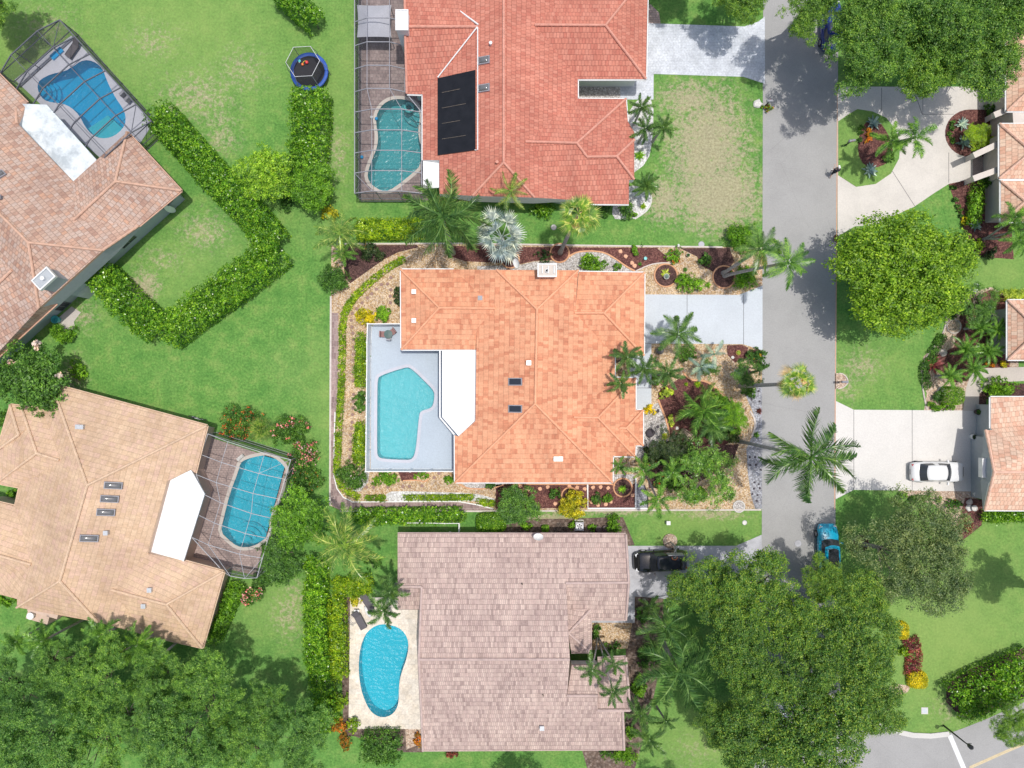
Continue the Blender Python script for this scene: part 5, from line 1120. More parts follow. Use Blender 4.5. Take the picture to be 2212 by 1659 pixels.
tree('sprig of a tree cut by the bottom right corner', 2205, 1575, 52, 4.5, 'sparse', 'oak', 'tree', None, 'shade_tree', seed=9, base=(2262, 1495))
tree('dark tree crown cut by the top left corner', -22, -5, 62, 4.5, 'oak', 'oak', 'tree', None, 'shade_tree', seed=10)
tree('open green tree beside the grey gravel strip near the fan palm', 1622, 806, 36, 2.6, 'feather', 'bush', 'ornamental tree', None, 'ornamental_tree', seed=11, zs=.8)
tree('sparse green tree in the gravel garden below the blue driveway', 1540, 797, 24, 2.0, 'feather', 'bush', 'ornamental tree', None, 'ornamental_tree', seed=12, zs=.8)
tree('straggly tree with glossy leaves along the grey gravel', 1590, 905, 36, 2.0, 'sparse', 'bush_bright', 'ornamental tree', None, 'ornamental_tree', seed=13, zs=.8)
tree('thin pale branched shrub tree in the half round bed', 2126, 285, 30, 1.4, 'sparse', 'hedge_yellow', 'ornamental tree', None, 'ornamental_tree', seed=14, zs=.7, trunk='twig', nb=16, tr=.12)
for i, (x, y, r_) in enumerate([(2290, 1290, 62), (1150, 1760, 62), (1490, 1790, 66), (960, 1800, 40)]):
    tree(['tree beyond the right edge', 'tree beyond the bottom edge below the gabled house', 'tree beyond the bottom edge by the grove', 'small tree beyond the bottom edge'][i] + ' seen by its shade on the lawn', *[(x, y)][0], r_, 5.5, 'oak', 'oak', 'tree', None, 'shade_tree', seed=i + 20)
# ---- palms
palm('large dark palm at the northwest corner of the orange roof', 957, 468, 98, 8.0, 'big', 'palm', 17, (978, 546), 1, .2, dead=0)
palm('coconut palm with yellowing fronds at the west garden corner', 733, 505, 62, 4.2, 'coco', 'palm_yellow', 13, (730, 552), 2)
palm('small palm just below the yellowing coconut palm', 742, 547, 32, 3.0, 'plume', 'palm_bright', 10, (740, 565), 3, .1)
palm('silver blue fan palm north of the orange roof', 1084, 512, 66, 4.0, 'bismarck', 'silver_palm', 12, (1096, 556), 4, .2, tilt=(1.0, -.2))
palm('coconut palm above the silver palm at the red roof edge', 1104, 413, 50, 6.0, 'coco', 'palm_yellow', 11, (1092, 448), 5)
palm('fan palm with long leaning trunk in a round brick planter', 1249, 462, 53, 8.5, 'fan', 'fan_palm', 17, (1210, 546), 6, .17, name='fan_palm', dead=3)
palm('tall palm over the street with fronds reaching to the lime tree', 1702, 568, 60, 7.5, 'royal', 'palm_bright', 12, (1565, 596), 7, .15)
palm('tall palm with one golden frond beside the street', 1640, 538, 58, 7.2, 'royal', 'palm', 13, (1562, 590), 8, .15, gold=1)
palm('spreading palm below the blue driveway', 1464, 722, 57, 4.5, 'royal', 'palm', 13, (1450, 735), 9, .16)
for i, (x, y, r_, z_, lab) in enumerate([(1355, 772, 40, 5, 'over the roof edge by the entry'), (1394, 795, 40, 4.5, 'over the entry walk'), (1442, 806, 42, 4, 'east of the entry walk'), (1340, 828, 34, 4.5, 'lowest of those at the entry')]):
    palm('bushy palm ' + lab + ' of the orange house', x, y, r_, z_, 'plume', 'palm', 11, None, i + 10, .1, group='bushy palms at the entry of the orange house')
palm('fan palm seen against the street with dry leaf bases', 1722, 828, 46, 9.5, 'fan', 'fan_palm', 17, (1600, 834), 15, .17, name='fan_palm', dead=5)
palm('great palm with wide fronds spread over the street', 1752, 988, 106, 11.5, 'big', 'palm', 15, (1598, 953), 16, .15)
for i, (x, y, r_, z_, b, lab) in enumerate([(1388, 1014, 40, 4.5, (1400, 1005), 'at the southeast corner of the orange roof'), (1453, 1020, 38, 4.5, (1440, 1012), 'west of the feathery tree'), (1420, 1080, 46, 5.5, (1396, 1030), 'reaching over the south lot line'), (1338, 1006, 24, 3, (1345, 1010), 'tucked in the roof notch')]):
    palm('green palm ' + lab, x, y, r_, z_, 'plume', 'palm_bright', 9, b, i + 20, .1, group='palms at the southeast corner of the orange house')
palm('large coconut palm between the tan pool cage and the gabled house', 747, 1178, 90, 6.5, 'coco', 'palm_yellow', 18, (768, 1155), 30, .17, dead=0)
palm('bushy palm over the northwest corner of the cream pool deck', 843, 1278, 44, 5, 'plume', 'palm', 11, (856, 1262), 31, .12)
palm('bushy palm hanging over the top of the kidney pool', 829, 1320, 44, 5, 'plume', 'palm', 11, (846, 1296), 32, .12)
for i, (x, y, r_, b, lab) in enumerate([(1278, 1446, 38, (1290, 1372), 'left of three rising from one spot'), (1328, 1434, 32, (1292, 1374), 'right of three rising from one spot'), (1324, 1492, 40, (1291, 1376), 'lowest of three rising from one spot')]):
    palm('slender palm over the gabled house, ' + lab, x, y, r_, 6.5, 'plume', 'palm', 9, b, i + 35, .07, group='palms over the gabled house')
palm('very large palm between the gabled house and the grove', 1466, 1452, 104, 6.5, 'big', 'palm', 16, (1432, 1388), 40, .2)
palm('large palm north of the very large palm', 1440, 1356, 66, 5.5, 'big', 'palm', 12, None, 41, .16)
for i, (x, y, r_, lab) in enumerate([(1384, 1543, 44, 'beside the lower east eave'), (1402, 1596, 44, 'lowest, near the bottom'), (1438, 1556, 32, 'further from the gabled house')]):
    palm('palm in the planting strip ' + lab, x, y, r_, 4.0, 'plume', 'palm', 10, None, i + 43, .1, group='palms in the strip east of the gabled house')
for i, (x, y, r_, z_, lab) in enumerate([(38, 1385, 40, 5, 'far left by the chimney'), (95, 1383, 50, 5.5, 'just right of the chimney'), (217, 1372, 46, 5.5, 'third from the left'), (262, 1410, 36, 5, 'set back in the trees'), (298, 1393, 50, 5.5, 'fourth along the eave'), (336, 1428, 52, 5.5, 'rightmost along the eave')]):
    palm('bushy palm along the south eave of the tan house, ' + lab, x, y, r_, z_, 'plume', 'palm_bright', 13, None, i + 50, .12, group='palms behind the tan house')
palm('palm leaning over the curved driveway from the lawn island', 1975, 298, 52, 6.0, 'plume', 'palm_bright', 9, (1908, 318), 60, .12)
palm('palm above the mulch of the lawn island', 1925, 305, 46, 4.6, 'plume', 'palm_bright', 9, (1895, 330), 61, .12)
for i, (x, y, r_, lab) in enumerate([(2190, 470, 44, 'upper'), (2200, 520, 40, 'lower'), (2222, 492, 40, 'edge')]):
    palm(f'{lab} palm with curved pale trunk below the blush house', x, y, r_, 4.2, 'plume', 'palm_bright', 10, (2124, 517), i + 63, .09, trunk='palm_bark', group='palms with curved trunks at the right edge')
for i, (x, y, r_, lab) in enumerate([(2118, 708, 32, 'nearest the blossoming tree'), (2153, 712, 30, 'touching the blush eave'), (2086, 755, 36, 'largest and westmost'), (2134, 760, 34, 'in the middle right'), (2102, 797, 34, 'above the paved walk'), (2052, 812, 30, 'beside the round topiary')]):
    palm('low soft palm in the right garden, ' + lab, x, y, r_, 1.8, 'small', 'palm_bright', 20, None, i + 70, .09, group='low palms in the right garden', name='dwarf_palm', tilt=(1.1, -.2))
for i, (x, y, r_, z_, lab) in enumerate([(1386, 232, 33, 3.5, 'top one'), (1393, 278, 34, 3.8, 'middle one'), (1432, 276, 32, 3.5, 'one furthest from the wall')]):
    palm('green palm against the front of the red house, ' + lab, x, y, r_, z_, 'plume', 'palm', 12, None, i + 80, .1, group='palms in front of the red house')
palm('compact palm by the southeast corner of the red house', 1396, 402, 32, 1.8, 'small', 'palm', 26, None, 84, .12, name='dwarf_palm', tilt=(1.1, -.2))
palm('broad leaved bright palm clump in the middle of the front garden', 1518, 888, 60, 3.2, 'big', 'palm_bright', 15, (1512, 888), 85, .14, tilt=(1.1, -.4))
palm('smaller yellow green palm at the top of the front garden clump', 1532, 855, 34, 2.6, 'big', 'palm_yellow', 9, None, 92, .1)
palm('arching green palm right of the garden bench', 1538, 920, 50, 3.0, 'royal', 'palm', 13, None, 86, .1)
palm('grey blue palm in the gravel below the driveway', 1514, 792, 36, 2.6, 'royal', 'blue_grey', 6, (1505, 800), 87, .09)
palm('thin grey green palm with fronds pointing at the street', 1543, 765, 36, 2.2, 'royal', 'blue_grey', 5, (1520, 770), 88, .09)
palm('spiky yucca palm among the flowering shrubs by the tan pool', 565, 928, 30, 1.4, 'saw', 'palm_yellow', 22, None, 89, .1, name='dwarf_palm', tilt=(1.2, -.1))
palm('palm hidden in the shade near the driveway of the gabled house', 1405, 1310, 34, 1.8, 'royal', 'palm', 10, None, 91, .12)
# ---- hedges
hedge('long glossy hedge running down from the pool cage at the top left', [(332, 235), (400, 312), (470, 390), (540, 462), (590, 525)], 74, 2.3, 'hedge', seed=1)
hedge('thick glossy hedge from the right bend back to its lower corner', [(598, 535), (530, 592), (445, 650), (350, 722)], 80, 2.3, 'hedge', seed=2)
hedge('glossy hedge from the lower corner up to the brown house chimney', [(335, 712), (270, 655), (205, 588)], 74, 2.3, 'hedge', seed=3)
hedge('glossy hedge cut by the top edge left of the red house', [(600, -25), (645, 12), (680, 42)], 52, 2.3, 'hedge', seed=4)
hedge('upright glossy hedge below the trampoline', [(668, 196), (668, 260), (658, 375)], 84, 2.4, 'hedge', seed=5)
hedge('trimmed yellow green hedge above the west garden corner', [(768, 494), (830, 493), (905, 492)], 47, 1.4, 'hedge_yellow', seed=6, leaf=.13, lump=.02, curve_=False)
hedge('dark glossy hedge along the gabled house lot line', [(762, 1116), (850, 1116), (998, 1114)], 34, 1.6, 'hedge', seed=7, leaf=.16)
hedge('tall glossy hedge left of the cream pool deck', [(682, 1212), (678, 1300), (680, 1400), (690, 1480), (704, 1572)], 50, 2.3, 'hedge', seed=8)
hedge('yellow green hedge between the tall hedge and the cream pool deck', [(724, 1300), (728, 1380), (730, 1470)], 38, 1.7, 'hedge_yellow', seed=9, leaf=.15)
hedge('yellowish mounded hedge above the cream pool deck', [(722, 1272), (760, 1272), (800, 1262)], 44, 1.2, 'hedge_yellow', seed=10, leaf=.12)
hedge('ivy covered hedge below the cream pool deck', [(785, 1618), (862, 1618)], 72, 1.5, 'bush', seed=11, leaf=.15, curve_=False)
hedge('bright glossy hedge by the road corner at the bottom right', [(2070, 1530), (2130, 1498), (2250, 1446)], 92, 2.2, 'hedge', seed=12)
hedge('clipped hedge under the south eave of the garage house', [(2132, 1116), (2250, 1116)], 24, 1.2, 'hedge', seed=13, leaf=.13, curve_=False, lump=.02)
hedge('pale yellow hedge above the small blush roof corner', [(2174, 637), (2260, 637)], 24, 1.2, 'chartreuse', seed=14, leaf=.12, curve_=False)
hedge('long low curving border hedge around the west side garden', [(873, 558), (845, 572), (800, 606), (765, 640), (743, 672), (738, 712), (739, 760), (736, 800)], 15, .5, 'hedge_yellow', seed=15, leaf=.1, name='border_hedge', cat='border hedge', dens=.8)
hedge('low border hedge down the west side beside the stepping stones', [(737, 806), (735, 860), (731, 920), (728, 980), (727, 1030), (740, 1058), (775, 1076)], 15, .5, 'hedge_yellow', seed=16, leaf=.1, name='border_hedge', cat='border hedge', dens=.8)
for i, (a, b, lab) in enumerate([((790, 1077), (830, 1076), 'short westmost'), ((872, 1076), (1020, 1075), 'longest'), ((1030, 1083), (1066, 1088), 'short eastmost')]):
    hedge(lab + ' clipped border hedge by the white pebbles', [a, b], 13, .5, 'hedge_yellow', seed=17 + i, leaf=.1, name='border_hedge', cat='border hedge', curve_=False)
hedge('yellow and green mixed hedge against the fence, upper half', [(778, 728), (780, 760), (777, 795), (778, 830)], 24, 1.1, 'hedge_yellow', seed=21, leaf=.13)
hedge('yellow and green mixed hedge against the fence, lower half', [(778, 915), (774, 960), (773, 1005)], 24, 1.1, 'hedge_yellow', seed=22, leaf=.13)
hedge('loose bright shrubs along the southeast side of the tan house', [(508, 1262), (498, 1300), (480, 1340), (458, 1385)], 34, 1.1, 'bush_bright', seed=23, leaf=.16, flowers=None)
hedge('dark shrub row under the front of the blush house', [(2118, 400), (2112, 440), (2108, 478)], 26, 1.1, 'bush_bright', seed=24, leaf=.14)
hedge('curved dark green border hedge beside the red mulch, upper piece', [(2040, 722), (2028, 745), (2012, 768)], 20, .5, 'bush', seed=25, leaf=.09, name='border_hedge', cat='border hedge')
hedge('crescent border hedge around the red bromeliad bed', [(2020, 772), (1999, 790), (1998, 815), (2008, 835)], 20, .5, 'bush', seed=26, leaf=.09, name='border_hedge', cat='border hedge')
hedge('short border hedge below the lime tree', [(2058, 665), (2060, 685)], 20, .5, 'bush', seed=27, leaf=.09, name='border_hedge', cat='border hedge', curve_=False)
hedge('burgundy ground cover bed between two golden yellow shrubs', [(1966, 1376), (1978, 1412), (1972, 1462)], 36, .45, 'burgundy', seed=40, leaf=.11, name='ground_cover_bed', cat='shrub bed')
# ---- bushes
B = [
 ('shrub covered in small orange red flowers by the tan pool cage', 520, 912, 52, 38, 1.5, 'bush', dict(flowers=('red_flower', 900, .09))),
 ('green shrub with red blossoms right of the spiky yucca', 625, 932, 42, 34, 1.6, 'bush', dict(flowers=('pink_flower', 120, .16))),
 ('pink oleander in full flower by the cage corner', 655, 985, 38, 32, 1.6, 'bush', dict(flowers=('pink_flower', 330, .16))),
 ('wide shrub with a rusty bloom right of the tan pool', 655, 1040, 44, 32, 1.5, 'bush', dict(flowers=('red_flower', 260, .06))),
 ('pink flowering bush at the south end of the tan house shrubs', 545, 1285, 24, 26, 1.3, 'bush', dict(flowers=('pink_flower', 130, .15))),
 ('dense green bush with pink flowers at the end of the wood', 560, 1255, 22, 16, 1.2, 'bush', {}),
 ('round bright bush beside the brown house patio slab', 132, 716, 27, 24, 1.2, 'bush_bright', {}),
 ('small yellow green plants at the edge of the blossoming tree', 165, 800, 20, 22, .8, 'bush_bright', {}),
 ('dark green round bush at the west garden corner', 722, 600, 31, 34, 2.0, 'bush', {}),
 ('reddish brown leaved bush in the top left mulch', 805, 545, 32, 20, 1.1, 'bush_dark', dict(flowers=('orange_flower', 60, .06))),
 ('golden yellow croton beside the fence corner', 788, 684, 26, 20, 1.0, 'yellow', {}),
 ('bright green bush right of the golden croton', 829, 678, 19, 18, 1.0, 'bush_bright', {}),
 ('dark narrow shrub against the west wall of the orange house', 860, 640, 10, 26, 1.2, 'bush_dark', {}),
 ('dark glossy bush in the middle of the fence planting', 776, 868, 17, 26, 1.3, 'bush', {}),
 ('pale flowered bush at the southwest fence corner', 757, 1028, 33, 30, 1.5, 'bush', dict(flowers=('pale_pink_flower', 120, .07))),
 ('mounded bright shrubs below the south fence', 832, 1034, 37, 16, .9, 'bush_bright', {}),
 ('small bright shrub right of the mulch below the fence', 912, 1027, 20, 9, .7, 'bush_bright', {}),
 ('dark and lime shrub at the southwest house corner', 969, 1036, 14, 12, .7, 'bush_bright', {}),
 ('small green shrub under the south wall', 1058, 1048, 12, 8, .6, 'bush', {}),
 ('round leafy bush north of the orange roof', 1284, 564, 30, 21, 1.4, 'hedge', {}),
 ('small green shrub beside the round leafy bush', 1332, 578, 11, 9, .6, 'bush_bright', {}),
 ('dark spiky plant left of the round brick planter', 1174, 553, 18, 14, .9, 'palm_dark', dict(leaf=.3, asp=8)),
 ('small bright bush in the red mulch strip', 1371, 542, 9, 11, .7, 'bush_bright', {}),
 ('yellow green shrub in the gravel with red flowers beside it', 1459, 552, 18, 17, .9, 'bush_bright', dict(flowers=('red_flower', 30, .1))),
 ('dark green shrub in the front gravel bed', 1493, 611, 29, 23, 1.1, 'bush_bright', {}),
 ('small dark shrub among the mulch stones', 1522, 562, 14, 18, .7, 'bush', {}),
 ('large green bush by the street under the tall palms', 1605, 512, 36, 34, 1.6, 'bush_bright', {}),
 ('leafy bush under the golden frond', 1612, 600, 30, 26, 1.2, 'bush_bright', {}),
 ('bush with orange tinted leaves at the street end of the driveway', 1635, 770, 20, 18, 1.0, 'bush', dict(flowers=('orange_flower', 40, .08))),
 ('leafy bush at the top of the grey gravel strip', 1620, 848, 18, 14, .9, 'bush', {}),
 ('pale chartreuse clipped bush in the mulch bed', 1440, 852, 13, 17, .8, 'chartreuse', {}),
 ('smaller chartreuse shrub below the clipped one', 1451, 909, 9, 14, .5, 'chartreuse', {}),
 ('yellow striped plant against the entry gravel', 1403, 886, 14, 13, .5, 'yellow', {}),
 ('dark green bush under the purple green tree', 1420, 985, 36, 22, .9, 'bush_dark', {}),
 ('bushy greens south of the bench', 1475, 960, 34, 20, .8, 'bush_dark', {}),
 ('yellow leaved croton near the southeast roof corner', 1412, 1000, 16, 12, .7, 'orange_leaf', {}),
 ('bright yellow shrub with white specks above the gabled house', 1241, 1092, 29, 30, 1.8, 'yellow_shrub', dict(flowers=('white_flower', 60, .05))),
 ('first small round shrub in the stone edged mulch', 1292, 1077, 13, 12, .6, 'bush', {}),
 ('second small round shrub in the stone edged mulch', 1314, 1077, 12, 11, .6, 'bush_bright', {}),
 ('dark round shrub left of the bright yellow shrub', 1199, 1067, 12, 14, .8, 'bush', {}),
 ('clipped round bush north of the gabled house', 1061, 1130, 32, 21, 1.4, 'hedge', dict(flat=True, leaf=.1)),
 ('low bright bush left of the small square one', 1134, 1138, 20, 10, .9, 'bush_bright', {}),
 ('small square clipped bush near the eave', 1178, 1142, 8, 7, .7, 'bush_bright', dict(flat=True, leaf=.09)),
 ('upright pair of bright bushes at the north east of the gabled roof', 1327, 1132, 17, 19, 1.3, 'bush_bright', {}),
 ('small bright bush right of the air conditioner', 1278, 1143, 8, 9, .7, 'bush_bright', {}),
 ('small bush left of the air conditioner', 1237, 1134, 8, 12, .9, 'bush_bright', {}),
 ('yellow croton in the corner of the cream deck', 767, 1300, 14, 12, .7, 'yellow_shrub', {}),
 ('yellow bush at the lower left of the cream deck', 762, 1568, 13, 17, 1.0, 'hedge_yellow', {}),
 ('loose yellow green bush at the lower end of the hedge', 728, 1512, 20, 34, 1.4, 'hedge_yellow', {}),
 ('orange and yellow croton below the tall hedge', 730, 1568, 18, 16, 1.0, 'orange_leaf', {}),
 ('second orange croton by the ivy hedge', 744, 1604, 14, 20, .9, 'orange_leaf', {}),
 ('orange croton by the gabled house wall', 904, 1600, 10, 20, .8, 'orange_leaf', {}),
 ('red leaved low bush below the gabled roof', 975, 1630, 18, 9, .7, 'red_leaf', {}),
 ('bright bush at the bottom of the gabled house', 1350, 1632, 24, 22, 1.2, 'bush_bright', {}),
 ('dark bush left of the bright bush at the bottom', 1310, 1628, 14, 12, .9, 'bush', {}),
 ('green bush below the two palms of the red house', 1350, 452, 20, 20, 1.0, 'bush', {}),
 ('clipped bright bush at the south wall of the red house', 1171, 450, 28, 18, 1.3, 'hedge', dict(leaf=.11)),
 ('small loose shrub at the south wall of the red house', 1305, 452, 14, 18, 1.0, 'bush', {}),
 ('small spiky shrub in the white pebbles', 1366, 466, 10, 9, .5, 'bush_bright', {}),
 ('golden fan shaped shrub above the coconut palm', 711, 457, 18, 17, 1.2, 'yellow_shrub', {}),
 ('round topiary ball in the right garden', 2060, 855, 21, 20, 1.5, 'hedge', dict(flat=True, leaf=.09)),
 ('low green bush left of the topiary ball', 2028, 858, 12, 14, .6, 'bush', {}),
 ('row of low greens under the topiary ball', 2040, 880, 28, 8, .5, 'bush_bright', {}),
 ('feathery bush between the right garden and the garage', 2160, 835, 44, 22, 1.4, 'bush_bright', {}),
 ('orange croton under the right eave', 2142, 788, 14, 7, .6, 'orange_leaf', {}),
 ('yellow croton next to the orange one under the eave', 2170, 787, 12, 7, .6, 'yellow_shrub', {}),
 ('red and orange bush at the lime tree foot by the street', 1806, 514, 5, 7, .5, 'red_leaf', {}),
 ('golden yellow round shrub above the burgundy bed', 1950, 1363, 13, 18, .9, 'yellow', dict(flat=True, leaf=.1)),
 ('golden yellow round shrub below the burgundy bed', 1984, 1470, 20, 18, .9, 'yellow', dict(flat=True, leaf=.1)),
 ('spiky yellow green plant inside the burgundy bed', 1952, 1410, 14, 12, .9, 'hedge_yellow', {}),
 ('bush at the left end of the gravel below the white driveway', 1951, 1072, 12, 10, .6, 'bush_bright', {}),
 ('second bush of the gravel below the white driveway', 1978, 1075, 12, 11, .6, 'bush', {}),
 ('third bush of the gravel below the white driveway', 2004, 1074, 10, 9, .6, 'bush_bright', {}),
 ('small yellow green bush nearest the garage', 2027, 1078, 8, 6, .5, 'hedge_yellow', {}),
 ('reddish bush by the garage corner stones', 2062, 1090, 20, 13, .7, 'bush', dict(flowers=('red_flower', 40, .06))),
 ('low red leaved bed near the garage hedge', 2088, 1140, 16, 18, .4, 'red_leaf', {}),
 ('dark green bush at the top of the half round bed', 2141, 236, 14, 12, .9, 'bush', {}),
 ('green bush at the bottom of the half round bed', 2115, 327, 14, 10, .7, 'bush', {}),
 ('bush with yellow flecks in the half round bed', 2135, 305, 22, 18, .9, 'hedge_yellow', {}),
 ('yellow croton below the tall front bushes', 2088, 478, 10, 9, .6, 'yellow', {}),
 ('yellow flowering shrub under the curved palm trunks', 2118, 528, 14, 12, .7, 'hedge_yellow', {}),
 ('dark shrub at the end of the front planting bed', 2140, 545, 16, 12, .8, 'bush_dark', {}),
 ('dark bush beside the front planting near the eave', 2130, 392, 16, 16, 1.0, 'bush', {}),
 ('yellow and red plants in the island mulch', 1877, 300, 9, 28, .5, 'orange_leaf', {}),
 ('green bush in the lower island bed', 1922, 340, 16, 12, .7, 'bush', {}),
 ('flowering tuft around the left mailbox', 1657, 232, 12, 8, .5, 'hedge_yellow', dict(flowers=('red_flower', 50, .07))),
 ('dark green bushes in front of the gabled garage', 1388, 1330, 14, 20, .9, 'bush', {}),
 ('bush at the notch of the gabled house', 1290, 1365, 14, 14, 1.0, 'bush', {}),
 ('clipped dark hedge block under the slender palms', 1322, 1396, 24, 8, 1.0, 'bush', {}),
 ('bright bush right of the gabled house, low', 1380, 1480, 16, 30, .9, 'bush_bright', {}),
 ('bright bush by the lower east wall', 1365, 1585, 14, 16, .9, 'bush_bright', {}),
 ('green bushes in the shade above the very large palm', 1400, 1420, 30, 24, .9, 'bush', {}),
 ('bushes at the top left corner of the tan house', 8, 905, 14, 30, 1.0, 'bush', {}),
 ('low green bed below the small west roof of the tan house', 12, 1300, 26, 12, .6, 'bush_bright', {}),
 ('green bush in the tan house courtyard', 27, 1065, 14, 10, .8, 'bush_bright', {}),
 ('dark green tuft left of the tall white chimney wall', 620, 435, 16, 20, 1.0, 'bush', {}),
 ('bush under the mid green tree toward the lawn', 690, 430, 24, 22, 1.5, 'bush_bright', {}),
 ('leafy green shrub below the silvery palm', 1480, 765, 22, 16, .9, 'bush', {}),
 ('bright broad shrub in the mulch east of the bench', 1548, 862, 22, 20, 1.2, 'bush_bright', {}),
 ('shrub with glossy leaves at the garden edge near the grey gravel', 1577, 880, 20, 24, 1.2, 'bush', {}),
 ('dark shrub behind the fan palm clump', 1545, 935, 28, 20, 1.3, 'bush', {}),
 ('low olive shrub by the grey gravel curve', 1590, 940, 20, 18, .9, 'bush_dark', {}),
 ('dark leafy shrub left of the feathery tree', 1462, 1045, 24, 20, 1.1, 'bush', {}),
 ('green shrub at the foot of the feathery tree', 1500, 1068, 30, 16, 1.0, 'bush_bright', {}),
 ('shrub with red tips between the two southeast palms', 1427, 1038, 18, 16, .8, 'bush', dict(flowers=('red_flower', 40, .08))),
 ('dark shrub along the entry gravel edge', 1408, 975, 16, 14, .8, 'bush_dark', {}),
 ('shrub under the entry palms near the walk', 1425, 822, 16, 14, .7, 'bush_bright', dict(flowers=('orange_flower', 40, .08))),
 ('small shrub right of the small mulch bed', 1648, 792, 12, 14, .7, 'bush', {}),
 ('ground level greens right of the coconut palm', 800, 1215, 26, 22, .4, 'bush', {}),
 ('bushy greens below the coconut palm', 770, 1250, 30, 16, .9, 'bush_bright', {}),
]
leafmat('yellow_shrub', (.28, .3, .02), (.45, .44, .02), (.6, .55, .04))
for i, (lab, x, y, rx, ry, h, mt, kw) in enumerate(B):
    gold = h <= .6 and 'leaf' not in kw
    bush(lab, x, y, rx, ry, h, mt, seed=i, **({'leaf': .1} if gold and not kw.get('flat') else {}), **kw)
# small clumps that nothing tells apart
CL = ['leftmost', 'next', 'third', 'fourth', 'fifth', 'sixth', 'seventh']
def clumps(pts, r_, h, mt, label, group, name='bush', cat='bush', leaf=.09):
    for i, (x, y) in enumerate(pts): bush((label[i] if isinstance(label, list) else label), x, y, r_, r_, h, mt, cat, group, name, seed=i, leaf=leaf)
clumps(T(3, 0, [(1600, 1055), (1590, 1108), (1575, 1165), (1600, 1215), (800, 1150), (795, 1205), (810, 1105)]), 6, .35, 'bush', ['tiny round shrub in the half round bed, ' + q for q in ('nearest the upper agave', 'left of the upper agave', 'between the two agaves', 'left of the lower agave')] + ['tiny round shrub at the left edge of the island mulch, ' + q for q in ('middle', 'lower', 'upper')], 'tiny shrubs in the driveway beds')
clumps(T(3, 1, [(1625, 70), (1645, 118), (1660, 160), (1670, 215), (1695, 275)]) + T(3, 0, [(1605, 1620)]), 6, .35, 'bush', ['tiny round shrub of the row beside the front lawn, ' + q for q in ('second from top', 'third from top', 'fourth from top', 'fifth from top', 'lowest', 'topmost')], 'row of tiny shrubs by the front lawn')
clumps([(2012, 876), (2018, 880)], 8, .4, 'bush_bright', ['upper small low shrub in pink gravel by the white driveway', 'lower small low shrub in pink gravel by the white driveway'], 'small shrubs at the white driveway')
for i, (x, y, r_, lab) in enumerate([(1887, 265, 19, 'top of the lawn island'), (1880, 368, 20, 'bottom of the lawn island'), (2079, 268, 18, 'upper half of the half round bed'), (2083, 307, 20, 'lower half of the half round bed'), (2108, 486, 18, 'front bed of the blush house')]):
    rosette('large blue grey agave at the ' + lab, x, y, r_, 'agave', 20, .24, seed=i, group='blue agaves', z=.05)
for i, (x, y, r_, mt, lab) in enumerate([(1436, 943, 11, 'chartreuse', 'lime green rosette below the entry gravel'), (1432, 959, 11, 'hedge_yellow', 'second lime rosette near the dark bushes'), (1483, 830, 6, 'hedge_yellow', 'small spiky green plant above the clipped chartreuse bush'), (1508, 830, 10, 'hedge_yellow', 'broad leaved yellow green plant in the mulch'), (1595, 806, 14, 'blue_grey', 'silvery spiky rosette beside the open green tree'), (1641, 888, 9, 'red_leaf', 'reddish rosette in the grey gravel'), (1635, 940, 9, 'bush', 'green rosette low in the grey gravel'), (1438, 590, 12, 'chartreuse', 'pale spiky plant in the centre of the round planter'), (1345, 1057, 12, 'bush_bright', 'grassy plant in the round orange edged planter'), (1387, 530, 5, 'bush', 'tiny rosette in the red mulch strip'), (1383, 570, 6, 'bush', 'small rosette near the rocks of the mulch strip'), (1530, 560, 7, 'agave', 'grey rosette in the dark mulch'), (1481, 582, 7, 'bush', 'little green rosette between two planters'), (1530, 615, 9, 'bush_bright', 'small green rosette left of the dark round planter'), (1382, 335, 14, 'bush_bright', 'small palm like tuft between the palms of the red house'), (1390, 445, 9, 'hedge_yellow', 'yellow tuft in the white pebble bed'), (2018, 786, 26, 'burgundy', 'big red bromeliad fan inside the crescent hedge')]):
    rosette(lab, x, y, r_, mt, 26, .2, name='spiky_plant', cat='plant', seed=i)
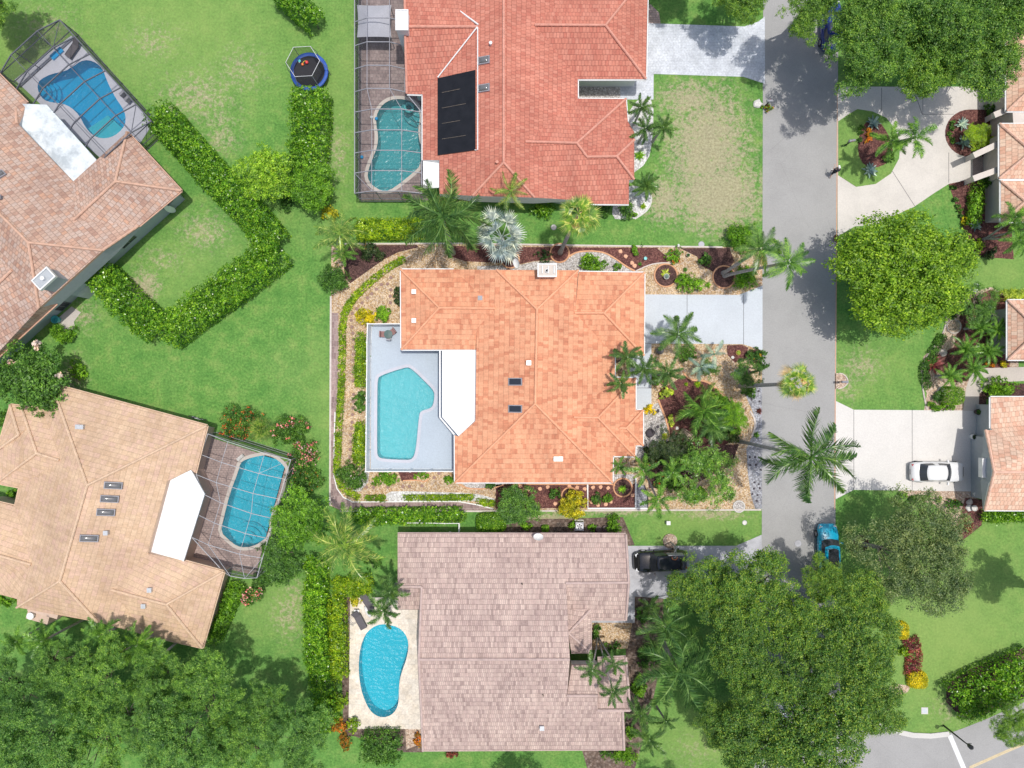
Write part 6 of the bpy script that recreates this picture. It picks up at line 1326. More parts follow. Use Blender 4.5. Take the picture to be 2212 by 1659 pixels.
# ------------------------------------------------------------------ cars
def car(label, dx, dy, rz, paint, L=4.75, Wd=1.86, suv=False, black_roof=False, zz=.8, name='parked_car', group='parked cars'):
    c = W(dx, dy, zz); th = empty(name, (c.x, c.y, 0), label, 'car', group, rz); h = Wd / 2
    hb = 1.0 if suv else .88; ht = 1.62 if suv else 1.42; m = MB(); K = 14
    st = [(-L / 2, .62, .45, .60), (-L / 2 + .06, .80, .30, .86 if suv else .78), (-L / 2 + .3, .93, .22, hb + .02), (-L / 2 + .9, 1, .2, hb + .04), (-.6, 1, .2, hb), (.5, 1, .2, hb - .01), (L * .24, 1, .2, hb - .02), (L / 2 - .75, .98, .2, hb - .1), (L / 2 - .3, .9, .22, hb - .2), (L / 2 - .07, .76, .28, hb - .36), (L / 2, .6, .38, hb - .45)]
    for x, w, zb, zt in st:
        for q in range(K):
            t = q / K * 2 * math.pi; cx_, sz_ = math.cos(t), math.sin(t); e_ = .42
            y = h * w * math.copysign(abs(cx_) ** e_, cx_); z = (zt + zb) / 2 + (zt - zb) / 2 * math.copysign(abs(sz_) ** .55, sz_)
            if abs(cx_) < .75 and sz_ > 0: z += .035 * (1 - (y / h) ** 2)
            m.v.append((x, y, z))
    for i in range(len(st) - 1):
        for q in range(K): a = i * K + q; b = i * K + (q + 1) % K; m.f.append((a, b, b + K, a + K))
    m.f.append(tuple(range(K))[::-1]); m.f.append(tuple((len(st) - 1) * K + q for q in range(K)))
    body = m.build('body', M[paint], th, False, True)
    # cabin
    xb0, xb1 = (-L / 2 + .22, L * .19) if suv else (-L / 2 + .62, L * .2); xt0, xt1 = (-L / 2 + .75, .32) if suv else (-L / 2 + 1.25, .28); wb, wt = h * .9, h * .7
    def P(u, v, s_=0.):   # u around front-back 0..1, v height 0..1 on the cabin shell ; returns function for sides
        pass
    def ring(v, out=0.):
        x0 = xb0 + (xt0 - xb0) * v - out; x1 = xb1 + (xt1 - xb1) * v + out; w = wb + (wt - wb) * v ** 1.1 + out; z = hb - .03 + (ht - hb + .0) * v; pts = []
        for t in np.linspace(-1, 1, 7): pts.append((x1 + .16 * (1 - t * t) * 1, w * t * .93, z))
        for t in np.linspace(0, 1, 6)[1:-1]: pts.append((x1 + (x0 - x1) * t, w * (1 - .03 * (2 * t - 1) ** 2), z))
        for t in np.linspace(1, -1, 7): pts.append((x0 - .12 * (1 - t * t), w * t * .93, z))
        for t in np.linspace(1, 0, 6)[1:-1]: pts.append((x1 + (x0 - x1) * t, -w * (1 - .03 * (2 * t - 1) ** 2), z))
        return pts
    m = MB(); RR = [ring(0), ring(.5), ring(.93), ring(1, -.12)]; n = len(RR[0])
    RR[3] = [(x, y, ht + .03) for x, y, z in RR[3]]
    for r_ in RR: m.v += r_
    for k in range(3):
        for q in range(n): a = k * n + q; b = k * n + (q + 1) % n; m.f.append((a, b, b + n, a + n))
    m.f.append(tuple(3 * n + q for q in range(n))); m.build('cabin', M[paint], th, False, True)
    def pane(name_, i0, i1, v0=.08, v1=.9, shr=0.):
        mm = MB(); A = ring(v0, .012); Bb = ring(v1, .012); idx = [i % n for i in range(i0, i1 + 1)]
        mm.v = [A[i] for i in idx] + [Bb[i] for i in idx]; k = len(idx)
        mm.f = [(q, q + 1, k + q + 1, k + q) for q in range(k - 1)]; return mm.build(name_, M['window_glass'], th, False, True)
    pane('windshield', 0, 6); pane('rear_window', 11, 17, .15, .88); pane('side_window', 6, 8, .2, .84); pane('side_window', 9, 11, .2, .84); pane('side_window', 17, 19, .2, .84); pane('side_window', 20, 22, .2, .84)
    if black_roof:
        r_ = ring(1, -.14); mm = MB(); mm.v = [(x * .96 - .03, y * .93, ht + .045) for x, y, z in r_]; mm.f = [tuple(range(n))]; mm.build('glass_roof', M['glass_dark'], th, False)
    wx = (L / 2 - .92, -L / 2 + .88)
    for x in wx:
        for s_ in (-1, 1):
            t = MB(); t.v = []; R_ = .34
            prof = [(.2, -.11), (R_ - .02, -.11), (R_, -.07), (R_, .07), (R_ - .02, .11), (.2, .11)]
            for a, b in prof:
                for q in range(20): an = q / 20 * 6.28318; t.v.append((x + a * math.cos(an), s_ * (h - .1) + b, R_ + a * math.sin(an)))
            for i in range(5):
                for q in range(20): a = i * 20 + q; b = i * 20 + (q + 1) % 20; t.f.append((a, b, b + 20, a + 20))
            t.f.append(tuple(range(20))); t.f.append(tuple(100 + q for q in range(20))); w_ = t.build('wheel', M['rubber'], th, False)
            r2 = MB()
            for a, b in ((.2, .0), (.19, .015)):
                for q in range(12): an = q / 12 * 6.28318; r2.v.append((x + a * math.cos(an), s_ * (h + .012) + s_ * b, R_ + a * math.sin(an)))
            r2.f = [(q, (q + 1) % 12, 12 + (q + 1) % 12, 12 + q) for q in range(12)] + [tuple(12 + q for q in range(12))]; r2.build('rim', M['chrome'], w_, False)
    for s_ in (-1, 1):
        MB().box((L / 2 - .3, s_ * h * .66, hb - .3), (.3, .3, .12), s_ * -.5).build('headlight', M['headlight'], th, False)
        MB().box((-L / 2 + .14, s_ * h * .6, hb - .13), (.14, .34, .1), s_ * .3).build('taillight', M['taillight'], th, False)
        MB().box((xb1 - .25, s_ * (h + .08), hb + .08), (.12, .24, .13), s_ * .2).build('side_mirror', M[paint], th, False)
    MB().box((L / 2 - .06, 0, .46), (.1, h * .9, .12)).build('grille', M['black_metal'], th, False)
    MB().box((-L / 2 + .02, 0, .55), (.05, .45, .12)).build('number_plate', M['grey_frame'], th, False)
    return th
car('white sedan parked nose in on the white driveway', 2028, 1020, R(0), 'paint_white', 4.8, 1.84)
car('black car on the shaded grey driveway under the basketball hoop', 1427, 1213, R(183), 'paint_black', 4.7, 1.9, True, True)
car('bright turquoise blue car at the road edge, half under an oak', 1791, 1187, R(92), 'paint_blue', 4.5, 1.84, True, True)
car('navy blue car hidden under the oak at the top right', 1798, 52, R(90), 'paint_navy', 4.6, 1.84)
car('white car hidden beneath the bottom right oaks', 1680, 1520, R(90), 'paint_white', 4.6, 1.84)
# ------------------------------------------------------------------ trampoline
c = W(668, 154.6, .85); th = empty('trampoline', (c.x, c.y, 0), 'round trampoline with blue rim and hexagonal safety net', 'trampoline')
tr_ = 1.68; m = MB()
MB().lathe([(tr_ * .83, .84), (tr_ * .83, .86)], (0, 0, 0), 40).build('mat', M['tramp_mat'], th, False)
m = MB(); n_ = 48
for r_, z in ((tr_ * .82, .87), (tr_ * .9, .91), (tr_, .88), (tr_, .82)):
    for q in range(n_): a = q / n_ * 6.28318; m.v.append((r_ * math.cos(a), r_ * math.sin(a), z))
for i in range(3):
    for q in range(n_): a = i * n_ + q; b = i * n_ + (q + 1) % n_; m.f.append((a, a + n_, b + n_, b))
m.build('rim_pad', M['tramp_blue'], th, False, True)
hexp = []
for q in range(6):
    a = R(60 * q + 3); px, py = tr_ * 1.02 * math.cos(a), tr_ * 1.02 * math.sin(a); hx, hy = 1.46 * math.cos(a), 1.46 * math.sin(a); hexp.append((hx, hy, 2.75))
    MB().tube([(px, py, 0), (px, py, 1.4), (hx, hy, 2.75)], .028, 6).build('net_pole', M['grey_frame'], th, False)
    if q % 2 == 0: MB().tube([(tr_ * .93 * math.cos(a), tr_ * .93 * math.sin(a), .85), (tr_ * .95 * math.cos(a + .1), tr_ * .95 * math.sin(a + .1), .02), (tr_ * .95 * math.cos(a + .5), tr_ * .95 * math.sin(a + .5), .02), (tr_ * .93 * math.cos(a + .6), tr_ * .93 * math.sin(a + .6), .85)], .03, 6).build('leg', M['grey_frame'], th, False)
MB().tube(hexp + [hexp[0]], .022, 5).build('top_rail', M['white_frame'], th, False)
m = MB()
for q in range(6):
    a0, a1 = R(60 * q + 3), R(60 * q + 63); A, B_ = hexp[q], hexp[(q + 1) % 6]; C_, D_ = (tr_ * .86 * math.cos(a1), tr_ * .86 * math.sin(a1), .92), (tr_ * .86 * math.cos(a0), tr_ * .86 * math.sin(a0), .92)
    m.poly([A, B_, C_, D_])
m.build('safety_net', M['screen'], th, False)
def toy(label, pts, parts):
    c = W(*pts, .9); o = empty('toy', (c.x, c.y, .87), label, 'toy')
    for nm, prof, off, mt in parts: MB().lathe(prof, off, 12).build(nm, M[mt], o, False)
    return o
t = toy('red and yellow toy ball set with curved cord on the trampoline', (659, 137), [('ball', [(.02, 0), (.13, .05), (.15, .14), (.1, .24), (.02, .27)], (.17, .06, 0), 'red_plastic'), ('ball', [(.02, 0), (.1, .05), (.12, .12), (.08, .2), (.02, .22)], (-.2, -.12, 0), 'orange_plastic')])
MB().tube([(-.2, -.1, .15), (-.1, .12, .12), (.05, .2, .12), (.16, .1, .18)], .022, 6).build('cord', M['yellow_plastic'], t, False)
toy('small turquoise paddle toy on the trampoline', (647, 131.5), [('paddle', [(.02, 0), (.12, .01), (.12, .04), (.02, .05)], (0, 0, 0), 'teal_plastic'), ('handle', [(.03, 0), (.03, .04)], (-.03, -.16, 0), 'white_paint')])
# ------------------------------------------------------------------ person
c = W(1793.8, 377, 0); th = empty('person', (c.x, c.y, 0), 'person in black top and white cap walking along the street edge', 'person')
V = [(0, 0, .92), (0, .02, 1.1), (0, .03, 1.3), (0, .04, 1.44), (0, .06, 1.54), (0, .08, 1.63), (0, .09, 1.70),
     (.1, .0, .88), (.1, .2, .50), (.1, .34, .09), (.1, .46, .05), (-.1, 0, .88), (-.1, -.14, .48), (-.1, -.36, .12), (-.1, -.26, .05),
     (.19, .04, 1.40), (.25, -.06, 1.15), (.24, .02, .92), (.24, .05, .84), (-.19, .04, 1.40), (-.26, .14, 1.16), (-.2, .34, 1.2), (-.17, .42, 1.22)]
E = [(0, 1), (1, 2), (2, 3), (3, 4), (4, 5), (5, 6), (0, 7), (7, 8), (8, 9), (9, 10), (0, 11), (11, 12), (12, 13), (13, 14), (3, 15), (15, 16), (16, 17), (17, 18), (3, 19), (19, 20), (20, 21), (21, 22)]
RD = [.15, .13, .15, .12, .05, .085, .08, .095, .06, .04, .04, .095, .06, .04, .04, .055, .042, .03, .035, .055, .042, .03, .035]
for sx, (bx, by, bz) in ((1, (.24, .05, .84)), (-1, (-.17, .42, 1.22))):     # fingers
    base_i = 18 if sx == 1 else 22; dirv = Vector((0, .02, -1)) if sx == 1 else Vector((.05, 1, .05))
    for f in range(5):
        k = len(V); o = (f - 2) * .017; ln = (.05, .075, .082, .075, .06)[f]; side = Vector((.0, o, 0)) if sx == 1 else Vector((o, 0, 0)); p = Vector((bx, by, bz)) + side + dirv * .05; V.append(tuple(p)); V.append(tuple(p + dirv * ln + Vector((0, 0, -.01)))); E += [(base_i, k), (k, k + 1)]; RD += [.009, .008]
me = bpy.data.meshes.new('person_body'); me.from_pydata(V, E, []); bo = obj('body', me, M['skin'], th, False)
sk = bo.modifiers.new('skin', 'SKIN'); sk.use_smooth_shade = True
for i, v in enumerate(me.skin_vertices[0].data): v.radius = (RD[i] * (1.25 if i in (1, 2, 3) else 1), RD[i] * (.8 if i in (1, 2, 3) else 1)); v.use_root = (i == 0)
ss = bo.modifiers.new('sub', 'SUBSURF'); ss.levels = 1; ss.render_levels = 2
def garment(name, idx, mt, grow):
    V2 = [V[i] for i in idx]; E2 = [(idx.index(a), idx.index(b)) for a, b in E if a in idx and b in idx]; me = bpy.data.meshes.new(name); me.from_pydata(V2, E2, []); o = obj(name, me, M[mt], th, False)
    s_ = o.modifiers.new('skin', 'SKIN'); s_.use_smooth_shade = True
    for k, v in enumerate(me.skin_vertices[0].data): i = idx[k]; v.radius = (RD[i] * (1.25 if i in (1, 2, 3) else 1) + grow, RD[i] * (.8 if i in (1, 2, 3) else 1) + grow); v.use_root = (k == 0)
    o.modifiers.new('sub', 'SUBSURF').render_levels = 2
sh = MB().lathe([(.2, .86), (.2, 1.0), (.21, 1.12), (.235, 1.3), (.225, 1.4), (.13, 1.49), (.07, 1.51)], (0, .03, 0), 20, 1, .86).build('shirt', M['black_cloth'], th, False, True)
for i0, i1 in ((15, 16), (19, 20)): A, B_ = Vector(V[i0]), Vector(V[i1]); MB().tube([A - (B_ - A) * .15, A, A + (B_ - A) * .55], [.07, .075, .07], 10).build('sleeve', M['black_cloth'], sh, False, True)
so = MB().lathe([(.17, .98), (.195, .9), (.19, .8), (.06, .76)], (0, .01, 0), 20, 1, .9).build('shorts', M['black_cloth'], th, False, True)
for i0, i1 in ((7, 8), (11, 12)): A, B_ = Vector(V[i0]), Vector(V[i1]); MB().tube([A, A + (B_ - A) * .5, A + (B_ - A) * .85], [.115, .1, .092], 12).build('leg_cloth', M['black_cloth'], so, False, True)
garment('shoe', [9, 10], 'white_cloth', .016); garment('shoe', [13, 14], 'white_cloth', .016)
MB().lathe([(.1, 0), (.1, .04), (.085, .09), (.03, .12)], (0, .09, 1.68), 16).build('cap', M['white_cloth'], th, False)
MB().box((0, .22, 1.69), (.15, .14, .015)).build('cap_brim', M['white_cloth'], th, False)
for s_ in (-1, 1): MB().lathe([(.004, 0), (.012, .006), (.004, .012)], (s_ * .032, .168, 1.63), 8).build('eye', M['black_cloth'], th, False)
MB().box((0, .178, 1.605), (.022, .03, .035)).build('nose', M['skin'], th, False); MB().box((0, .165, 1.565), (.045, .012, .01)).build('mouth', M['cushion_rose'], th, False)
MB().lathe([(.088, -.06), (.096, 0), (.098, .04)], (0, .075, 1.64), 14).build('hair', M['bark'], th, False)
for s_ in (-1, 1): MB().box((s_ * .088, .09, 1.625), (.018, .03, .05)).build('ear', M['skin'], th, False)
# ------------------------------------------------------------------ basketball hoop
c = W(1447, 1168, 0); th = empty('basketball_hoop', (c.x, c.y, 0), 'basketball hoop on tan base leaning over the black car', 'basketball hoop')
MB().lathe([(.62, -.0), (.66, .12), (.5, .26), (.12, .34)], (0, 0, 0), 16).build('base', M['gravel_pink'], th, False)
b_ = W(1440, 1179, 3.0) * 1; q = W(1458, 1196, 3.05) - Vector((c.x, c.y, 0))
MB().tube([(0, 0, .2), (.05, -.1, 2.3), (q.x, q.y + .15, 3.0)], .05, 8).build('pole', M['grey_frame'], th, False)
for s_ in (-.12, .12): MB().tube([(s_ * .3, -.05, 2.0), (q.x + s_, q.y, 3.2)], .025, 6).build('strut', M['grey_frame'], th, False)
MB().box((q.x, q.y - .03, 3.15), (1.35, .05, .85)).build('backboard', M['grey_frame'], th, False)
rim = [(q.x + .23 * math.cos(a), q.y - .33 + .23 * math.sin(a), 2.95) for a in np.linspace(0, 6.283, 22)]
MB().tube(rim, .016, 5, False).build('rim', M['orange_plastic'], th, False)
m = MB()
for i in range(12):
    a = i / 12 * 6.283; m.tube([(q.x + .22 * math.cos(a), q.y - .33 + .22 * math.sin(a), 2.94), (q.x + .14 * math.cos(a + .4), q.y - .33 + .14 * math.sin(a + .4), 2.55)], .008, 3)
m.build('net', M['white_cloth'], th, False)
# ------------------------------------------------------------------ furniture
c = W(1482, 940, .45); th = empty('garden_bench', (c.x, c.y, 0), 'weathered wooden slatted bench on the mulch in the front garden', 'bench', rz=R(-36))
for i in range(5): MB().box((0, -.22 + i * .11, .44), (1.25, .085, .025)).build('seat_slat', M['wood_slat'], th, False)
for i in range(3): MB().box((0, .3 + .03 * i, .58 + i * .13), (1.25, .025, .1)).build('back_slat', M['wood_slat'], th, False)
for sx in (-.55, .55):
    for sy in (-.22, .26): MB().box((sx, sy, .21 if sy < 0 else .42), (.06, .06, .42 if sy < 0 else .84)).build('leg', M['wood_slat'], th, False)
    MB().box((sx, 0, .62), (.06, .52, .035)).build('armrest', M['wood_slat'], th, False)
def lounger(label, dx, dy, rz, z0=.06, mt='wicker', L=1.9, back=.6):
    c = W(dx, dy, z0 + .3); o = empty('sun_lounger', (c.x, c.y, z0), label, 'sun lounger', 'sun loungers on the pool decks', R(rz))
    MB().box((-.3, 0, .3), (L - .6, .62, .05)).build('seat', M[mt], o, False)
    m = MB(); beam((L / 2 - .65, 0, .31), (L / 2 - .12, 0, .31 + back * .7), .62, .05, m); m.build('backrest', M[mt], o, False)
    for s_ in (-.31, .31): MB().box((-.25, s_, .3), (L - .55, .04, .07)).build('side_rail', M['black_metal'], o, False)
    for x in (-L / 2 + .1, .25):
        for s_ in (-.28, .28): MB().box((x, s_, .14), (.05, .05, .28)).build('leg', M['black_metal'], o, False)
    return o
lounger('dark lounger by the kidney pool with a white towel', 776, 1338, 118 - 360 + 0, mt='wicker')
lounger('dark lounger beside the north corner of the top left cage', 159, 104, 55)
o = lounger('second dark lounger on the cream deck half under the palm', 794, 1301, -55)
c = W(770, 1322, .45); th = empty('towel', (c.x, c.y, .4), 'crumpled white towel over the lounger backrest', 'towel')
m = MB(); N = 9
for i in range(N):
    for j in range(N): m.v.append(((i - 4) * .06, (j - 4) * .05, .08 + .05 * math.sin(i * 1.3) * math.cos(j * 1.1)))
m.f = [(i * N + j, (i + 1) * N + j, (i + 1) * N + j + 1, i * N + j + 1) for i in range(N - 1) for j in range(N - 1)]; m.build('cloth', M['white_cloth'], th, False, True)
c = W(763, 1339, .1); th = empty('garden_hose', (c.x, c.y, .07), 'coiled pale hose beside the lounger', 'hose')
MB().tube([((.2 + .01 * k) * math.cos(k * .6), (.2 + .01 * k) * math.sin(k * .6), .01 + .002 * k) for k in range(30)], .018, 5).build('coil', M['grey_frame'], th, False)
c = W(793, 1323, .3); th = empty('deck_storage_bag', (c.x, c.y, .06), 'pale blue white inflatable float lying beside the palm fronds', 'pool float')
MB().tube([(-.25, .5, .1), (-.05, .2, .14), (.1, -.1, .14), (.3, -.45, .1)], [.12, .2, .2, .12], 10).build('float', M['white_paint'], th, False, True)
# grill like table with chairs on the blue deck
c = W(839, 722, .7); th = empty('patio_table', (c.x, c.y, .08), 'round dark green patio table on the pale blue deck', 'table')
MB().lathe([(.02, .68), (.37, .69), (.38, .72), (.02, .73)], (0, 0, 0), 24).build('table_top', M['table_green'], th, False)
MB().tube([(0, 0, 0), (0, 0, .7)], .04, 8).build('pedestal', M['black_metal'], th, False); MB().lathe([(.25, 0), (.25, .03), (.05, .06)], (0, 0, 0), 14).build('foot', M['black_metal'], th, False)
for lab, x, y, a in (('chair with rose cushion left of the green table', 828, 722, 178), ('chair with rose cushion up and right of the green table', 848.5, 716.5, 35), ('small metal chair below the green table', 841, 731, 265)):
    c = W(x, y, .5); o = empty('patio_chair', (c.x, c.y, .08), lab, 'chair', 'chairs round the green patio table', R(a))
    cu = a != 265; w = .52 if cu else .36
    MB().box((0, 0, .44), (w * .8, w, .09)).build('seat', M['cushion_rose' if cu else 'grey_frame'], o, False); MB().box((w * .45, 0, .7), (.09, w, .5)).build('backrest', M['cushion_rose' if cu else 'grey_frame'], o, False)
    for sx in (-.2, .2):
        for sy in (-.2, .2): MB().box((sx * w * 1.7, sy * w * 2, .2), (.035, .035, .4)).build('leg', M['black_metal'], o, False)
# deck items at the left pool
c = W(119, 113, .4); th = empty('storage_bench', (c.x, c.y, .06), 'turquoise lounge mat on the left pool deck', 'lounger mat', rz=R(42))
MB().box((0, 0, .12), (1.25, .5, .12)).build('mat', M['blue_plastic'], th, False); MB().box((0, 0, .03), (1.2, .45, .06)).build('base', M['white_paint'], th, False)
for lab, x, y in (('grey chair by the cage wall near the pale shelf', 267, 203), ('second grey chair by the same cage wall', 278, 214)):
    c = W(x, y, .4); o = empty('deck_chair', (c.x, c.y, .06), lab, 'chair', 'grey chairs by the left pool', R(-45))
    MB().box((0, 0, .4), (.55, .6, .06)).build('seat', M['grey_frame'], o, False); MB().box((.25, 0, .65), (.05, .6, .5)).build('backrest', M['grey_frame'], o, False)
    for sx in (-.24, .24):
        for sy in (-.26, .26): MB().box((sx, sy, .19), (.04, .04, .38)).build('leg', M['grey_frame'], o, False)
# gazebo like canopy at the top of the red cage
p0, p1 = W(771, 10, 2.3), W(845, 80, 2.3); cc = (p0 + p1) / 2; th = empty('canopy', (cc.x, cc.y, 0), 'pale grey fabric canopy standing inside the cage by the red house', 'canopy')
w, h_ = abs(p1.x - p0.x), abs(p0.y - p1.y); m = MB(); N = 12
for i in range(N + 1):
    for j in range(N + 1):
        u, v = i / N * 2 - 1, j / N * 2 - 1; sc_ = 1 - .04 * (1 - abs(u)) * 0; k_ = 1 - .06 * (1 - abs(v) ** 2) ; k2 = 1 - .04 * (1 - u * u)
        m.v.append((u * w / 2 * k_, v * h_ / 2 * k2, 2.25 + .45 * (1 - max(abs(u), abs(v)) ** 1.3)))
m.f = [(i * (N + 1) + j, (i + 1) * (N + 1) + j, (i + 1) * (N + 1) + j + 1, i * (N + 1) + j + 1) for i in range(N) for j in range(N)]; m.build('cover', M['deck_lilac'], th, False, True)
for sx in (-1, 1):
    for sy in (-1, 1): MB().tube([(sx * w * .47, sy * h_ * .47, 0), (sx * w * .47, sy * h_ * .47, 2.25)], .035, 6).build('pole', M['grey_frame'], th, False)
# pool toys
c = W(884, 233, .0); th = empty('swim_ring', (c.x, c.y, .02), 'turquoise swim ring floating in the teal pool', 'swim ring')
MB().tube([(.36 * math.cos(a), .36 * math.sin(a), .03) for a in np.linspace(0, 6.283, 26)], .14, 10, False).build('ring', M['teal_plastic'], th, False, True)
for lab, x, y, mt in (('small blue ball on the dark pavers', 782, 340, 'blue_plastic'), ('small white ball on the dark pavers', 803, 254, 'white_paint'), ('small blue float at the edge of the teal pool', 813.5, 257, 'blue_plastic')):
    c = W(x, y, .1); o = empty('ball', (c.x, c.y, .06), lab, 'ball'); MB().lathe([(.02, 0), (.12, .05), (.16, .13), (.12, .22), (.02, .27)], (0, 0, 0), 14).build('shell', M[mt], o, False, True)
# waterfall rock slab at the tan pool
c = W(520, 988, .2); th = empty('pool_slide_rock', (c.x, c.y, .06), 'white stone spout at the head of the tan house pool', 'stone spout', rz=R(40)); MB().box((0, 0, .15), (.7, .28, .3)).box((.1, 0, .34), (.4, .2, .1)).build('stone', M['rock_white'], th, False)
# ------------------------------------------------------------------ mailboxes, lamp post, utility
def mailbox(label, dx, dy, rz, two=False):
    c = W(dx, dy, 0); o = empty('mailbox', (c.x, c.y, 0), label, 'mailbox', 'mailboxes along the street', R(rz))
    MB().box((0, 0, .55), (.1, .1, 1.1)).build('post', M['black_metal'], o, False)
    m = MB(); pr = [(-.1, 1.1), (-.1, 1.24)] + [(.1 * math.cos(a), 1.24 + .1 * math.sin(a)) for a in np.linspace(math.pi, 0, 8)] + [(.1, 1.1)]; n = len(pr)
    m.v = [(-.27, y, z) for y, z in pr] + [(.27, y, z) for y, z in pr]; m.f = [(i, (i + 1) % n, n + (i + 1) % n, n + i) for i in range(n)] + [tuple(range(n))[::-1], tuple(n + i for i in range(n))]
    b = m.build('box', M['grey_frame'], o, False); MB().box((0, .115, 1.25), (.04, .02, .16)).build('flag', M['red_plastic'], b, False)
    MB().box((.1, 0, .95), (.4, .05, .05)).build('bracket', M['black_metal'], o, False); return o
mailbox('dark mailbox on the half round gravel bed east of the street', 1811, 825, 180); mailbox('dark mailbox with flowers at its foot west of the street', 1652, 230, 0); mailbox('dark mailbox on the lawn island by the curved driveway', 1826, 314, 190)
c = W(2038, 1567, 0); th = empty('street_lamp', (c.x, c.y, 0), 'dark street lamp at the road corner, bottom right', 'street lamp')
MB().tube([(0, 0, 0), (0, 0, 3.3)], [.09, .05], 8).build('pole', M['black_metal'], th, False); MB().lathe([(.06, 3.25), (.17, 3.45), (.2, 3.75), (.05, 3.95)], (0, 0, 0), 10).build('lamp_head', M['black_metal'], th, False); MB().box((.2, 0, 3.1), (.5, .04, .04)).build('arm', M['black_metal'], th, False)
def cover(label, dx, dy, r_, mt, sq=False, z=.02, name='manhole_cover', cat='manhole cover'):
    c = W(dx, dy, 0); o = empty(name, (c.x, c.y, 0), label, cat)
    if sq: MB().box((0, 0, z / 2 + .01), (r_ * 2, r_ * 2, z + .02)).build('frame', M['kerb'], o, False); MB().box((0, 0, z + .022), (r_ * 1.4, r_ * 1.4, .012)).build('lid', M[mt], o, False)
    else: MB().lathe([(r_, -.01), (r_, z), (r_ * .9, z), (.01, z)], (0, 0, 0), 24).build('frame', M['grey_frame'], o, False); MB().lathe([(r_ * .86, z), (r_ * .86, z + .006), (.01, z + .006)], (0, 0, 0), 24).build('lid', M[mt], o, False)
cover('round manhole cover in the road beside the turquoise car', 1724, 1174, .32, 'drive_grey'); cover('square utility box in the lawn above the road corner', 1997, 1535, .3, 'blue_grey_lid' if 'blue_grey_lid' in M else 'drive_blue', True, name='utility_box', cat='utility box')
cover('round valve cover in the lawn north of the orange house', 1196, 491, .26, 'kerb'); cover('round grey cover at the top lot line', 1515, 528, .28, 'drive_grey'); cover('pale round stone in the lawn near the street', 1608.5, 1129, .22, 'rock_white', name='valve_cover', cat='valve cover')
c = W(1443, 1129, .3); th = empty('utility_pedestal', (c.x, c.y, 0), 'small white utility pedestal on the strip of lawn', 'utility box'); MB().box((0, 0, .25), (.28, .28, .5)).build('body', M['white_paint'], th, False); MB().box((0, 0, .52), (.34, .34, .05)).build('lid', M['white_paint'], th, False)
c = W(1461, 532, .3); th = empty('vent_pipe', (c.x, c.y, 0), 'short white capped pipe at the top lot line', 'pipe'); MB().tube([(0, 0, 0), (.12, .05, .55)], .06, 10).build('pipe', M['white_paint'], th, False); MB().lathe([(.08, .52), (.1, .6), (.02, .66)], (.13, .05, 0), 10).build('cap', M['white_paint'], th, False)
# air conditioner
c = W(1252, 1137, .8); th = empty('air_conditioner', (c.x, c.y, 0), 'pale air conditioning unit with round fan grille beside the gabled house', 'air conditioner')
MB().box((0, -.05, .05), (.85, 1.0, .1)).build('pad', M['kerb'], th, False); MB().box((0, 0, .47), (.72, .75, .74)).build('casing', M['drive_grey'], th, False)
MB().lathe([(.31, .84), (.31, .87), (.27, .87), (.27, .85)], (0, 0, 0), 22).build('fan_ring', M['white_frame'], th, False)
m = MB()
for k in range(5): a = k / 5 * 6.283; m.poly([(0, 0, .855), (.25 * math.cos(a), .25 * math.sin(a), .85), (.25 * math.cos(a + .7), .25 * math.sin(a + .7), .865)])
m.build('fan_blade', M['black_metal'], th, False); MB().lathe([(.06, .85), (.06, .88), (.01, .885)], (0, 0, 0), 10).build('hub', M['grey_frame'], th, False)
# pots
def pot(label, dx, dy, r_, h, mt, plant=None, z=0, sd=0):
    c = W(dx, dy, h); o = empty('plant_pot', (c.x, c.y, z), label, 'plant pot')
    MB().lathe([(r_ * .6, 0), (r_ * .95, h * .7), (r_, h), (r_ * .86, h), (r_ * .8, h * .85), (.01, h * .84)], (0, 0, 0), 20).build('pot', M[mt], o, False, False)
    if plant:
        r = np.random.default_rng(sd); d = r.normal(0, 1, (260, 3)); d /= np.linalg.norm(d, axis=1, keepdims=True); d[:, 2] = abs(d[:, 2]); P = d * r_ * .9 * r.uniform(.5, 1, (260, 1)) + np.array([0, 0, h * .9])
        V, F = leaf_quads(P, d + np.array([0, 0, .6]), .1, 1.8, .6, sd); obj('plant', np_mesh('plant', V, F), M[plant], o, False)
pot('dark round pot with white gravel right of the air conditioner', 1293.5, 1143, .27, .35, 'pot_dark'); pot('dark glossy pot at the far right of the two by the eave', 1308, 1142, .27, .35, 'pot_dark')
pot('pale pot with a silver plant in the round gravel planter', 1440, 597, .25, .4, 'rock_white', 'agave', sd=1); pot('lime green plant in a round bowl on the small mulch bed', 1595, 762, .24, .2, 'terracotta', 'chartreuse', sd=2)
pot('dark barrel planter beside the blue driveway corner', 1426, 757, .35, .45, 'black_metal', None, sd=3); pot('small dark pot with foliage at the garage corner', 2115, 890, .28, .5, 'pot_dark', 'bush', sd=4); pot('dark topiary pot between the two garage doors', 2106, 944, .26, .6, 'white_paint', 'bush_dark', sd=5); pot('dark topiary pot at the south end of the garage', 2112, 1068, .26, .6, 'white_paint', 'bush_dark', sd=6)
pot('small grey pot in the gravel with yellow green shrub', 1487, 551, .16, .3, 'kerb', 'bush', sd=7); pot('blue gazing ball shaped pot in the red mulch', 1394.5, 558, .15, .28, 'teal_plastic'); pot('round bowl stone beside the small mulch bed plant', 1583, 772, .14, .15, 'kerb')
pot('round birdbath bowl near the garage stones', 2106, 1098, .26, .4, 'rock_white')
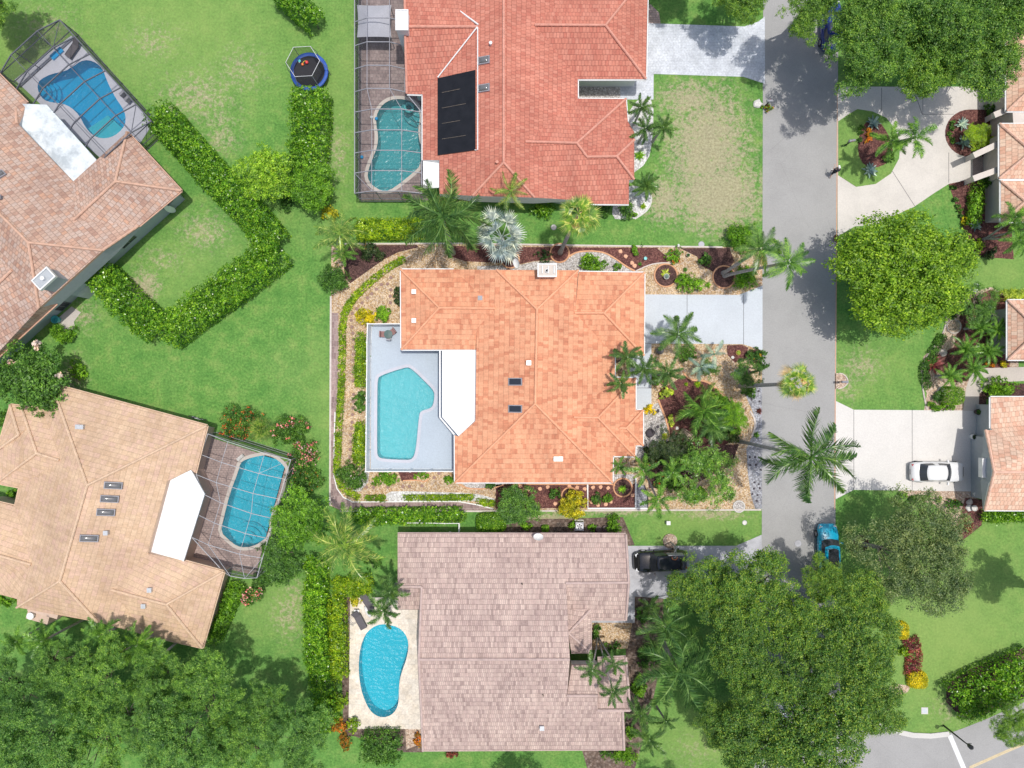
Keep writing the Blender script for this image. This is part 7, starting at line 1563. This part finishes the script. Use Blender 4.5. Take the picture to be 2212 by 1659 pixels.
# round planters with edging
def planter(label, dx, dy, r_, ring, fill):
    c = W(dx, dy, 0); o = empty('round_planter', (c.x, c.y, 0), label, 'planter bed ring')
    MB().tube([(r_ * math.cos(a), r_ * math.sin(a), .04) for a in np.linspace(0, 6.283, 40)], .075, 6, False).build('edging', M[ring], o, False); MB().lathe([(r_, .0), (r_, .03), (.01, .034)], (0, 0, 0), 36).build('fill', M[fill], o, False)
planter('round brick edged planter at the foot of the leaning fan palm', 1209, 546.5, .84, 'curb_orange', 'mulch_red'); planter('round planter ring with a single pot in the driveway gravel', 1438, 595, 1.02, 'curb_orange', 'mulch'); planter('round planter ring under the two tall palms', 1563.5, 598.5, 1.0, 'curb_orange', 'mulch')
planter('round planter ring below the silver palm', 1102, 560, .8, 'curb_orange', 'mulch_red'); planter('double ringed planter at the southeast roof corner', 1345, 1053, .82, 'curb_orange', 'mulch'); planter('planter ring behind the bright yellow shrub', 1231, 1071, .75, 'curb_orange', 'mulch')
planter('tree ring of reddish mulch around the airy oak trunk', 1859, 1173, .68, 'mulch_red', 'mulch_red'); planter('white half ring planter by the south lot line', 1596, 1094, .5, 'kerb', 'gravel_white')
planter('tan ring of straw on the mulch of the right garden', 2060, 705, .62, 'rock', 'gravel_pink')
# rocks and stones
def rock(label, dx, dy, r_, mt, group=None, flat=.5, sd=0, name='rock', cat='rock'):
    c = W(dx, dy, 0); r = random.Random(sd + int(dx * 3)); m = MB(); K = 10; prof = [(1, 0), (1.02, .35), (.8, .8), (.4, 1)]
    wob = [r.uniform(.78, 1.15) for _ in range(K)]
    for a, z in prof:
        for q in range(K): t = q / K * 6.283; m.v.append((r_ * a * wob[q] * math.cos(t), r_ * a * wob[q] * math.sin(t) * r.uniform(.95, 1.05), z * r_ * flat))
    for i in range(3):
        for q in range(K): a = i * K + q; b = i * K + (q + 1) % K; m.f.append((a, b, b + K, a + K))
    m.f.append(tuple(3 * K + q for q in range(K))); o = m.build(name, M[mt], None, False); o.location = (c.x, c.y, .015); tag(o, label, cat, group); return o
st = T(1, 1, [(1137, 795), (1085, 800), (1040, 840), (1000, 880), (965, 915), (917, 958), (870, 1008), (833, 1050), (822, 1108), (828, 1165), (838, 1220), (843, 1275), (843, 1340), (843, 1400), (843, 1455), (843, 1510), (843, 1575), (840, 1630), (1165, 740), (1165, 845), (1160, 900), (1162, 958)]) + T(1, 2, [(845, 90), (840, 150), (838, 210), (835, 265), (830, 330), (825, 383), (823, 440), (820, 500), (815, 565), (815, 630), (955, 890), (1015, 893), (1140, 890), (1270, 885), (1325, 885), (1435, 880), (1540, 808), (1580, 772)])
for i, (x, y) in enumerate(st):
    c = W(x, y, 0); o = MB().lathe([(.15, -.01), (.15, .03), (.13, .04), (.01, .04)], (0, 0, 0), 14).build('stepping_stone', M['step_brown'], None, False); o.location = (c.x, c.y, .006); tag(o, 'round brown stepping stone in the tan gravel beside the pool fence', 'stepping stone', 'round stepping stones in the tan gravel')
for i, (x, y) in enumerate(T(2, 2, [(75, 880), (140, 910), (243, 905), (307, 890), (495, 883), (563, 893), (628, 905), (700, 893), (765, 890), (830, 897), (692, 1018), (742, 1045), (812, 1040), (853, 1015), (1043, 960), (373, 1035)])):
    rock('flat orange stone slab in the reddish mulch below the orange roof', x, y, .18, 'step_orange', 'flat orange stones below the orange roof', .15, i, 'stone_slab', 'stone slab')
for i, (x, y, s_) in enumerate(T(2, 1, [(937, 513), (983, 555), (1038, 613), (1060, 640)]) and [(a, b, .19) for a, b in T(2, 1, [(937, 513), (983, 555), (1038, 613), (1060, 640)])]):
    rock(['topmost', 'second', 'third', 'lowest'][i] + ' pale orange rock in the dark red mulch strip', x, y, s_, 'step_orange', 'orange rocks in the north mulch strip', .25, i)
for lab, x, y, r_, mt in (('large pale boulder at the left mailbox', 1636, 225, .42, 'rock_white'), ('white angular boulder above the topiary ball', 2032, 845, .42, 'rock_white'), ('grey boulder between the border hedges', 2036, 762, .38, 'rock'), ('dark lava rock in the pale gravel by the entry', 1404, 935, .42, 'rock_dark'), ('dark stone by the yellow striped plant', 1421, 888, .17, 'rock_dark'), ('second dark stone in the entry gravel', 1421, 922, .15, 'rock_dark'), ('flat white stone beside the bench', 1463, 925, .16, 'rock_white'), ('pale stone near the garage, upper', 2094, 1084, .3, 'rock'), ('pale stone near the garage, lower', 2093, 1097, .32, 'rock_white'),
    ('white stone pair in the side yard grass', 972, 1152, .2, 'rock_white'), ('second white stone in the side yard grass', 968, 1168, .2, 'rock_white'), ('third white stone in the side yard grass', 968, 1185, .17, 'rock_white'), ('grey stones beside the white car of the basketball', 1362, 842, .1, 'rock_dark')):
    rock(lab, x, y, r_, mt, None, .5)
for i, (x, y) in enumerate(T(2, 2, [(2055, 632), (2100, 632), (2108, 697), (2095, 850), (2130, 865), (2075, 950), (2120, 960), (2115, 1010), (2060, 700), (2090, 905), (2140, 900), (2150, 740), (2140, 150), (2130, 60), (2070, 135)])):
    rock('small dark round stone on the grey gravel by the street', x, y, .1, 'rock_dark', 'dark stones on the grey gravel strip', .6, i)
# patio objects beside the brown house
c = W(118, 690, .5); th = empty('blue_barrel', (c.x, c.y, 0), 'dull turquoise plastic tub beside the round bright bush', 'tub'); MB().lathe([(.25, 0), (.34, .45), (.36, .5), (.3, .5), (.26, .1), (.01, .1)], (0, 0, 0), 16).build('tub', M['teal_plastic'], th, False)
c = W(345, 460, 1.0); th = empty('timber_pallet', (c.x, c.y, 0), 'brown timber boards leaning on the grey wall of the brown house', 'boards', rz=R(42)); MB().box((0, .1, .6), (1.2, .12, 1.2)).build('board', M['wood_slat'], th, False); MB().box((0, 0, .55), (.9, .08, 1.1)).build('board', M['step_brown'], th, False)
c = W(371, 455, .8); th = empty('paddle_board', (c.x, c.y, 0), 'white surfboard standing against the grey wall beside the boards', 'surfboard', rz=R(42)); m = MB(); N = 14
for s_ in (-.03, .03):
    for q in range(N): t = q / N * 6.283; m.v.append((.3 * math.cos(t) * (1 - .12 * math.sin(t)), s_ + .12, 1.0 + .95 * math.sin(t)))
m.f = [(q, (q + 1) % N, N + (q + 1) % N, N + q) for q in range(N)] + [tuple(range(N)), tuple(N + q for q in reversed(range(N)))]; m.build('board', M['white_paint'], th, False)
for nm, x, y in (('bicycle', 128 - 16, 687 - 14), ('bicycle', 425, 903 + 0)):
    c = W(x, y, .5); lab = 'pale bicycle leaning in the shade of the brown house wall' if x < 200 else 'pale bicycle against the wall at the corner of the tan house'
    o = empty(nm, (c.x, c.y, 0), lab, 'bicycle', None, R(42 if x < 200 else -15))
    for sx in (-.5, .5): MB().tube([(sx + .32 * math.cos(a), 0, .34 + .32 * math.sin(a)) for a in np.linspace(0, 6.283, 22)], .022, 5, False).build('wheel', M['rubber'], o, False)
    m = MB(); m.tube([(-.5, 0, .34), (-.12, 0, .8), (.38, 0, .82), (.5, 0, .34)], .022, 5); m.tube([(-.5, 0, .34), (-.02, 0, .3), (.38, 0, .82)], .022, 5); m.tube([(-.02, 0, .3), (-.14, 0, .92)], .022, 5); m.build('frame', M['white_frame'], o, False)
    MB().tube([(.36, -.28, .98), (.36, 0, 1.0), (.36, .28, .98)], .018, 5).build('handlebar', M['black_metal'], o, False); MB().box((-.15, 0, .95), (.26, .13, .05)).build('saddle', M['rubber'], o, False)
# gate and wall bits at the gabled house
th = empty('white_fence', W(1010, 1150, 0), 'low white rail fence beside the dark hedge of the gabled house', 'fence')
P = [W(x, y, 1.3) for x, y in ((880, 1130), (920, 1130), (960, 1131), (991, 1131), (991, 1150))]
for p in P: MB().box((p.x, p.y, .65), (.09, .09, 1.3)).build('post', M['white_paint'], th)
for a, b in zip(P, P[1:]):
    for z in (.3, .75, 1.22): m = MB(); d = b - a; beam((a.x, a.y, z), (b.x, b.y, z), .05, .09, m); m.build('rail', M['white_paint'], th)
m = MB()
for lab, x, y in (('round stone coil of hose on the side yard ground', 1060 - 0, 1146),):
    c = W(1210, 1143, .05); th = empty('garden_hose', (c.x, c.y, .02), 'dark coiled hose in the side yard left of the air conditioner', 'hose'); MB().tube([((.25 + .012 * k) * math.cos(k * .6), (.2 + .01 * k) * math.sin(k * .6), .01 + .003 * k) for k in range(36)], .018, 5).build('coil', M['rubber'], th, False)
c = W(1400, 8, .4); th = empty('garden_chair', (W(1392, 18).x, W(1392, 18).y, 0), 'dark metal chair on the paved path at the top', 'chair'); MB().box((0, 0, .42), (.5, .5, .04)).build('seat', M['black_metal'], th, False); MB().box((.24, 0, .65), (.03, .5, .45)).build('backrest', M['black_metal'], th, False)
for sx in (-.22, .22):
    for sy in (-.22, .22): MB().box((sx, sy, .2), (.035, .035, .4)).build('leg', M['black_metal'], th, False)
